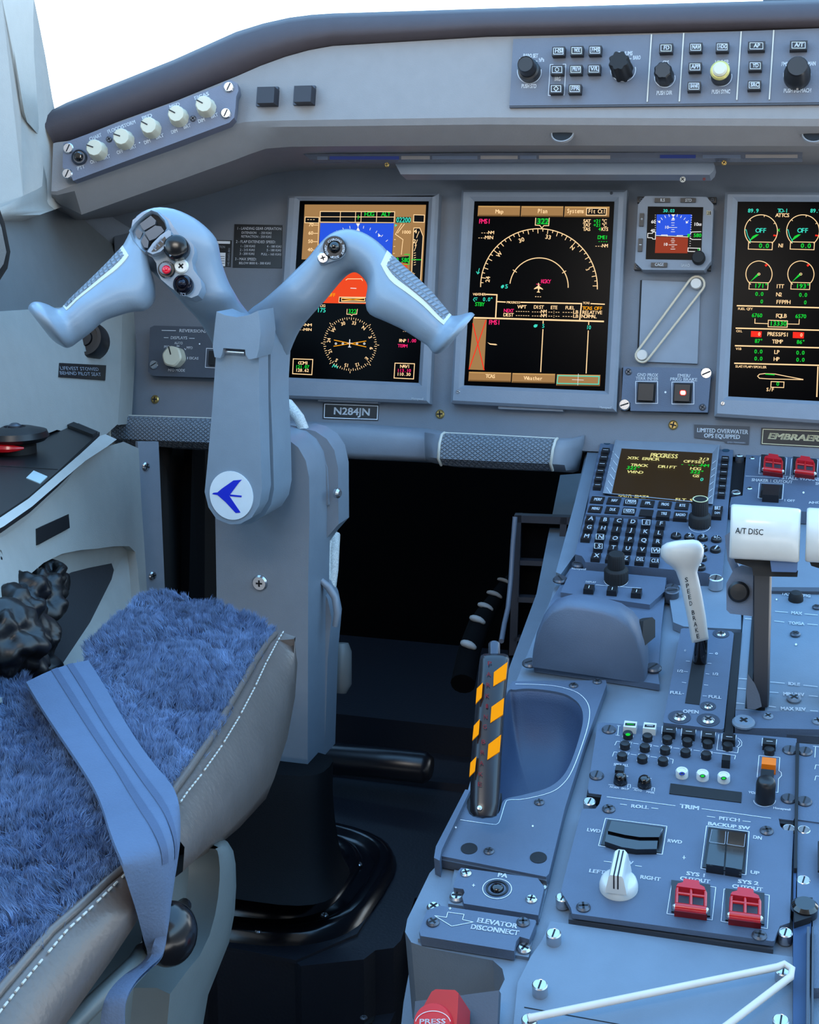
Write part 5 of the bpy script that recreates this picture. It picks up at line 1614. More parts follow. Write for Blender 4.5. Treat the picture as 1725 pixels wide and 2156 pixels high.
# ------------------------------------------------------------------ pedestal
pd = thing('pedestal', 'blue grey centre pedestal body sloping down toward the aft', 'pedestal', GP)
top = [(1240, 925), (1560, 935), (1800, 955), (1900, 2400), (1010, 2400), (1034, 2160), (1052, 2085), (1063, 2062), (1058, 2040), (1038, 2022), (900, 1996), (866, 1984), (853, 1962), (858, 1935), (905, 1838), (922, 1820), (950, 1770), (985, 1665), (1040, 1480), (1085, 1440), (1130, 1330), (1160, 1262), (1190, 1150)]
TRAY = [(1084, 1450), (1120, 1447), (1172, 1452), (1204, 1462), (1228, 1484), (1234, 1515), (1224, 1562), (1206, 1614), (1184, 1645), (1152, 1666), (1100, 1680), (1066, 1690), (1054, 1716), (1024, 1728), (986, 1720), (994, 1670), (1024, 1560), (1062, 1460)]
b = MB(); b.holed(GP.poly(top, -.012), [GP.poly(smooth(TRAY, 4, True), -.012)], -.09, -.012); b.out('body', PLATEL, pd, 30)
low = [(1180, 1000), (1800, 955), (1900, 2400), (830, 2400), (835, 2250), (850, 2110), (872, 1990), (905, 1850), (990, 1670), (1060, 1440), (1130, 1250)]
MB().prism(GP.poly(low, -.085), -.32, -.085, .004).out('lower_body', PLATEL, pd, 40)
GC_ = mat('gap_black', (10, 12, 18), .7)


def plate(name, label, pts, h, m=PLATE, h0=-.011, bev=.0016, cat='control panel', group=None, parent=None, pname='plate'):
    o = parent or thing(name, label, cat, GP, group)
    MB().prism(GP.poly(pts, h), h0, h, bev).out(pname, m, o, 40)
    return o


# ---- keypad unit
HC = .006
cdu = plate('keypad_unit', 'flight management keypad unit with amber black screen and letter keys', mp(cS, [(458, 56), (1572, 136), (1590, 160), (1655, 188), (1540, 1492), (1440, 1500), (1425, 1440), (1380, 1425), (200, 1320), (185, 1290), (165, 1262), (98, 1244), (130, 1110), (215, 790), (240, 640), (345, 170), (360, 104), (440, 96)]), HC, PLATE, -.011, .0022, 'keypad')
MB().prism(GP.poly(mp(cS, [(250, 118), (360, 100), (100, 1250), (88, 1262), (-40, 1440), (-90, 1420), (140, 570)]), -.004), -.0125, -.004, .002).out('side_flange', PLATEL, cdu)
# screen, recessed frame
def quad_ring(pts, h): return [GP.L(*cS(*p), h) for p in pts]
go, gi = [(520, 108), (1505, 175), (1440, 742), (390, 640)], [(556, 206), (1448, 252), (1396, 735), (455, 668)]
b = MB(); b.loft([quad_ring([(500, 96), (1520, 168), (1452, 752), (372, 644)], HC - .001), quad_ring([(500, 96), (1520, 168), (1452, 752), (372, 644)], HC + .004), quad_ring(go, HC + .0045), quad_ring(gi, HC + .0012)], cap=False)
b.out('screen_frame', BEZEL, cdu, 20)
b = MB(); b.prism(GP.poly(mp(cS, gi), HC + .0014), HC - .001, HC + .0013); b.out('screen', glow('keypad_screen', (48, 38, 18), 1.0), cdu)
KY = glow('keypad_yellow', (232, 228, 150), 1.0)
S = Screen(GP, cdu, cS, HC + .0015)
S.t(KY, 'PROGRESS', 830, 290, 1100, 304, 8.5); S.t(KY, '3/3', 1312, 318, 1408, 324, 5.2); S.t(KY, 'XTK ERROR', 614, 310, 918, 326, 5.4); S.t(KY, 'OFFSET', 1168, 344, 1366, 354, 5.4)
S.t(GG, '- --.-NM', 1130, 372, 1400, 388, 5.6); S.t(KY, 'TRACK', 640, 378, 804, 388, 5.4); S.t(KY, 'DRIFT', 914, 394, 1082, 404, 5.4); S.t(KY, 'HDG', 1228, 414, 1324, 420, 5.4)
S.t(GG, '322°', 598, 408, 726, 416, 6.4); S.t(GG, '322°', 1224, 448, 1354, 456, 6.4); S.t(KY, 'WIND', 622, 446, 754, 454, 5.4); S.t(KY, 'GS', 1254, 486, 1314, 490, 5.4); S.t(GC, '0', 1322, 524, 1350, 526, 6.4)
S.t(KY, '<AIR DATA', 512, 678, 818, 696, 5.4); S.t(KY, 'FLT SUM', 1076, 718, 1318, 732, 5.4); S.f(KY, [(1330, 714), (1356, 728), (1330, 736)], 2)
S.done()
L = Tx(GP, HC + .0042)
for i in range(6):
    L.line(mp(cS, [(468 - i * 14, 232 + i * 68), (528 - i * 16, 304 + i * 68)]), .8)
    L.line(mp(cS, [(1500 - i * 8, 310 + i * 69), (1448 - i * 8, 352 + i * 69)]), .8)
L.out('index_lines', WHITEI, cdu)
HK = HC + .0038
L = Tx(GP, HK + .0003)
for pts in ([(397, 215), (380, 285), (363, 350), (346, 418), (330, 488), (318, 558)], [(1572, 295), (1565, 362), (1558, 432), (1550, 500), (1543, 570), (1535, 640)]):
    for x, y in pts:
        key(GP, *cS(x, y + 6), 15.5, 9.5, cdu, HC - .001, HK, BLACK, 'line_key', .0008, .08)
        L.line(mp(cS, [(x - 24, y + 2), (x + 28, y + 4)]), 1.4)
f1 = [('PERF', 318, 708), ('NAV', 480, 718), ('PREV', 646, 730), ('FPL', 810, 745), ('PROG', 980, 757), ('RTE', 1148, 768)]
f2 = [('MENU', 297, 798), ('DLK', 462, 808), ('NEXT', 628, 820), ('', 798, 836), ('TRS', 966, 848), ('RADIO', 1133, 860)]
MB().prism(GP.poly(mp(cS, [(250, 660), (1215, 738), (1240, 748), (1215, 905), (1190, 900), (205, 850)]), HC + .0025), HC - .001, HC + .0025, .001).out('key_surround', PLATE, cdu)
for t_, x, y in f1 + f2:
    key(GP, *cS(x, y), 28, 13.5, cdu, HC, HK, BLACK, 'function_key', .0009, .05)
    w = len(t_) * 9.5
    if t_: L.t(t_, cS(x - w, y + 8), cS(x + w, y + 11), 5.4, .1)
    if t_ in ('PREV', 'NEXT'): L.line(mp(cS, [(x - 48, y - 22), (x + 50, y - 16), (x + 48, y + 20), (x - 50, y + 16)]), 1, True)
    elif t_ and t_ not in ('PERF',): pass
LT = dict(A=(248, 893), B=(385, 905), C=(522, 915), D=(660, 925), E=(797, 932), F=(937, 943), G=(230, 978), H=(367, 988), I=(503, 998), J=(643, 1008), K=(782, 1022), L=(918, 1035), M=(205, 1066), N=(343, 1075), O=(485, 1088), P=(628, 1098), Q=(767, 1108), R=(905, 1118), S=(328, 1165), T=(468, 1178), U=(610, 1188), V=(752, 1198), W=(890, 1208), X=(303, 1258), Y=(445, 1271), Z=(590, 1283), DEL=(733, 1294), CLR=(880, 1310))
for t_, (x, y) in LT.items():
    key(GP, *cS(x, y + 2), 19, 12, cdu, HC - .001, HK, BLACK, 'letter_key', .0008, .05)
    w = 17 if len(t_) == 1 else 37
    if len(t_) == 1: w = 17 * (GLYPH[t_][2] - .08) / .72
    cp = 7.6
    L.t(t_, cS(x - w, y + 15 - w * .06), cS(x + w, y + 15 + w * .06), cp, .05)
    if t_ in 'ENSW': L.line(mp(cS, [(x - 36, y - 30), (x + 38, y - 26), (x + 36, y + 24), (x - 38, y + 22)]), 1, True)
for t_, x, y in [('1', 1090, 1045), ('2', 1222, 1055), ('3', 1352, 1065), ('+/-', 1487, 1078), ('4', 1080, 1136), ('5', 1212, 1148), ('6', 1350, 1165), ('/', 1478, 1178), ('7', 1070, 1226), ('8', 1202, 1240), ('9', 1342, 1262), ('0', 1190, 1330), ('.', 1328, 1352)]:
    p = GP.L(*cS(x, y), HK)
    r = .0047
    o = link('number_key', MB().lathe(0, 0, [(r * 1.06, HC - HK), (r, -.001), (r * .8, 0), (.0005, 0)], 18).data('number_key', BLACK), cdu); o.location = p
    w = 15 if len(t_) == 1 else 30
    if t_ == '.': L.fill(mp(cS, circ(x, y - 2, 9, 8)))
    else: L.t(t_, cS(x - w * (.6 if t_ == '1' else 1), y + 14), cS(x + w * (.6 if t_ == '1' else 1), y + 15), 7.2, .06)
key(GP, *cS(1495, 822), 21, 23, cdu, HC, HK, BLACK, 'rocker_key', .0012)
L.t('BRT', cS(1466, 806), cS(1526, 808), 7, .1).t('DIM', cS(1466, 848), cS(1520, 850), 4.6, .06)
L.out('key_lettering', WHITEI, cdu)
Tx(GP, HC + .0003).t('Honeywell', cS(586, 92), cS(714, 100), 4, .08).out('lettering', WHITEI, cdu)
DKN = [(.0105, 0), (.0105, .010), (.0092, .0115), (.0078, .0125), (.0074, .026), (.0064, .0275), (.001, .0275)]
k_ = knob(GP, *cS(1322, 960), cdu, DKN, BLACKM, 'dual_knob', HC, 44, .05, 22)
MB().lathe(0, 0, [(.0072, .0274), (.0072, .0278), (.0062, .0278), (.0062, .0274)], 30).out('pale_ring', mat('ring_cream', (206, 206, 160), .4), k_)
Tx(GP, HC + .0004).arc(cS(1322, 972), 22, 12, 60, 300, 1.1, 24).out('knob_ring', WHITEI, cdu)
screw(GP, *cS(132, 1350), cdu, 'flat', 1.5, STEELD, -.004, .1); screw(GP, *cS(1482, 1470), cdu, 'post', 1.5, STEEL, -.003, 1.5)
for x, y in [(415, 155), (1580, 228)]:
    o = link('corner_hole', MB().lathe(0, 0, [(.0038, 0), (.0038, .0006), (.001, .0006)], 16).data('corner_hole', mat('hole_teal', (24, 58, 76), .5)), cdu); o.location = GP.L(*cS(x, y), HC)

# ---- cursor control unit with palm rest
ccd = plate('cursor_control', 'cursor control unit with dual knob and domed grey palm rest', mp(cG, [(218, 912), (240, 900), (806, 958), (800, 1010), (772, 1260), (760, 1420), (752, 1560), (760, 1612), (560, 1580), (0, 1500), (-10, 1440), (30, 1330), (100, 1110)]), -.005, PLATE, -.011, .0016, 'cursor control')
MB().prism(GP.poly(mp(cG, [(225, 914), (800, 966), (790, 1050), (700, 1130), (160, 1055)]), .0), -.006, .0, .002).out('upper_plate', PLATE, ccd)
knob(GP, *cG(497, 985), ccd, [(.0108, 0), (.0108, .011), (.0100, .0122), (.0078, .0135), (.0074, .026), (.0066, .0272), (.001, .0272)], BLACKM, 'dual_knob', .0, 48, .05, 24)
L = Tx(GP, .0004); L.arc(cG(497, 985), 25, 13, 0, 360, 1.2, 30).line(mp(cG, [(372, 1010), (646, 1030)]), 1.1).t('DISPLAY', cG(310, 997), cG(372, 1000), 3.6, .06).t('Honeywell', cG(226, 916), cG(312, 921), 3.6, .06)
L.out('lettering', WHITEI, ccd)
L = Tx(GP, .0054)
for x, y in [(332, 1022), (473, 1032), (620, 1046)]:
    key(GP, *cG(x, y), 21, 11, ccd, -.001, .005, BLACK, 'select_key', .001, .06)
    L.line(mp(cG, [(x + 2, y - 8), (x - 2, y + 8)]), 1.3)
L.out('key_marks', WHITEI, ccd)
AF = Fr(GP.W(GP.L(1240, 1420, -.005)), GP.u, GP.n)
def arch(pts, back, k=1.0, dz=0.0): return [AF.L(x, y, -back) + Vector((0, dz, 0)) for x, y in pts]
hump_f = [(1118, 1400), (1120, 1376), (1128, 1338), (1142, 1304), (1162, 1280), (1192, 1270), (1230, 1274), (1270, 1282), (1300, 1292), (1324, 1310), (1340, 1336), (1352, 1372), (1360, 1410), (1362, 1436)]
def ring_h(sx, sy, back):
    f = [AF.L(x, y, 0) for x, y in hump_f]
    cxm = sum(p.x for p in f) / len(f)
    return [Vector((cxm + (p.x - cxm) * sx, p.y * sy, -back)) for p in f]
b = MB(); b.loft([ring_h(.96, .94, -.0025), ring_h(.985, .975, .001), ring_h(1, 1, .006), ring_h(.99, .97, .016), ring_h(.96, .87, .030), ring_h(.91, .70, .045), ring_h(.86, .48, .058), ring_h(.82, .24, .068), ring_h(.80, .02, .073)])
FRX[0] = AF
b.out('palm_rest', PLATE, ccd, 75)
FRX[0] = None
SFr = Fr(AF.W(AF.L(1361, 1330, -.034)), (.15, .95, .22), (-.25, 0, 1))
FRX[0] = SFr
MB().prism([SFr.L(*p).xy for p in [(1349, 1308), (1368, 1300), (1374, 1306), (1374, 1342), (1352, 1360), (1346, 1354)]], -.006, .0025, .0006).out('speaker_grille', BLACKM, ccd)
FRX[0] = None
for x, y in [(1117, 1398), (1180, 1222), (1415, 1240), (1376, 1408)]:
    screw(GP, x, y, ccd, 'flat', 1.6, STEELD, -.004)
screw(GP, 1415, 1242, ccd, 'post', 1.5, STEELD, -.008, .3)

# ---- flight controls cut out panel
fcp = plate('flight_controls_panel', 'panel lettered FLIGHT CONTROLS with two red guarded switches', mp(cO, [(250, 355), (268, 350), (1200, 400), (1200, 1080), (60, 1010), (80, 900), (210, 880), (250, 440)]), .002, PLATE)
MB().prism(GP.poly(mp(cO, [(120, 330), (1200, 370), (1200, 400), (250, 352), (240, 440), (200, 890), (70, 900), (60, 1100), (30, 1000)]), -.006), -.0115, -.006, .001).out('backing', GC_, fcp)
for x, y in [(178, 412), (136, 838)]: screw(GP, *cO(x, y), fcp, 'post', 1.15, STEEL, -.006, 1.0)
for x, y in [(322, 460), (290, 803)]: screw(GP, *cO(x, y), fcp, 'cross', 1.0, STEEL, .002)


def guard(parent, cx, cy, w, hh, h):
    """guarded switch: black well, two dark rockers, red cage with top tab and hinge bar"""
    def q(u, v, z): return GP.L(cx + u * w / 2, cy + v * hh / 2 + u * w * .06, z)
    MB().prism([q(-1, -1, h).xy, q(1, -1, h).xy, q(1, 1, h).xy, q(-1, 1, h).xy], h - .001, h + .0012, .0003).out('switch_well', mat('well_black', (12, 10, 14), .25), parent)
    z = h + .009
    for u in (-.42, .42):
        MB().prism([q(u - .36, -.62, z).xy, q(u + .36, -.62, z).xy, q(u + .36, .34, z).xy, q(u - .36, .34, z).xy], h, z, .001).out('rocker', PLATED, parent)
    zt = h + .0135
    r = .0011
    b = MB()
    b.tube([q(-.74, .55, zt), q(-.70, -.5, zt), q(-.62, -.72, zt)], r, 8); b.tube([q(.74, .55, zt), q(.76, -.5, zt), q(.66, -.72, zt)], r, 8)
    b.tube([q(0, .55, zt), q(.02, -.85, zt)], r, 8); b.tube([q(-.74, -.28, zt), q(.76, -.26, zt)], r, 8)
    b.out('guard_cage', REDP, parent, 60)
    b = MB(); b.tube([q(-.8, .58, zt), q(.8, .60, zt)], .0026, 10); b.out('hinge_bar', REDP, parent, 60)
    MB().prism([q(-.74, -.62, zt).xy, q(-.66, -.80, zt).xy, q(-.40, -.92, zt).xy, q(-.36, -1.16, zt).xy, q(.42, -1.14, zt).xy, q(.46, -.90, zt).xy, q(.70, -.78, zt).xy, q(.76, -.58, zt).xy], zt - .0035, zt + .0015, .001).out('guard_tab', mat('guard_red', (188, 20, 34), .4), parent)
    MB().prism([q(-.84, .62, h + .004).xy, q(.84, .64, h + .004).xy, q(.84, .92, h + .004).xy, q(-.84, .90, h + .004).xy], h, h + .006, .0012).out('guard_base', REDD, parent)
    b = MB()
    for u in (-.78, .78): b.ball(q(u, .6, zt), .0021)
    b.out('hinge_pin', STEEL, parent, 60)


guard(fcp, *cO(556, 535), 50, 36, .002); guard(fcp, *cO(918, 560), 50, 36, .002)
L = Tx(GP, .0024)
L.t('FLIGHT CONTROLS', cO(546, 388), cO(1092, 416), 7, .1).t('ELEVATORS', cO(412, 418), cO(712, 434), 5.6, .1).t('RUDDER', cO(816, 440), cO(1012, 452), 5.6, .1).t('STALL WARNING', cO(652, 694), cO(1180, 722), 6.6, .1).t('SHAKER 1 CUTOUT', cO(308, 716), cO(772, 742), 5.6, .1).t('SHAKER 2', cO(1034, 758), cO(1260, 772), 5.6, .1)
L.line(mp(cO, [(270, 360), (520, 374)]), 1.4).line(mp(cO, [(244, 658), (626, 680)]), 1.3)
for x in (0, 356): L.line(mp(cO, [(412 + x, 440 + x * .06), (712 + x, 450 + x * .06), (694 + x, 646 + x * .06), (396 + x, 634 + x * .06)]), 1.2, True)
L.line(mp(cO, [(402, 736), (676, 746), (662, 924), (386, 908)]), 1.2, True).fill(mp(cO, circ(902, 846, 12, 8))).t('1 OFF', cO(676, 946), cO(800, 952), 4.5, .08).t('AND', cO(960, 972), cO(1100, 972), 4.5, .08)
L.out('lettering', WHITEI, fcp)
key(GP, *cO(535, 828), 45, 28, fcp, .001, .0032, BLACKM, 'switch_frame', .0004); key(GP, *cO(535, 815), 35, 22, fcp, .002, .010, BLACK, 'cutout_button', .002)

# ---- thrust quadrant
tq = thing('thrust_quadrant', 'pedestal quadrant with slots and scale lettered MAX, IDLE and MAX REV', 'quadrant', GP)
MB().prism(GP.poly(mp(cQ, [(900, 120), (1800, 110), (1800, 1410), (845, 1370), (880, 980), (930, 380)]), -.003), -.0115, -.003, .002).out('scale_plate', PLATEL, tq)
MB().prism(GP.poly(mp(cQ, [(1230, 80), (1800, 84), (1800, 128), (1228, 120)]), .0), -.0115, .0, .001).out('upper_edge', PLATED, tq)
MB().prism(GP.poly(mp(cQ, [(845, 1375), (1800, 1400), (1800, 1480), (1800, 1580), (840, 1560)]), .0), -.0115, .0, .003).out('lower_block', PLATE, tq)
MB().prism(GP.poly(mp(cQ, [(1045, 1512), (1800, 1560), (1800, 1660), (1035, 1606)]), -.005), -.0115, -.005, .002).out('lower_edge', PLATED, tq)
MB().prism(GP.poly(mp(cQ, [(1020, 380), (1220, 380), (1155, 1384), (945, 1350)]), -.0024), -.004, -.0024).out('lever_slot', GC_, tq)
MB().prism(GP.poly(mp(cQ, [(830, 560), (915, 560), (845, 1310), (815, 1690), (722, 1680)]), -.002), -.0115, -.002).out('side_gap', GC_, tq)
L = Tx(GP, -.0020)
for t_, a, b, y in [('MAX', 1428, 1540, 366), ('TO/GA', 1402, 1566, 474), ('IDLE', 1398, 1520, 1112), ('MIN REV', 1346, 1566, 1224), ('MAX REV', 1320, 1582, 1378)]:
    L.t(t_, cQ(a, y - 4), cQ(b, y + 6), 5.6 if y < 1200 else 6.6, .1)
for a, b in [((1262, 334), (1398, 346)), ((1572, 362), (1712, 374)), ((1254, 436), (1360, 448)), ((1602, 468), (1712, 478)), ((1212, 1078), (1364, 1092)), ((1560, 1112), (1712, 1128)), ((1206, 1184), (1298, 1192)), ((1618, 1222), (1714, 1232)), ((1192, 1334), (1272, 1344)), ((1632, 1380), (1714, 1386)), ((944, 410), (1014, 416)), ((882, 1042), (966, 1048)), ((868, 1144), (956, 1152)), ((852, 1300), (940, 1308))]:
    L.line(mp(cQ, [a, b]), 1.4)
L.t('T/O CONFIG', cQ(1324, 162), cQ(1632, 188), 5.4, .1).fill(mp(cQ, circ(1483, 683, 12, 6))).fill(mp(cQ, circ(1278, 210, 9, 6)))
L.out('lettering', WHITEI, tq)
for x, y, s_ in [(1475, 580, 1.4), (1460, 1262, 1.8), (1700, 295, 1.2), (1188, 1448, 1.3), (1712, 1500, 1.4)]: screw(GP, *cQ(x, y), tq, 'cross', s_, STEELD if y < 700 else PLATEL, -.0022 if y < 1400 else .0)
screw(GP, *cQ(930, 1515), tq, 'flat', 2.0, PLATEL, .0, .8, True)
k_ = knob(GP, *cQ(1480, 215), tq, [(.0064, 0), (.0060, .0045), (.0045, .0072), (.001, .0076)], BLACKM, 'config_button', -.003)
# levers
_td = (GP.O - CAM).dot(GP.n) / ray(1590, 1490).dot(GP.n)
TH = Fr(P(1612, 1120, _td - .045), (1, 0, 0), (0, .25, 1))
def thrust(label, x_off, cut):
    o = thing('thrust_lever', label, 'lever', TH, 'thrust levers on the quadrant')
    pts = mp(cO, [(105, 985), (180, 975), (520, 1000), (840, 1020), (878, 1045), (876, 1300), (858, 1560), (846, 1620), (820, 1640), (600, 1625), (300, 1605), (110, 1592), (78, 1570), (72, 1420), (84, 1180)])
    pts = [(x + x_off, y + x_off * .045) for x, y in pts]
    st4 = [(78, 1000, 1575, .012), (84, 985, 1588, .014), (110, 978, 1596, .016), (300, 990, 1606, .017), (520, 1002, 1618, .017), (720, 1014, 1630, .017), (840, 1026, 1640, .016), (866, 1036, 1632, .014), (874, 1050, 1615, .012)]
    rr_ = []
    for x, yt, yb, hb2 in st4:
        def q(t, h):
            xx = x - 20 * t
            px_, py_ = cO(xx, yt + (yb - yt) * t)
            return TH.L(px_ + x_off, py_ + x_off * .045, h)
        prof = [(0.0, -.020), (.0, hb2 - .010), (.02, hb2 - .004), (.08, hb2), (.3, hb2 + .0035), (.55, hb2 + .003), (.8, hb2 - .001), (.97, hb2 - .007), (1.0, hb2 - .010), (1.0, -.018)]
        rr_.append([q(t, h) for t, h in prof])
    MB().loft(rr_).out('handle', WHITE, o, 60)
    pb_ = [(x + x_off, y + x_off * .045) for x, y in mp(cO, [(520, 1600), (836, 1620), (830, 1740), (815, 1752), (540, 1745)])]
    MB().prism(TH.poly(pb_, .004), -.018, .004, .002).out('handle_base', mat('base_blue_grey', (72, 96, 132), .4), o)
    pb_ = [(x + x_off, y + x_off * .045) for x, y in mp(cO, [(110, 1590), (540, 1610), (840, 1735), (832, 1805), (545, 1800), (330, 1790), (320, 1700), (130, 1640)])]
    MB().prism(TH.poly(pb_, -.004), -.022, -.004, .002).out('handle_socket', BLACKM, o)
    st_ = [cO(330, 1690), cO(360, 1650), cO(500, 1640), cO(535, 1780), cO(548, 2156), cQ(1212, 1000), cQ(1180, 1330), cQ(1120, 1330), cQ(1010, 1040), cQ(1014, 380), cO(318, 2156)]
    st_ = [(x + x_off, y + x_off * .045) for x, y in st_]
    lo = Fr(P(1600, 1460, 1.075), (1, 0, 0), (0, .25, 1))
    arm = MB()
    a0 = [P(x, y, 1.19) for x, y in [(1590 + x_off, 1185), (1622 + x_off, 1186)]]
    lv = [(1160, _td - .035), (1280, _td - .028), (1380, _td - .018), (1450, _td - .008), (1490, _td - .001)]
    rings_ = []
    for k, (y, d) in enumerate(lv):
        xl = 1586 + x_off - (y - 1186) * .004; xr = 1624 + x_off - (y - 1186) * .018
        A, B = TH.w(P(xl, y, d)), TH.w(P(xr, y, d))
        back = TH.w(P(xl, y, d) + Vector((0, .02, .004))) - A
        rings_.append([A + Vector((.001, 0, 0)), B - Vector((.001, 0, 0)), B + back * .1, B + back, A + back, A + back * .1])
    arm.loft(rings_); arm.out('arm', mat('arm_black', (34, 36, 42), .45), o, 30)
    if not cut:
        bx = mp(cO, [(0, 1700), (60, 1720), (190, 1690), (330, 1720), (330, 2156), (330, 2140), (20, 2120), (10, 1900)])
        q = [(1530, 1228), (1546, 1198), (1562, 1190), (1588, 1196), (1588, 1298), (1538, 1292), (1530, 1284)]
        bfm = Fr(P(1560, 1245, _td - .02), (1, 0, 0), (0, .25, 1))
        FRX[0] = bfm
        MB().prism(bfm.poly(q), -.03, 0, .004, 3).out('reverse_bracket', PLATE, o, 40)
        p = bfm.L(1556, 1246)
        MB().lathe(p.x, p.y, [(.0078, -.002), (.0078, .003), (.006, .005), (.001, .0055)], 28).out('pivot_cap', BLACK, o)
        q = [(1526, 1128), (1540, 1118), (1545, 1150), (1552, 1185), (1565, 1212), (1548, 1216), (1532, 1180)]
        MB().prism(bfm.poly(q), -.02, -.004, .003, 3).out('release_trigger', PLATE, o, 40)
        FRX[0] = None
        Tx(TH, .0203).t('A/T DISC', cO(126, 1308), cO(440, 1330), 12, .02).out('lettering', INK, o)
        q = [(1575, 1418), (1590, 1440), (1599, 1462), (1604, 1488), (1590, 1494), (1574, 1492), (1572, 1460)]
        sfm = Fr(P(1590, 1460, _td - .012), (1, 0, 0), (0, .3, 1)); FRX[0] = sfm
        MB().prism(sfm.poly(q), -.006, 0, .001).out('slot_shield', PLATED, o); FRX[0] = None
    return o
thrust('left white thrust lever lettered A/T DISC above its black arm', 0, False)
thrust('right white thrust lever cut off by the photo edge', 160, True)

# ---- speed brake
sbp = plate('speed_brake_quadrant', 'speed brake slot plate with scale from 0 to FULL and OPEN lettering', mp(cQ, [(272, 520), (300, 512), (800, 545), (828, 570), (724, 1566), (700, 1580), (90, 1508), (84, 1490)]), .0, PLATE)
MB().prism(GP.poly(mp(cQ, [(130, 60), (700, 75), (905, 100), (905, 525), (300, 495), (190, 450)]), -.004), -.0115, -.004, .002).out('upper_cover', PLATEL, sbp)
MB().prism(GP.poly(mp(cQ, [(415, 690), (552, 720), (466, 1318), (314, 1300)]), .0004), -.002, .0004).out('slot', GC_, sbp)
L = Tx(GP, .0006)
L.t('0', cQ(304, 756), cQ(322, 757), 4, .04).t('0', cQ(628, 790), cQ(654, 792), 4.4, .1).t('1/2', cQ(222, 974), cQ(290, 978), 5, .08).t('1/2', cQ(596, 1006), cQ(662, 1010), 5, .08).t('FULL', cQ(152, 1202), cQ(272, 1210), 5.6, .1).t('FULL', cQ(556, 1246), cQ(690, 1256), 5.6, .1).t('OPEN', cQ(288, 1402), cQ(456, 1412), 6.4, .1)
for a, b in [((324, 858), (366, 862)), ((300, 968), (344, 972)), ((282, 1082), (326, 1088)), ((286, 1200), (304, 1202)), ((568, 778), (608, 780)), ((552, 882), (592, 885)), ((532, 992), (570, 996)), ((514, 1108), (558, 1113)), ((500, 1224), (544, 1228))]:
    L.line(mp(cQ, [a, b]), 1.1)
L.out('lettering', WHITEI, sbp)
for x, y, s_ in [(692, 575, 1.6), (556, 1336, 1.4), (256, 1452, 2.0), (558, 1482, 2.0)]:
    o = link('screw_recess', MB().lathe(0, 0, [(.0042 * s_, 0), (.0042 * s_, .0005), (.0036 * s_, .0006)], 20).data('screw_recess', mat('recess_shade', (50, 58, 72), .6)), sbp); o.location = GP.L(*cQ(x, y), .0)
    screw(GP, *cQ(x, y + 6), sbp, 'cross', s_ * .8, STEEL, .0004)
sbl = thing('speed_brake_lever', 'white T headed lever lettered SPEED BRAKE on its black stem', 'lever', GP)
def gsec(A, B, d, th):
    a, b = GP.w(P(*cG(*A), d)), GP.w(P(*cG(*B), d)); c = (a + b) / 2; ax = (a - b) / 2
    vw = GP.w(GP.O + ray(1450, 1200)).normalized() * -1
    vw = (vw - ax.normalized() * vw.dot(ax.normalized())).normalized() * th
    n = 24; e = 2 / 2.6
    return [c + ax * math.copysign(abs(math.cos(t)) ** e, math.cos(t)) + vw * math.copysign(abs(math.sin(t)) ** e, math.sin(t)) for t in [2 * PI * i / n for i in range(n)]]
_gd = (GP.O - CAM).dot(GP.n) / ray(1478, 1390).dot(GP.n)
def dl(y): return _gd - .008 - (1370 - y) / 630 * .040
secs = [((958, 1362), (1056, 1338), .007), ((952, 1340), (1052, 1318), .0085), ((930, 1210), (1036, 1196), .009), ((905, 1085), (1015, 1076), .009), ((884, 990), (996, 985), .0095), ((862, 930), (984, 935), .010), ((836, 900), (990, 905), .0115), ((800, 876), (1010, 872), .0135), ((772, 842), (1022, 832), .0145), ((766, 800), (1024, 796), .014), ((778, 772), (1012, 764), .0125), ((806, 754), (992, 744), .010), ((850, 744), (962, 736), .006)]
MB().loft([gsec(a, b, dl((a[1] + b[1]) / 2), th) for a, b, th in secs]).out('handle', WHITE, sbl, 70)
MB().loft([gsec(a, b, d, .005) for a, b, d in [((962, 1488), (1042, 1496), _gd - .002), ((966, 1420), (1048, 1430), _gd - .006), ((975, 1352), (1050, 1340), _gd - .010), ((972, 1300), (1042, 1300), _gd - .013)]]).out('stem', BLACKG, sbl, 50)
lt = Fr(P(*cG(955, 1150), dl(1150) - .0100), P(*cG(1020, 1146), dl(1146) - .0097) - P(*cG(918, 1152), dl(1152) - .0097), P(*cG(900, 985), dl(985) - .0097) - P(*cG(990, 1330), dl(1330) - .0097))
FRX[0] = lt
t = Tx(lt, .0004)
for ch, x, y in zip('SPEEDBRAKE', (922, 928, 934, 941, 949, 962, 969, 977, 984, 991), (993, 1029, 1062, 1097, 1136, 1191, 1225, 1262, 1298, 1334)):
    w = 9; t.t(ch, cG(x - w, y + 2), cG(x + w, y - 1), 9.2, .03)
t.out('lettering', INK, sbl)
FRX[0] = None

# ---- tray and parking brake
HT = -.002
tray_o = [(1078, 1434), (1276, 1432), (1278, 1440), (1234, 1560), (1190, 1700), (1156, 1840), (1150, 1846), (918, 1800), (916, 1790), (948, 1735), (990, 1664), (1012, 1664), (1050, 1500)]
tray_i = [(1086, 1452), (1120, 1450), (1170, 1456), (1200, 1466), (1222, 1486), (1228, 1515), (1218, 1560), (1200, 1610), (1180, 1640), (1150, 1660), (1100, 1674), (1062, 1684), (1050, 1712), (1024, 1722), (990, 1714), (1000, 1670), (1030, 1560), (1066, 1462)]
tray_i = smooth(tray_i, 4, True)
tr = thing('tray_panel', 'blue grey plate with deep rounded tray beside the parking brake handle', 'tray', GP)
b = MB(); b.holed(GP.poly(tray_o, HT), [GP.poly(tray_i, HT)], -.0105, HT); b.out('plate', PLATE, tr, 30)
bi = [GP.L(x, y, HT) for x, y in tray_i]
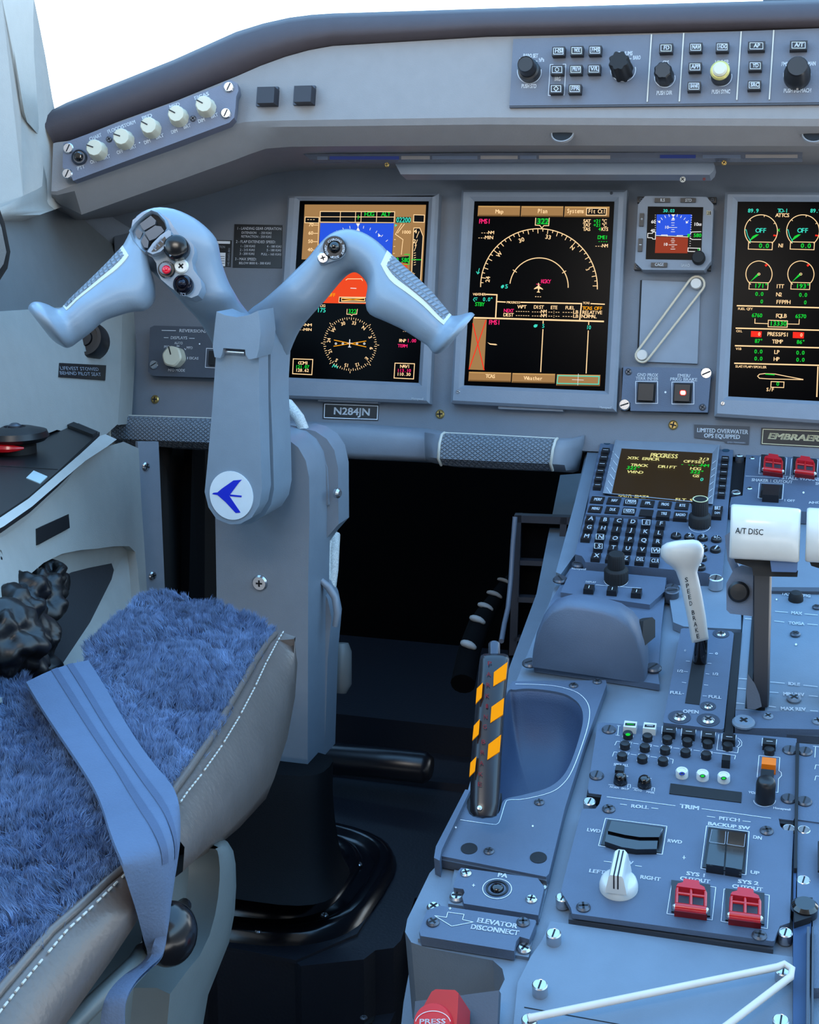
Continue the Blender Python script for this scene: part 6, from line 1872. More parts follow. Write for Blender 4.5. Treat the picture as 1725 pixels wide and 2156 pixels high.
ctr = Vector((sum(p.x for p in bi) / len(bi), sum(p.y for p in bi) / len(bi), 0))
def trr(k, z): return [Vector((ctr.x + (p.x - ctr.x) * k, ctr.y + (p.y - ctr.y) * k, z)) for p in bi]
b = MB(); b.loft([trr(1.02, HT - .001), trr(.99, HT - .003), trr(.965, -.012), trr(.90, -.026), trr(.78, -.038), trr(.60, -.046), trr(.35, -.050), trr(.05, -.051)], cap=False); b.face(trr(.05, -.051)); b.out('bowl', mat('tray_bowl_shade', (56, 72, 98), .5, bump=.3), tr, 60)  # bowl darker than the plate, shade of the recess put into its colour
b = MB()
b.prism(GP.poly([(914, 1806), (918, 1782), (980, 1662), (990, 1664), (930, 1790), (926, 1812)], HT + .004), -.012, HT + .004, .002); b.out('edge_rail', PLATE, tr)
MB().prism(GP.poly([(918, 1802), (1152, 1848), (1151, 1856), (1148, 1854), (916, 1808)], -.004), -.0105, -.004, .001).out('lower_lip', PLATED, tr)
L = Tx(GP, HT + .0003)
L.line(smooth([(1086, 1440), (1150, 1442), (1192, 1449), (1222, 1462), (1240, 1486), (1240, 1520), (1226, 1568), (1206, 1620), (1188, 1648), (1160, 1668), (1105, 1682), (1072, 1684), (1064, 1692), (1054, 1724), (1048, 1734), (1034, 1735), (970, 1726)], 4), 1.3)
for x, y in [(960, 1742), (1122, 1739)]: L.fill(circ(x, y, 2.2, 6))
L.out('lettering', WHITEI, tr)
for x, y, s_ in [(1132, 1421, 1.0), (1250, 1434, 1.6)]:
    pass
for x, y in [(988, 1787), (1134, 1806)]:
    o = link('fixing_hole', MB().lathe(0, 0, [(.0056, 0), (.0056, .0004), (.0046, .0005)], 22).data('fixing_hole', GC_), tr); o.location = GP.L(x, y, HT)
for x, y in [(1030, 1793), (1136, 1690), (1208, 1444), (1258, 1436)]: screw(GP, x, y, tr, 'cross', 1.2, STEELD, HT)

pbk = thing('parking_brake_handle', 'black parking brake handle with amber stripes and red lettering', 'handle', GP)
def psec(xl, xr, y, d, th, n=24, sq=3.0):
    a, b = GP.w(P(xl, y, d)), GP.w(P(xr, y, d)); c = (a + b) / 2; ax = (a - b) / 2
    vw = GP.w(GP.O + ray((xl + xr) / 2, y)).normalized() * -1
    vw = (vw - ax.normalized() * vw.dot(ax.normalized())).normalized() * th
    e = 2 / sq
    return [c + ax * math.copysign(abs(math.cos(t)) ** e, math.cos(t)) + vw * math.copysign(abs(math.sin(t)) ** e, math.sin(t)) for t in [2 * PI * i / n for i in range(n)]]
def pdp(y): return .90 + (1712 - y) / 330 * .05
PB = [(1006, 1036, 1722, .0070), (994, 1046, 1718, .0092), (989, 1050, 1708, .0100), (990, 1052, 1690, .0105), (992, 1056, 1600, .011), (1000, 1062, 1500, .0115), (1007, 1070, 1420, .0115), (1010, 1073, 1388, .011), (1012, 1070, 1380, .009), (1020, 1062, 1376, .006)]
MB().loft([psec(xl, xr, y, pdp(y), th) for xl, xr, y, th in PB]).out('grip', mat('handle_black', (22, 22, 28), .25), pbk, 50)
b = MB(); b.tube([GP.w(P(1041, 1384, pdp(1384))), GP.w(P(1041, 1356, pdp(1356))), GP.w(P(1041, 1352, pdp(1352)))], [.0042, .0042, .0032], 16); b.out('release_button', mat('button_chrome', (70, 72, 80), .2, metal=.7), pbk, 40)
MB().prism(GP.poly(mp(cI, [(552, 40), (800, 48), (792, 80), (765, 150), (742, 190), (710, 218), (660, 226), (600, 214), (565, 192), (548, 150)]), HT + .0006), -.01, HT + .0006).out('slot_liner', GC_, pbk)
def stripe(xs, ys):
    """amber patch hugging the handle front between two outline fractions"""
    fr_ = []
    for y in ys:
        xl = 988 + (1716 - y) * .066; xr = xl + 62
        fr_.append((xl, xr, y))
    return fr_
pf_ = Fr(P(1030, 1550, pdp(1550) - .0122), ray(1100, 1550) - ray(1000, 1550), P(1041, 1390, pdp(1390) - .0118) - P(1019, 1700, pdp(1700) - .0113))
FRX[0] = pf_
A1 = [[cM(1015, 1435), cM(1088, 1380), cM(1080, 1468), cM(1012, 1510)], [cM(1002, 1620), cM(1070, 1572), cM(1064, 1660), cM(996, 1705)], [cM(986, 1820), cM(1054, 1768), cM(1046, 1858), cM(980, 1902)]]
A2 = [[cM(924, 1522), cM(956, 1490), cM(950, 1568), cM(918, 1602)], [cM(908, 1720), cM(940, 1685), cM(934, 1765), cM(900, 1798)], [cM(890, 1918), cM(922, 1884), cM(914, 1962), cM(884, 1992)]]
for q in A1 + A2:
    MB().prism([pf_.L(x, y).xy for x, y in q], -.002, .0004, 0).out('amber_stripe', YELL, pbk)
t = Tx(pf_, .0006)
for ch, x, y in zip('PARKINGBRAKE', (990, 986, 982, 978, 974, 970, 966, 957, 952, 947, 942, 937), (1397, 1455, 1512, 1570, 1625, 1682, 1735, 1815, 1872, 1930, 1988, 2042)):
    t.t(ch, cM(x - 11, y), cM(x + 11, y + 1), 8.5, .02)
t.out('lettering', REDI, pbk)
b = MB(); p = pf_.L(1010, 1701, .0006); b.lathe(p.x, p.y, [(.0016, -.002), (.0016, .0006), (.001, .0008)], 10); b.out('pin', STEEL, pbk)
FRX[0] = None

# ---- PA and elevator disconnect plates
pa_ = plate('address_panel', 'small plate lettered PA with one round black push button', mp(cI, [(505, 590), (1060, 665), (1110, 730), (1075, 880), (1065, 935), (525, 850), (512, 800), (530, 770), (520, 745), (450, 735), (448, 715), (485, 610)]), -.0035, PLATE)
MB().prism(GP.poly(mp(cI, [(455, 605), (1140, 700), (1075, 960), (410, 850)]), -.0095), -.0125, -.0095, .001).out('base_plate', PLATEL, pa_)
p = GP.L(*cI(766, 742), -.0035); kk = GP.scale(*cI(766, 742))[0]
MB().lathe(p.x, p.y, [(24 * kk, -.005), (24 * kk, -.0027), (20 * kk, -.0027), (19 * kk, -.004)], 28).out('button_ring', BLACK, pa_)
MB().ball(p, 15 * kk, 1, 1, .7).out('push_button', BLACKG, pa_)
L = Tx(GP, -.0031)
L.t('PA', cI(764, 654), cI(830, 662), 8, .12).arc(cI(766, 742), 30.5, 21, 0, 360, 1.5, 36).line(mp(cI, [(584, 716), (606, 718)]), 1.4).line(mp(cI, [(596, 707), (594, 727)]), 1.4)
L.out('lettering', WHITEI, pa_)
for x, y in [(540, 632), (1015, 822)]: screw(GP, *cI(x, y), pa_, 'cross', 1.25, STEEL, -.0035)
for x, y in [(473, 806), (1080, 722)]: screw(GP, *cI(x, y), pa_, 'cross', 1.6, STEEL, -.009)
ed = plate('elevator_disconnect_panel', 'plate lettered ELEVATOR DISCONNECT with an outlined arrow', mp(cI, [(305, 880), (350, 865), (960, 955), (1045, 970), (1050, 985), (1000, 1110), (930, 1090), (905, 1125), (890, 1195), (210, 1085), (200, 1050), (255, 900)]), -.0035, PLATE)
MB().prism(GP.poly(mp(cI, [(275, 880), (1050, 985), (995, 1240), (190, 1105)]), -.0095), -.0125, -.0095, .001).out('base_plate', PLATEL, ed)
L = Tx(GP, -.0031)
L.t('ELEVATOR', cI(612, 984), cI(902, 1030), 9.5, .1).t('DISCONNECT', cI(568, 1032), cI(914, 1080), 9.5, .1)
L.line(mp(cI, [(312, 938), (398, 950), (408, 912), (526, 928), (514, 966), (592, 984), (436, 1014)]), 1.3, True).line(mp(cI, [(414, 884), (434, 886)]), 1.3).line(mp(cI, [(426, 876), (423, 894)]), 1.3)
L.out('lettering', WHITEI, ed)
for x, y in [(300, 990), (955, 990)]: screw(GP, *cI(x, y), ed, 'cross', 1.4, STEELD, -.0035)
for x, y in [(965, 1180), (305, 882)]: screw(GP, *cI(x, y), ed, 'cross', 1.5, STEEL, -.009)

# ---- red disconnect handle in its well
rh = thing('disconnect_handle', 'red T handle with round face lettered PRESS at the lower pedestal', 'handle', GP)
hf = Fr(P(915, 2110, .76), (1, -.05, .03), (0, .75, .66))
rh.matrix_world = hf.mat()
MB().prism([hf.L(x, y, .012).xy for x, y in mp(cI, [(290, 1490), (320, 1472), (460, 1478), (485, 1500), (480, 1620), (470, 1760), (440, 1900), (180, 1900), (215, 1640), (240, 1580)])], -.02, .012, .006, 3).out('grip', REDP, rh, 45)
p = hf.L(*cI(300, 1720), .014); kk = hf.scale(*cI(300, 1720))[0]
MB().lathe(p.x, p.y, [(40 * kk, .0), (40 * kk, .014), (37 * kk, .0165), (.001, .0168)], 36).out('press_button', mat('press_red', (196, 18, 30), .4), rh)
Tx(hf, .0172).t('PRESS', cI(196, 1724), cI(386, 1722), 10, .06).arc(cI(300, 1720), 37, 26, -80, 80, 1.4, 24).out('lettering', WHITEI, rh)
MB().prism(hf.poly(mp(cI, [(170, 1560), (780, 1480), (760, 1900), (150, 1900)]), -.024), -.03, -.024).out('well_floor', PLATED, rh)  # shadow inside the well put into the dark floor colour

# ---- audio panels
HA = -.003
def audio(label, dx, full):
    o = thing('audio_panel', label, 'control panel', GP, 'audio panels side by side on the pedestal')
    sh = lambda pts: [(x + dx, y + dx * .135) for x, y in pts]
    MB().prism(GP.poly(sh(mp(cH, [(385, 120), (425, 118), (800, 150), (1590, 215), (1580, 690), (1570, 712), (330, 545), (325, 515)])), HA), -.011, HA, .002).out('plate', PLATE, o, 40)
    return o
au = audio('audio panel with rows of small round black push knobs beside an amber key', 0, True)
MB().prism(GP.poly(mp(cH, [(325, 520), (1575, 700), (1572, 740), (318, 560)]), -.004), -.0115, -.004).out('lower_gap', GC_, au)
MB().prism(GP.poly(mp(cH, [(1585, 240), (1606, 242), (1592, 1000), (1574, 1000)]), .0), -.0115, .0).out('gap', GC_, au)
LA = Tx(GP, HA + .0003)
LK = Tx(GP, HA + .0058)
for i, (x, y, c_) in enumerate([(582, 128, 1), (700, 138, 1), (818, 160, 0), (936, 172, 0), (1056, 188, 0), (1180, 205, 0), (1425, 232, 0)]):
    key(GP, *cH(x, y), 27, 13, au, HA, HA + .0055, WHITE if c_ else BLACK, 'select_key', .0012, .05)
    if c_: MB().prism(GP.poly(mp(cH, [(x - 30, y - 8), (x + 32, y - 5), (x + 30, y + 10), (x - 32, y + 7)]), HA + .0057), HA + .005, HA + .0057).out('key_window', BLACK, au)
    if i: LK.line(mp(cH, [(x - 18, y - 2), (x + 20, y + 1)]), 1.3)
    else: Tx(GP, HA + .006).line(mp(cH, [(x - 20, y - 1), (x + 22, y + 2)]), 2.2).out('key_lamp', GG, au)
    if not c_: LA.line(mp(cH, [(x - 42, y - 20), (x - 46, y + 26), (x + 38, y + 34), (x + 44, y - 10)]), 1.0)
vol = [(568, 195), (686, 210), (806, 224), (927, 238), (1050, 250), (1172, 264), (550, 258), (670, 272), (793, 288), (916, 302), (1041, 318), (533, 325), (655, 340), (780, 354), (1423, 292)]
VP_ = [(.0038, 0), (.0038, .0034), (.0033, .0044), (.0005, .0046)]
for i, (x, y) in enumerate(vol):
    p = GP.L(*cH(x, y + 14), HA)
    o = link('volume_knob', MB().lathe(0, 0, VP_, 18).data('volume_knob', BLACK), au); o.location = p
    LA.arc(cH(x, y + 8), 11.5, 6.5, 60, 300, .9, 14)
    if i == 0: Tx(GP, HA + .0049).fill(mp(cH, circ(x, y - 4, 15, 10, 9))).out('knob_lamp', GG, au)
for x, y in [(1163, 330), (518, 392)]: key(GP, *cH(x, y), 18, 12, au, HA, HA + .007, BLACK, 'square_key', .001)
for t_, x, y, w in [('VHF1', 572, 178, 34), ('VHF2', 690, 192, 34), ('VHF3', 810, 207, 34), ('HF1', 930, 222, 24), ('HF2', 1052, 234, 24), ('SAT', 1174, 246, 26), ('NAV1', 558, 246, 34), ('NAV2', 676, 262, 34), ('NAV3', 798, 272, 34), ('ADF1', 920, 288, 34), ('ADF2', 1044, 304, 34), ('DME1', 542, 310, 34), ('DME2', 660, 325, 34), ('MKR', 784, 340, 30), ('PA', 1424, 276, 16), ('SPKR ALL', 524, 382, 44), ('BKUP', 530, 450, 34), ('MIC', 678, 466, 26), ('VOL', 1320, 550, 24)]:
    LA.t(t_, cH(x - w, y - 4), cH(x + w, y + 4), 4.8, .1)
for pts in ([(500, 232), (488, 256)], [(500, 232), (520, 234)], [(600, 244), (632, 248)], [(722, 258), (754, 264)], [(842, 272), (880, 276)], [(966, 286), (1004, 290)], [(1086, 300), (1220, 318), (1214, 340)], [(484, 296), (474, 324)], [(484, 296), (504, 299)], [(584, 310), (620, 315)], [(704, 324), (744, 330)], [(822, 338), (842, 341), (838, 366)], [(1118, 190), (1106, 285), (1232, 302), (1238, 270)], [(512, 138), (506, 196)], [(502, 136), (524, 140)], [(494, 194), (518, 198)]):
    LA.line(mp(cH, pts), 1.1)
LA.line(mp(cH, [(1232, 212), (1246, 220), (1258, 238), (1256, 258), (1240, 270), (1226, 266), (1240, 254), (1246, 240), (1236, 228)]), 1.1)
LA.line(mp(cH, [(1362, 318), (1488, 330), (1482, 410), (1496, 420), (1498, 440), (1480, 460), (1476, 542), (1444, 538)]), 1.2).line(mp(cH, [(1362, 318), (1350, 450)]), 1.2)
key(GP, *cH(1422, 352), 30, 15, au, HA, HA + .008, mat('amber_key', (236, 112, 8), .4), 'amber_key', .0014, .05)
key(GP, *cH(1412, 425), 28, 16, au, HA, HA + .0075, BLACK, 'ramp_key', .0012)
LK.line(mp(cH, [(1396, 418), (1432, 421)]), 1.2)
LA.t('RAMP', cH(1378, 402), cH(1458, 408), 4.6, .1)
for x, y, lit in [(895, 428, 0), (1020, 442, 1), (1148, 456, 1)]:
    p = GP.L(*cH(x, y + 14), HA)
    o = link('light_button', MB().lathe(0, 0, [(.0044, 0), (.0043, .0045), (.0039, .0052), (.0027, .0052), (.0026, .0048), (.0005, .0048)], 24).data('light_button', WHITE), au); o.location = p
    t = Tx(GP, HA + .0054); t.fill(mp(cH, circ(x, y, 18, 14, 11))); t.out('button_centre', BLACK, au)
    if lit: Tx(GP, HA + .0057).fill(mp(cH, circ(x, y, 12, 12, 7))).out('button_lamp', GG, au)
    else: Tx(GP, HA + .0057).line(mp(cH, circ(x, y, 12, 12, 7)), 1.2, True).out('button_lamp', BLUEI, au)
    LA.line(mp(cH, [(x - 36, y - 24), (x - 36, y - 6)]), 1.2).line(mp(cH, [(x + 36, y - 20), (x + 36, y - 2)]), 1.2)
for x, y in [(522, 480), (668, 500)]:
    knob(GP, *cH(x, y), au, [(.0050, 0), (.0046, .003), (.0040, .0062), (.0026, .0076), (.001, .0078)], BLACKG, 'toggle_knob', HA)
    LA.line(mp(cH, [(x - 72, y + 14), (x - 40, y + 18)]), 1).line(mp(cH, [(x + 44, y + 30), (x + 46, y + 12), (x + 62, y + 14), (x + 60, y + 34)]), 1)
LA.t('NORM', cH(456, 512), cH(510, 520), 4, .08).t('BKUP', cH(526, 522), cH(572, 528), 4, .08).t('AUTO', cH(602, 530), cH(650, 538), 4, .08).t('MASK', cH(676, 542), cH(726, 550), 4, .08)
MB().prism(GP.poly(mp(cH, [(826, 486), (1258, 540), (1254, 602), (818, 548)]), HA + .0006), HA - .001, HA + .0006, .0003).out('blank_window', BLACKM, au)
knob(GP, *cH(1398, 590), au, [(.0066, 0), (.0066, .014), (.0058, .0170), (.0046, .0180), (.001, .0182)], BLACK, 'volume_control', HA, 36)
LA.arc(cH(1396, 590), 23, 13, 90, 270, 1.1, 18).t('Honeywell', cH(1446, 640), cH(1552, 652), 4, .1)
LA.out('lettering', WHITEI, au); LK.out('key_marks', WHITEI, au)
for x, y in [(453, 165), (378, 443), (1548, 290), (1540, 584)]: screw(GP, *cH(x, y), au, 'flat', 1.25, STEELD, HA, 1.5)
a2 = thing('audio_panel', 'second audio panel right of the first, mostly outside the photo', 'control panel', GP, 'audio panels side by side on the pedestal')
MB().prism(GP.poly(mp(cH, [(1606, 244), (2000, 290), (1990, 760), (1590, 705), (1594, 600)]), HA), -.011, HA, .002).out('plate', PLATE, a2, 40)
for x, y in [(1640, 298), (1636, 600)]: screw(GP, *cH(x, y), a2, 'flat', 1.25, STEELD, HA, 1.4)
L = Tx(GP, HA + .0003); L.line(mp(cH, [(1704, 266), (1700, 330)]), 1.2).line(mp(cH, [(1688, 262), (1725, 266)]), 1.2).line(mp(cH, [(1725, 376), (1706, 374), (1700, 400)]), 1.2).line(mp(cH, [(1725, 444), (1706, 442), (1700, 468)]), 1.2); L.out('lettering', WHITEI, a2)

# ---- trim panel
HR = -.002
tm = plate('trim_panel', 'trim panel with black roll and pitch switches, white knob and two red guards', mp(cH, [(410, 552), (440, 558), (1440, 690), (1480, 696), (1490, 745), (1510, 768), (1570, 775), (1560, 1000), (1548, 1330), (1488, 1350), (1470, 1390), (1455, 1440), (1440, 1442), (230, 1275), (222, 1240), (200, 1200), (162, 1140), (240, 830), (290, 640), (372, 640), (395, 610)]), HR, PLATE, -.006, .003)
MB().prism(GP.poly(mp(cH, [(212, 1276), (1452, 1448), (1448, 1500), (208, 1318)]), -.009), -.0118, -.008, .001).out('lower_face', PLATED, tm)
L = Tx(GP, HR + .0003)
L.t('ROLL', cH(582, 632), cH(688, 642), 6.6, .1).t('TRIM', cH(878, 634), cH(994, 648), 7.6, .12).t('PITCH', cH(1116, 706), cH(1242, 720), 6.6, .1).t('BACKUP SW', cH(1048, 738), cH(1300, 768), 6.6, .12).t('LWD', cH(316, 776), cH(398, 786), 6.6, .1).t('RWD', cH(804, 842), cH(892, 852), 6.6, .1).t('DN', cH(1322, 820), cH(1376, 828), 6.6, .1).t('UP', cH(1306, 1032), cH(1358, 1040), 6.6, .1).t('LEFT', cH(328, 1024), cH(422, 1036), 7, .1).t('RIGHT', cH(638, 1062), cH(760, 1078), 7, .1).t('YAW', cH(490, 966), cH(594, 978), 6.6, .1).t('SYS 1', cH(918, 1040), cH(1036, 1056), 7.2, .1).t('CUTOUT', cH(880, 1070), cH(1060, 1092), 7.2, .1).t('SYS 2', cH(1230, 1088), cH(1354, 1104), 7.2, .1).t('CUTOUT', cH(1196, 1118), cH(1380, 1140), 7.2, .1)
for a, b in [((440, 568), (855, 622)), ((1014, 640), (1434, 698)), ((520, 612), (562, 617)), ((710, 635), (752, 640)), ((1046, 686), (1096, 692)), ((1262, 714), (1312, 720)), ((422, 958), (472, 964)), ((612, 984), (652, 990)), ((898, 935), (918, 937))]:
    L.line(mp(cH, [a, b]), 1.3)
L.line(mp(cH, [(908, 924), (907, 946)]), 1.3)
L.line(mp(cH, [(432, 698), (804, 746), (776, 916), (390, 864)]), 1.3, True).line(mp(cH, [(1044, 744), (1302, 778), (1282, 1040), (1010, 1002)]), 1.3, True)
L.line(mp(cJ, [(836, 284), (1100, 322), (1078, 520), (804, 482)]), 1.3, True).line(mp(cJ, [(1150, 332), (1424, 370), (1412, 572), (1132, 528)]), 1.3, True)
L.out('lettering', WHITEI, tm)
WB = mat('well_black', (12, 10, 14), .25)
MB().prism(GP.poly(mp(cH, [(445, 706), (792, 752), (768, 908), (404, 858)]), HR + .0006), HR - .001, HR + .0006).out('roll_switch_well', WB, tm)
for q, z in (([(468, 712), (778, 756), (756, 812), (640, 812), (548, 798), (446, 774)], .006), ([(442, 776), (548, 800), (640, 814), (752, 812), (742, 884), (620, 886), (530, 872), (428, 838)], .0045)):
    MB().prism(GP.poly(mp(cH, q), HR + z), HR, HR + z, .0012).out('roll_rocker', BLACKG, tm)
MB().prism(GP.poly(mp(cH, [(1056, 752), (1292, 782), (1274, 1030), (1020, 994)]), HR + .0006), HR - .001, HR + .0006).out('pitch_switch_well', WB, tm)
LB = Tx(GP, HR + .0076)
for q in ([(1074, 762), (1164, 774), (1148, 990), (1042, 974)], [(1174, 776), (1284, 790), (1258, 1008), (1158, 992)]):
    MB().prism(GP.poly(mp(cH, q), HR + .007), HR, HR + .007, .0012).out('pitch_rocker', BLACKG, tm)
    (x0, y0), (x1, y1), (x2, y2), (x3, y3) = q
    LB.line(mp(cH, [(x0 + 2, y0 + 4), (x3 + (x0 - x3) * .66 - 2, y0 + 78), (x2 + (x1 - x2) * .66 - 4, y1 + 80), (x1 - 4, y1 + 4)]), .9, False)
LB.out('rocker_lines', GREYI, tm)
guard(tm, *cJ(948, 395), 82, 66, HR); guard(tm, *cJ(1276, 446), 82, 66, HR)
# white yaw knob
kf = GP.at(*cH(512, 1120), HR)
k_ = knob(GP, *cH(512, 1120), tm, [(.0122, 0), (.0122, .003), (.0112, .0066), (.0094, .008), (.001, .008)], WHITE, 'yaw_knob', HR, 36)
b = MB()
b.loft([[Vector((sx * w, y, z)) for sx, y in ((-1, -.0125), (1, -.0125), (1, .0105), (.55, .0125), (-.55, .0125), (-1, .0105))] for w, z in ((.0068, .006), (.0058, .012), (.0045, .019), (.0036, .0205))])
b.out('knob_bar', WHITE, k_, 40)
for x0 in (-.0017, .0008): MB().box(x0, x0 + .0009, -.0127, .0115, .010, .0208).out('knob_line', INK, k_)
for x, y in [(452, 645), (1408, 778), (298, 1240), (1364, 1412)]: screw(GP, *cH(x, y), tm, 'cross', 1.5, STEELD, HR)
for x, y in [(335, 592), (1544, 756), (1634, 764), (172, 1172), (1522, 1385), (1632, 1068)]:
    screw(GP, *cH(x, y), pd, 'post', 1.05, STEEL, -.011, 1.4)

# ---- lower blank panel with fasteners and rubber band
bl = plate('pedestal_cover', 'plain blank pedestal panel below the trim panel with posts', mp(cJ, [(100, 528), (1570, 745), (1560, 1500), (-160, 1500), (-100, 900), (-20, 740), (50, 640)]), -.0085, PLATEL, -.0125, .001, 'panel')
for x, y in [(1166, 1964), (1137, 2072), (1115, 2145), (1650, 2042), (1645, 2146)]:
    screw(GP, x, y, bl, 'post', 1.1, STEEL, -.0085, 1.5)
MB().prism(GP.poly(mp(cJ, [(-60, 1045), (520, 1150), (520, 1154), (-60, 1050)]), -.0082), -.0085, -.0082).out('seam', GC_, bl)
rb2 = thing('rubber_band', 'pale rubber band stretched across the blank pedestal panel', 'rubber band', GP)
pa2, pb2, pc2 = GP.L(1118, 2149, .003), GP.L(1640, 2037, .003), GP.L(1690, 2052, .003)
b = MB(); b.tube([GP.L(1112, 2144, .002), GP.L(1638, 2036, .004), GP.L(1652, 2030, .004), GP.L(1668, 2040, .004), GP.L(1666, 2056, .003), GP.L(1530, 2160, .0), GP.L(1440, 2230, -.002)], .0022, 8)
b.out('band', mat('pale_band', (206, 196, 186), .5), rb2, 70)

# ---- right hand column
rc = plate('right_panel', 'plain panel strip right of the trim panel at the photo edge', mp(cT, [(305, 700), (420, 715), (700, 740), (700, 1900), (420, 1900), (410, 1300), (300, 1290)]), -.004, PLATE, -.0125, .002, 'panel')
MB().prism(GP.poly(mp(cT, [(275, 800), (305, 800), (290, 1300), (410, 1310), (365, 2156), (272, 2156)]), -.004), -.0122, -.004).out('gap_strip', mat('gap_blue', (40, 66, 100), .6), rc)
MB().prism(GP.poly(mp(cT, [(372, 1260), (412, 1262), (402, 1400), (280, 1440), (275, 1300), (350, 1300)]), .0), -.005, .001, .002).out('bracket', GC_, rc)
k_ = knob(GP, *cT(350, 1400), rc, [(.008, 0), (.008, .010), (.006, .012), (.001, .012)], BLACKG, 'black_fastener', -.008)
for x0, x1 in ((372, 392), (408, 420)):
    MB().prism(GP.poly(mp(cT, [(x0, 1460), (x1, 1460), (x1 - 2, 2156), (x0 - 6, 2156)]), .001), -.006, .001, .0004).out('edge_bar', PLATED, rc)
MB().prism(GP.poly(mp(cT, [(450, 850), (700, 850), (700, 1080), (450, 1060)]), .0028), .001, .0028).out('dark_inset', GC_, rc)

# ---- side of the pedestal seen in the footwell: black grid frame, rod, hose highlights
sg = thing('vent_frame', 'dark grey ladder shaped frame with three openings on the pedestal side', 'frame', Fr(P(1140, 1220, 1.50), (1, .1, 0), (0, 0, 1)))
vf = Fr(P(1140, 1220, 1.50), (1, .1, 0), (0, 0, 1)); sg.matrix_world = vf.mat()
FRX[0] = None
DG = mat('frame_dark_grey', (46, 48, 56), .5)
for q in ([(1085, 1085), (1280, 1092), (1280, 1108), (1085, 1100)], [(1083, 1085), (1098, 1085), (1088, 1380), (1072, 1380)], [(1094, 1180), (1260, 1186), (1258, 1197), (1092, 1190)], [(1090, 1257), (1240, 1264), (1240, 1275), (1089, 1268)], [(1084, 1342), (1240, 1350), (1240, 1358), (1082, 1350)], [(1180, 1090), (1194, 1090), (1182, 1380), (1168, 1380)]):
    MB().prism(vf.poly(q), -.012, 0, .002).out('frame_bar', DG, sg)
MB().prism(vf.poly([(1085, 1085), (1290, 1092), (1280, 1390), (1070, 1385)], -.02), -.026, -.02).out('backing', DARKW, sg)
rod = thing('grey_rod', 'thin bent grey rod running down beside the dark ladder frame', 'rod', Fr(P(1075, 1220, 1.46), (1, 0, 0), (0, 0, 1)))
rfm = Fr(P(1075, 1220, 1.46), (1, 0, 0), (0, 0, 1))
rod.matrix_world = rfm.mat()
MB().tube([rfm.w(P(*p)) for p in [(1085, 1088, 1.47), (1080, 1150, 1.47), (1076, 1220, 1.465), (1070, 1280, 1.45), (1062, 1315, 1.43), (1056, 1350, 1.40)]], .0028, 8).out('rod', mat('rod_grey', (100, 106, 118), .4), rod, 60)
hz = thing('air_hose', 'dark corrugated hose with five modelled pale rib highlights beside the pedestal in the footwell', 'hose', Fr(P(1020, 1290, 1.5), (1, 0, 0), (0, 0, 1)))
hzf = Fr(P(1020, 1290, 1.5), (1, 0, 0), (0, 0, 1))
hz.matrix_world = hzf.mat()
cl_ = [(986, 1362, 1.45, 1.0), (1005, 1309, 1.50, .92), (1022, 1281, 1.55, .8), (1041, 1255, 1.60, .68), (1061, 1226, 1.66, .55)]
MB().tube([hzf.w(P(975, 1440, 1.42))] + [hzf.w(P(x + 2, y + 10, d + .012)) for x, y, d, s_ in cl_] + [hzf.w(P(1100, 1200, 1.75))], [.013, .0125, .012, .011, .010, .009, .008], 14).out('hose', DARKW, hz, 60)
GLINT = mat('rib_glint_pale', (150, 150, 148), .45)
for x, y, d, s_ in cl_:
    c = hzf.w(P(x, y, d)); r_ = 16.5 * d / F * (1.0 if s_ > .6 else .85)
    pts = [c + Vector((r_ * math.cos(a_), r_ * .34 * math.sin(a_) - r_ * .28 * math.cos(a_), 0)) for a_ in [math.radians(k) for k in (168, 150, 125, 100, 75, 50, 25, 8)]]
    MB().tube(pts, [.0012 * s_, .0030 * s_, .0040 * s_, .0044 * s_, .0044 * s_, .0036 * s_, .0026 * s_, .001 * s_], 8).out('clip', GLINT, hz, 70)  # highlights on the hose ribs built as pale curved pieces
# heel bar and toe panel
hb_ = thing('heel_bar', 'glossy black padded bar across the footwell floor', 'bar', Fr(P(800, 1605, 1.62), (1, 0, 0), (0, 0, 1)))
hbf = Fr(P(800, 1605, 1.62), (1, 0, 0), (0, 0, 1))
MB().tube([hbf.w(P(*p)) for p in [(600, 1592, 1.66), (700, 1598, 1.64), (800, 1606, 1.62), (896, 1616, 1.60), (908, 1618, 1.598)]], [.019, .019, .019, .019, .013], 24).out('bar', mat('bar_black', (20, 20, 26), .3), hb_, 60)
tpn = thing('toe_panel', 'dark blue grey toe panel standing behind the control column', 'panel', Fr(P(830, 1700, 1.68), (1, 0, 0), (0, 0, 1)))
tpf = Fr(P(830, 1700, 1.68), (1, 0, 0), (0, .15, 1))
tpn.matrix_world = tpf.mat()
MB().prism(tpf.poly([(560, 1610), (1010, 1655), (1010, 1800), (560, 1745)]), -.02, 0, .003).out('panel', NAVY, tpn)
MB().prism(tpf.poly([(560, 1742), (1010, 1790), (1010, 1812), (560, 1764)], .012), 0, .012, .003).out('ledge', NAVY, tpn)
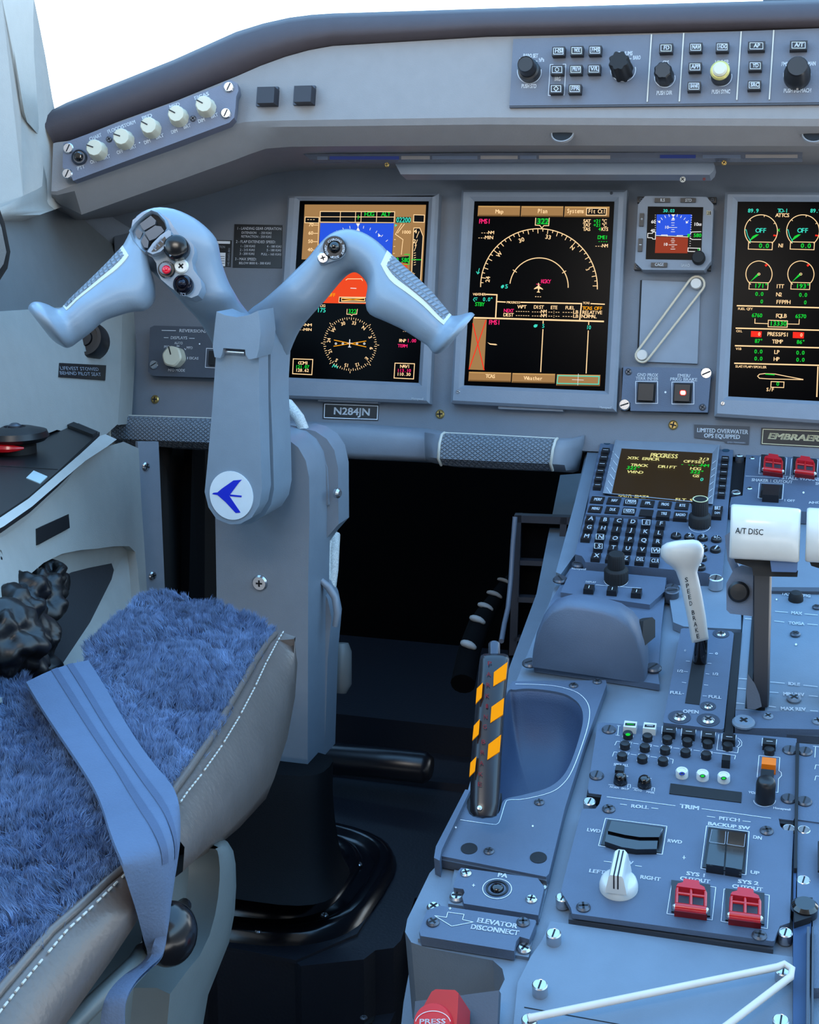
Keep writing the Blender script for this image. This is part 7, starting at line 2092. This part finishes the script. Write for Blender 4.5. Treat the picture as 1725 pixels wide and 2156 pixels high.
# ------------------------------------------------------------------ pilot seat
import numpy as np
ZS = .48
SF = Fr(PZ(300, 1500, ZS), (1, 0, 0), (0, 1, 0))
seat = thing('pilot_seat', 'pilot seat with blue sheepskin cover, grey leather sides and pale shell', 'seat', SF)
def sz(x, y, z=ZS): return SF.w(PZ(x, y, z))
def sx(x, y, X): return SF.w(PX(x, y, X))
fur_px = [(175, 1392), (186, 1358), (215, 1326), (255, 1288), (295, 1256), (335, 1248), (380, 1253), (430, 1264), (490, 1286), (540, 1304), (572, 1324), (568, 1340), (540, 1376), (516, 1424), (500, 1450), (476, 1500), (450, 1540), (426, 1574), (392, 1616), (366, 1648), (330, 1716), (258, 1792), (248, 1826), (196, 1864), (106, 1954), (0, 2082), (-60, 2150), (-60, 1414), (0, 1416), (48, 1420), (75, 1450), (120, 1462)]
fur = [sz(x, y).xy for x, y in fur_px]
# cushion under the fur
core = [sz(x, y, ZS - .004).xy for x, y in [(185, 1392), (196, 1360), (225, 1330), (262, 1294), (300, 1262), (335, 1254), (430, 1270), (540, 1312), (562, 1332), (535, 1378), (496, 1455), (446, 1545), (388, 1620), (326, 1722), (250, 1822), (100, 1958), (-60, 2160), (-60, 1424), (0, 1424), (46, 1428), (78, 1456), (125, 1464)]]
MB().prism(core, -.03, -.004, .012, 3).out('cushion', mat('cushion_blue', (70, 84, 122), .9, bump=1, bscale=200), seat, 50)
FURM = mat('sheepskin_blue', (102, 126, 162), .85, var=.22, scale=70)


def make_fur():
    rng = np.random.default_rng(4)
    poly = np.array([(p[0], p[1]) for p in fur])
    lo, hi = poly.min(0), poly.max(0)
    def inside(q):
        x, y = q[:, 0], q[:, 1]; r = np.zeros(len(q), bool)
        for i in range(len(poly)):
            (x0, y0), (x1, y1) = poly[i], poly[(i + 1) % len(poly)]
            c = ((y0 > y) != (y1 > y))
            r ^= c & (x < (x1 - x0) * (y - y0) / (y1 - y0 + 1e-12) + x0)
        return r
    q = rng.uniform(lo, hi, (520000, 2)); q = q[inside(q)][:210000]
    n = len(q)
    seeds = rng.uniform(lo, hi, (4200, 2))
    # nearest tuft by a coarse grid
    cell = .0065
    key_ = np.floor((seeds - lo) / cell).astype(int)
    d = {}
    for i, k in enumerate(map(tuple, key_)): d.setdefault(k, []).append(i)
    own = np.zeros(n, int) - 1
    qk = np.floor((q - lo) / cell).astype(int)
    cache = {}
    for i in range(n):
        k = (qk[i, 0], qk[i, 1])
        if k not in cache:
            c = []
            for a in (-1, 0, 1):
                for b in (-1, 0, 1): c += d.get((k[0] + a, k[1] + b), [])
            cache[k] = np.array(c, int)
        c = cache[k]
        if len(c): own[i] = c[np.argmin(((seeds[c] - q[i]) ** 2).sum(1))]
    flow = np.stack([np.sin(seeds[:, 1] * 42 + 2 * np.sin(seeds[:, 0] * 31)), np.cos(seeds[:, 0] * 37 + 2 * np.sin(seeds[:, 1] * 25))], 1) * .004 + rng.normal(0, .0035, seeds.shape)
    tip_s = np.concatenate([seeds + flow, np.full((len(seeds), 1), .0065) + rng.uniform(-.003, .0035, (len(seeds), 1))], 1)
    cr_ = np.abs(np.sin(seeds[:, 0] * 23 + 1.7 * np.sin(seeds[:, 1] * 17)) * np.cos(seeds[:, 1] * 29 + 1.3 * np.sin(seeds[:, 0] * 21 + 1)))
    tip_s[:, 2] -= .006 * (cr_ < .12) - .003 * (cr_ > .5)
    base = np.concatenate([q, np.full((n, 1), -.006)], 1)
    ln = rng.uniform(.004, .009, n)
    up = np.stack([rng.normal(0, .35, n), rng.normal(0, .35, n), np.ones(n)], 1)
    tip = base + up * ln[:, None]
    ok = own >= 0
    tip[ok] = tip[ok] * .5 + tip_s[own[ok]] * .5
    mid = (base + tip) / 2 + np.stack([rng.normal(0, .0012, n), rng.normal(0, .0012, n), rng.uniform(.0, .002, n)], 1)
    ang = rng.uniform(0, np.pi, n)
    side = np.stack([np.cos(ang), np.sin(ang), np.zeros(n)], 1) * rng.uniform(.00016, .00036, n)[:, None]
    v = np.stack([base - side, base + side, mid + side * .8, mid - side * .8, tip], 1).reshape(-1, 3)
    i0 = np.arange(n) * 5
    quads = np.stack([i0, i0 + 1, i0 + 2, i0 + 3], 1); tris = np.stack([i0 + 3, i0 + 2, i0 + 4], 1)
    loops = np.concatenate([quads.ravel(), tris.ravel()])
    me = bpy.data.meshes.new('sheepskin_cover')
    me.vertices.add(len(v)); me.vertices.foreach_set('co', v.ravel())
    me.loops.add(len(loops)); me.loops.foreach_set('vertex_index', loops.astype(np.int32))
    st_ = np.concatenate([np.arange(n) * 4, 4 * n + np.arange(n) * 3]).astype(np.int32)
    me.polygons.add(2 * n); me.polygons.foreach_set('loop_start', st_)
    me.update(calc_edges=True)
    me.validate()
    me.materials.append(FURM)
    o = link('sheepskin_cover', me, seat)
    o['kind'] = 'stuff'


make_fur()
# leather side of the cushion
seam = [(578, 1336), (562, 1352), (534, 1394), (508, 1440), (474, 1498), (438, 1560), (394, 1624), (366, 1662), (345, 1694), (325, 1726)]
lowr = [(588, 1348), (602, 1410), (603, 1490), (588, 1590), (560, 1682), (505, 1742), (458, 1782), (410, 1812), (378, 1840), (340, 1870)]
rows = []
for (a, b) in zip(seam, lowr):
    s0 = sz(*a)
    Xs = (SF.W(s0)).x
    e = sx(b[0], b[1], Xs + .008)
    m1 = s0.lerp(e, .12) + Vector((.006, .002, .002)); m2 = s0.lerp(e, .4) + Vector((.014, .004, 0)); m3 = s0.lerp(e, .75) + Vector((.012, .003, 0))
    rows.append([s0 + Vector((-.02, -.01, -.008)), s0, m1, m2, m3, e, e + Vector((-.03, -.01, -.004))])
MB().loft(rows, False, False).out('leather_side', LEATH, seat, 80)
b = MB(); b.tube([r[1] + Vector((.001, 0, .0005)) for r in rows], .0022, 8); b.out('seam_piping', LEATH, seat, 60)
def stitches(pts, off):
    b = MB()
    P_ = [Vector(p) for p in pts]
    acc = 0
    for a, c in zip(P_, P_[1:]):
        L_ = (c - a).length; d_ = (c - a) / L_
        k = int(L_ / .0052)
        for i in range(k):
            s_ = a + d_ * (i * .0052)
            b.tube([s_ + off, s_ + d_ * .0032 + off], .00055, 5)
    b.out('stitching', mat('stitch_thread', (178, 178, 170), .7), seat, 60, kind='stuff')
stitches([r[1].lerp(r[2], .85) for r in rows], Vector((.0012, 0, .0012)))
# rear cushion bolster
seam2 = [(262, 1826), (215, 1864), (160, 1914), (104, 1962), (50, 2024), (0, 2082), (-80, 2180)]
low2 = [(300, 1838), (292, 1900), (262, 1960), (220, 2030), (170, 2100), (120, 2170), (40, 2290)]
rows2 = []
for a, b_ in zip(seam2, low2):
    s0 = sz(*a); Xs = SF.W(s0).x
    e = sx(b_[0], b_[1], Xs + .006)
    rows2.append([s0 + Vector((-.02, 0, -.006)), s0, s0.lerp(e, .12) + Vector((.006, 0, .003)), s0.lerp(e, .45) + Vector((.013, 0, .002)), s0.lerp(e, .8) + Vector((.009, 0, 0)), e, e + Vector((-.05, .02, -.01))])
MB().loft(rows2, False, False).out('leather_bolster', LEATH, seat, 80)
b = MB(); b.tube([r[1] + Vector((.001, 0, .0005)) for r in rows2], .0022, 8); b.out('seam_piping', LEATH, seat, 60)
stitches([r[1].lerp(r[2], .85) for r in rows2], Vector((.0012, 0, .0012)))
# inner dark body
MB().slab([sx(x, y, -.36) for x, y in [(455, 1700), (470, 1790), (380, 2000), (250, 2300), (-100, 2300), (100, 1950), (300, 1750)]], (-.12, 0, 0)).out('seat_frame', BLACKM, seat)
# shell
def shx(x, y, X=-.318): return sx(x, y, X)
shell = [(436, 1774), (462, 1764), (480, 1778), (488, 1812), (490, 1860), (487, 1920), (476, 1985), (452, 2046), (432, 2100), (424, 2170), (420, 2300), (100, 2300), (130, 2170), (225, 2072), (300, 1980), (340, 1890), (372, 1830), (404, 1796)]
b = MB(); b.slab([shx(x, y, -.330) for x, y in shell], (-.012, 0, 0)); b._bev(list(b.bm.faces), .003); b.out('shell_plate', SEATSH, seat, 40)
outer = [(436, 1776), (452, 1766), (470, 1766), (483, 1784), (489, 1812), (491, 1860), (488, 1920), (476, 1985), (452, 2046), (432, 2100), (424, 2170), (421, 2260)]
inner = [(437, 1786), (440, 1792), (441, 1806), (442, 1830), (441, 1855), (437, 1890), (430, 1925), (418, 1965), (398, 2005), (372, 2032), (330, 2080), (318, 2200)]
rr = []
for a, c in zip(outer, inner):
    A, C = shx(*a, -.326), shx(*c, -.318)
    A2, C2 = shx(*a, -.320), shx(*c, -.314)
    rr.append([A + Vector((-.01, 0, 0)), A, A2.lerp(C2, .12) + Vector((.004, 0, 0)), A2.lerp(C2, .5) + Vector((.007, 0, 0)), C2.lerp(A2, .1) + Vector((.005, 0, 0)), C, C + Vector((-.014, -.004, 0))])
MB().loft(rr, False, False).out('shell_rim', SEATSH, seat, 60)
bb_ = [(318, 2020), (300, 2005), (285, 2030), (190, 2120), (140, 2170), (90, 2240)]
b = MB(); b.tube([shx(x, y, -.312) for x, y in bb_], .005, 8); b.out('shell_edge', SEATSH, seat, 60)
b = MB(); b.slab([shx(x, y, -.324) for x, y in [(362, 2046), (378, 2050), (376, 2078), (360, 2076)]], (.002, 0, 0)); b.out('adjuster_slot', SEATSH, seat)
b = MB(); b.ball(shx(358, 1966, -.300), .0155, .9, 1.05, 1.1, 24, 16); b.tube([shx(362, 1955, -.305), shx(380, 1915, -.318), shx(390, 1904, -.318)], [.009, .005, .004], 12); b.out('adjuster_knob', mat('knob_gloss_black', (16, 16, 20), .2), seat, 60)

# ------------------------------------------------------------------ lap belt lying across the cushion
belt = thing('lap_belt', 'blue grey woven lap belt lying across the sheepskin and hanging off the seat', 'seat belt', SF)
bl_ = [(55, 1436, 186, 1390), (88, 1490, 218, 1440), (128, 1550, 252, 1500), (165, 1605, 286, 1555), (196, 1655, 318, 1600), (216, 1700, 345, 1632), (230, 1745, 366, 1660), (243, 1780, 378, 1700), (258, 1815, 380, 1760), (272, 1858, 374, 1815), (290, 1915, 358, 1880), (304, 1970, 340, 1940), (312, 2004, 322, 1990), (296, 2028, 318, 2012), (262, 2052, 300, 2034), (236, 2078, 272, 2062), (220, 2106, 250, 2100), (214, 2140, 244, 2140), (212, 2200, 250, 2210)]
rows = []
N = 9
for i, (x0, y0, x1, y1) in enumerate(bl_):
    if i <= 5:
        a, c = sz(x0, y0, ZS + .012), sz(x1, y1, ZS + .010)
    else:
        f = min(1, (i - 5) / 4)
        a = sz(x0, y0, ZS + .012).lerp(sx(x0, y0, -.285), f); c = sz(x1, y1, ZS + .008).lerp(sx(x1, y1, -.285), f)
        # keep each point on its own sight line when blending
        da = PZ(x0, y0, ZS + .012); db = PX(x0, y0, -.290)
        a = SF.w(da.lerp(db, f)); c = SF.w(PZ(x1, y1, ZS + .008).lerp(PX(x1, y1, -.285), f))
    row = []
    for k in range(N):
        t = k / (N - 1)
        p = a.lerp(c, t)
        bulge = .0022 * math.sin(PI * t) if i < 6 else .008 * math.sin(PI * t) * min(1, (i - 5) / 3)
        row.append(p + (Vector((0, 0, bulge)) if i < 6 else Vector((bulge, 0, bulge * .3))))
    rows.append(row)
# refine along the length
def refine(rows, m=4):
    out = []
    n = len(rows)
    for i in range(n - 1):
        p = [rows[max(0, min(n - 1, k))] for k in (i - 1, i, i + 1, i + 2)]
        for j in range(m):
            f = j / m
            out.append([.5 * (2 * b_ + (c_ - a_) * f + (2 * a_ - 5 * b_ + 4 * c_ - d_) * f * f + (3 * b_ - a_ - 3 * c_ + d_) * f ** 3) for a_, b_, c_, d_ in zip(*p)])
    out.append(rows[-1])
    return out
rows = refine(rows)
def ribbon(rows, th):
    return [r + [p + Vector((-.0004, -.0003, -th)) for p in r[::-1]] for r in rows]
MB().loft(ribbon(rows, .0018)).out('webbing', WEB, belt, 60)
WEB2 = mat('belt_stripe', (62, 78, 104), .75, bump=.6, bscale=700)
for k0, k1 in ((3, 4), (5, 6)):
    st_ = [[p.lerp(q, f) + Vector((.0003, 0, .0005)) for f in (.1, .9) for p, q in ((r[k0], r[k1]),)] for r in rows[:36]]
    MB().loft(st_, False, False).out('stripe', WEB2, belt, 60)
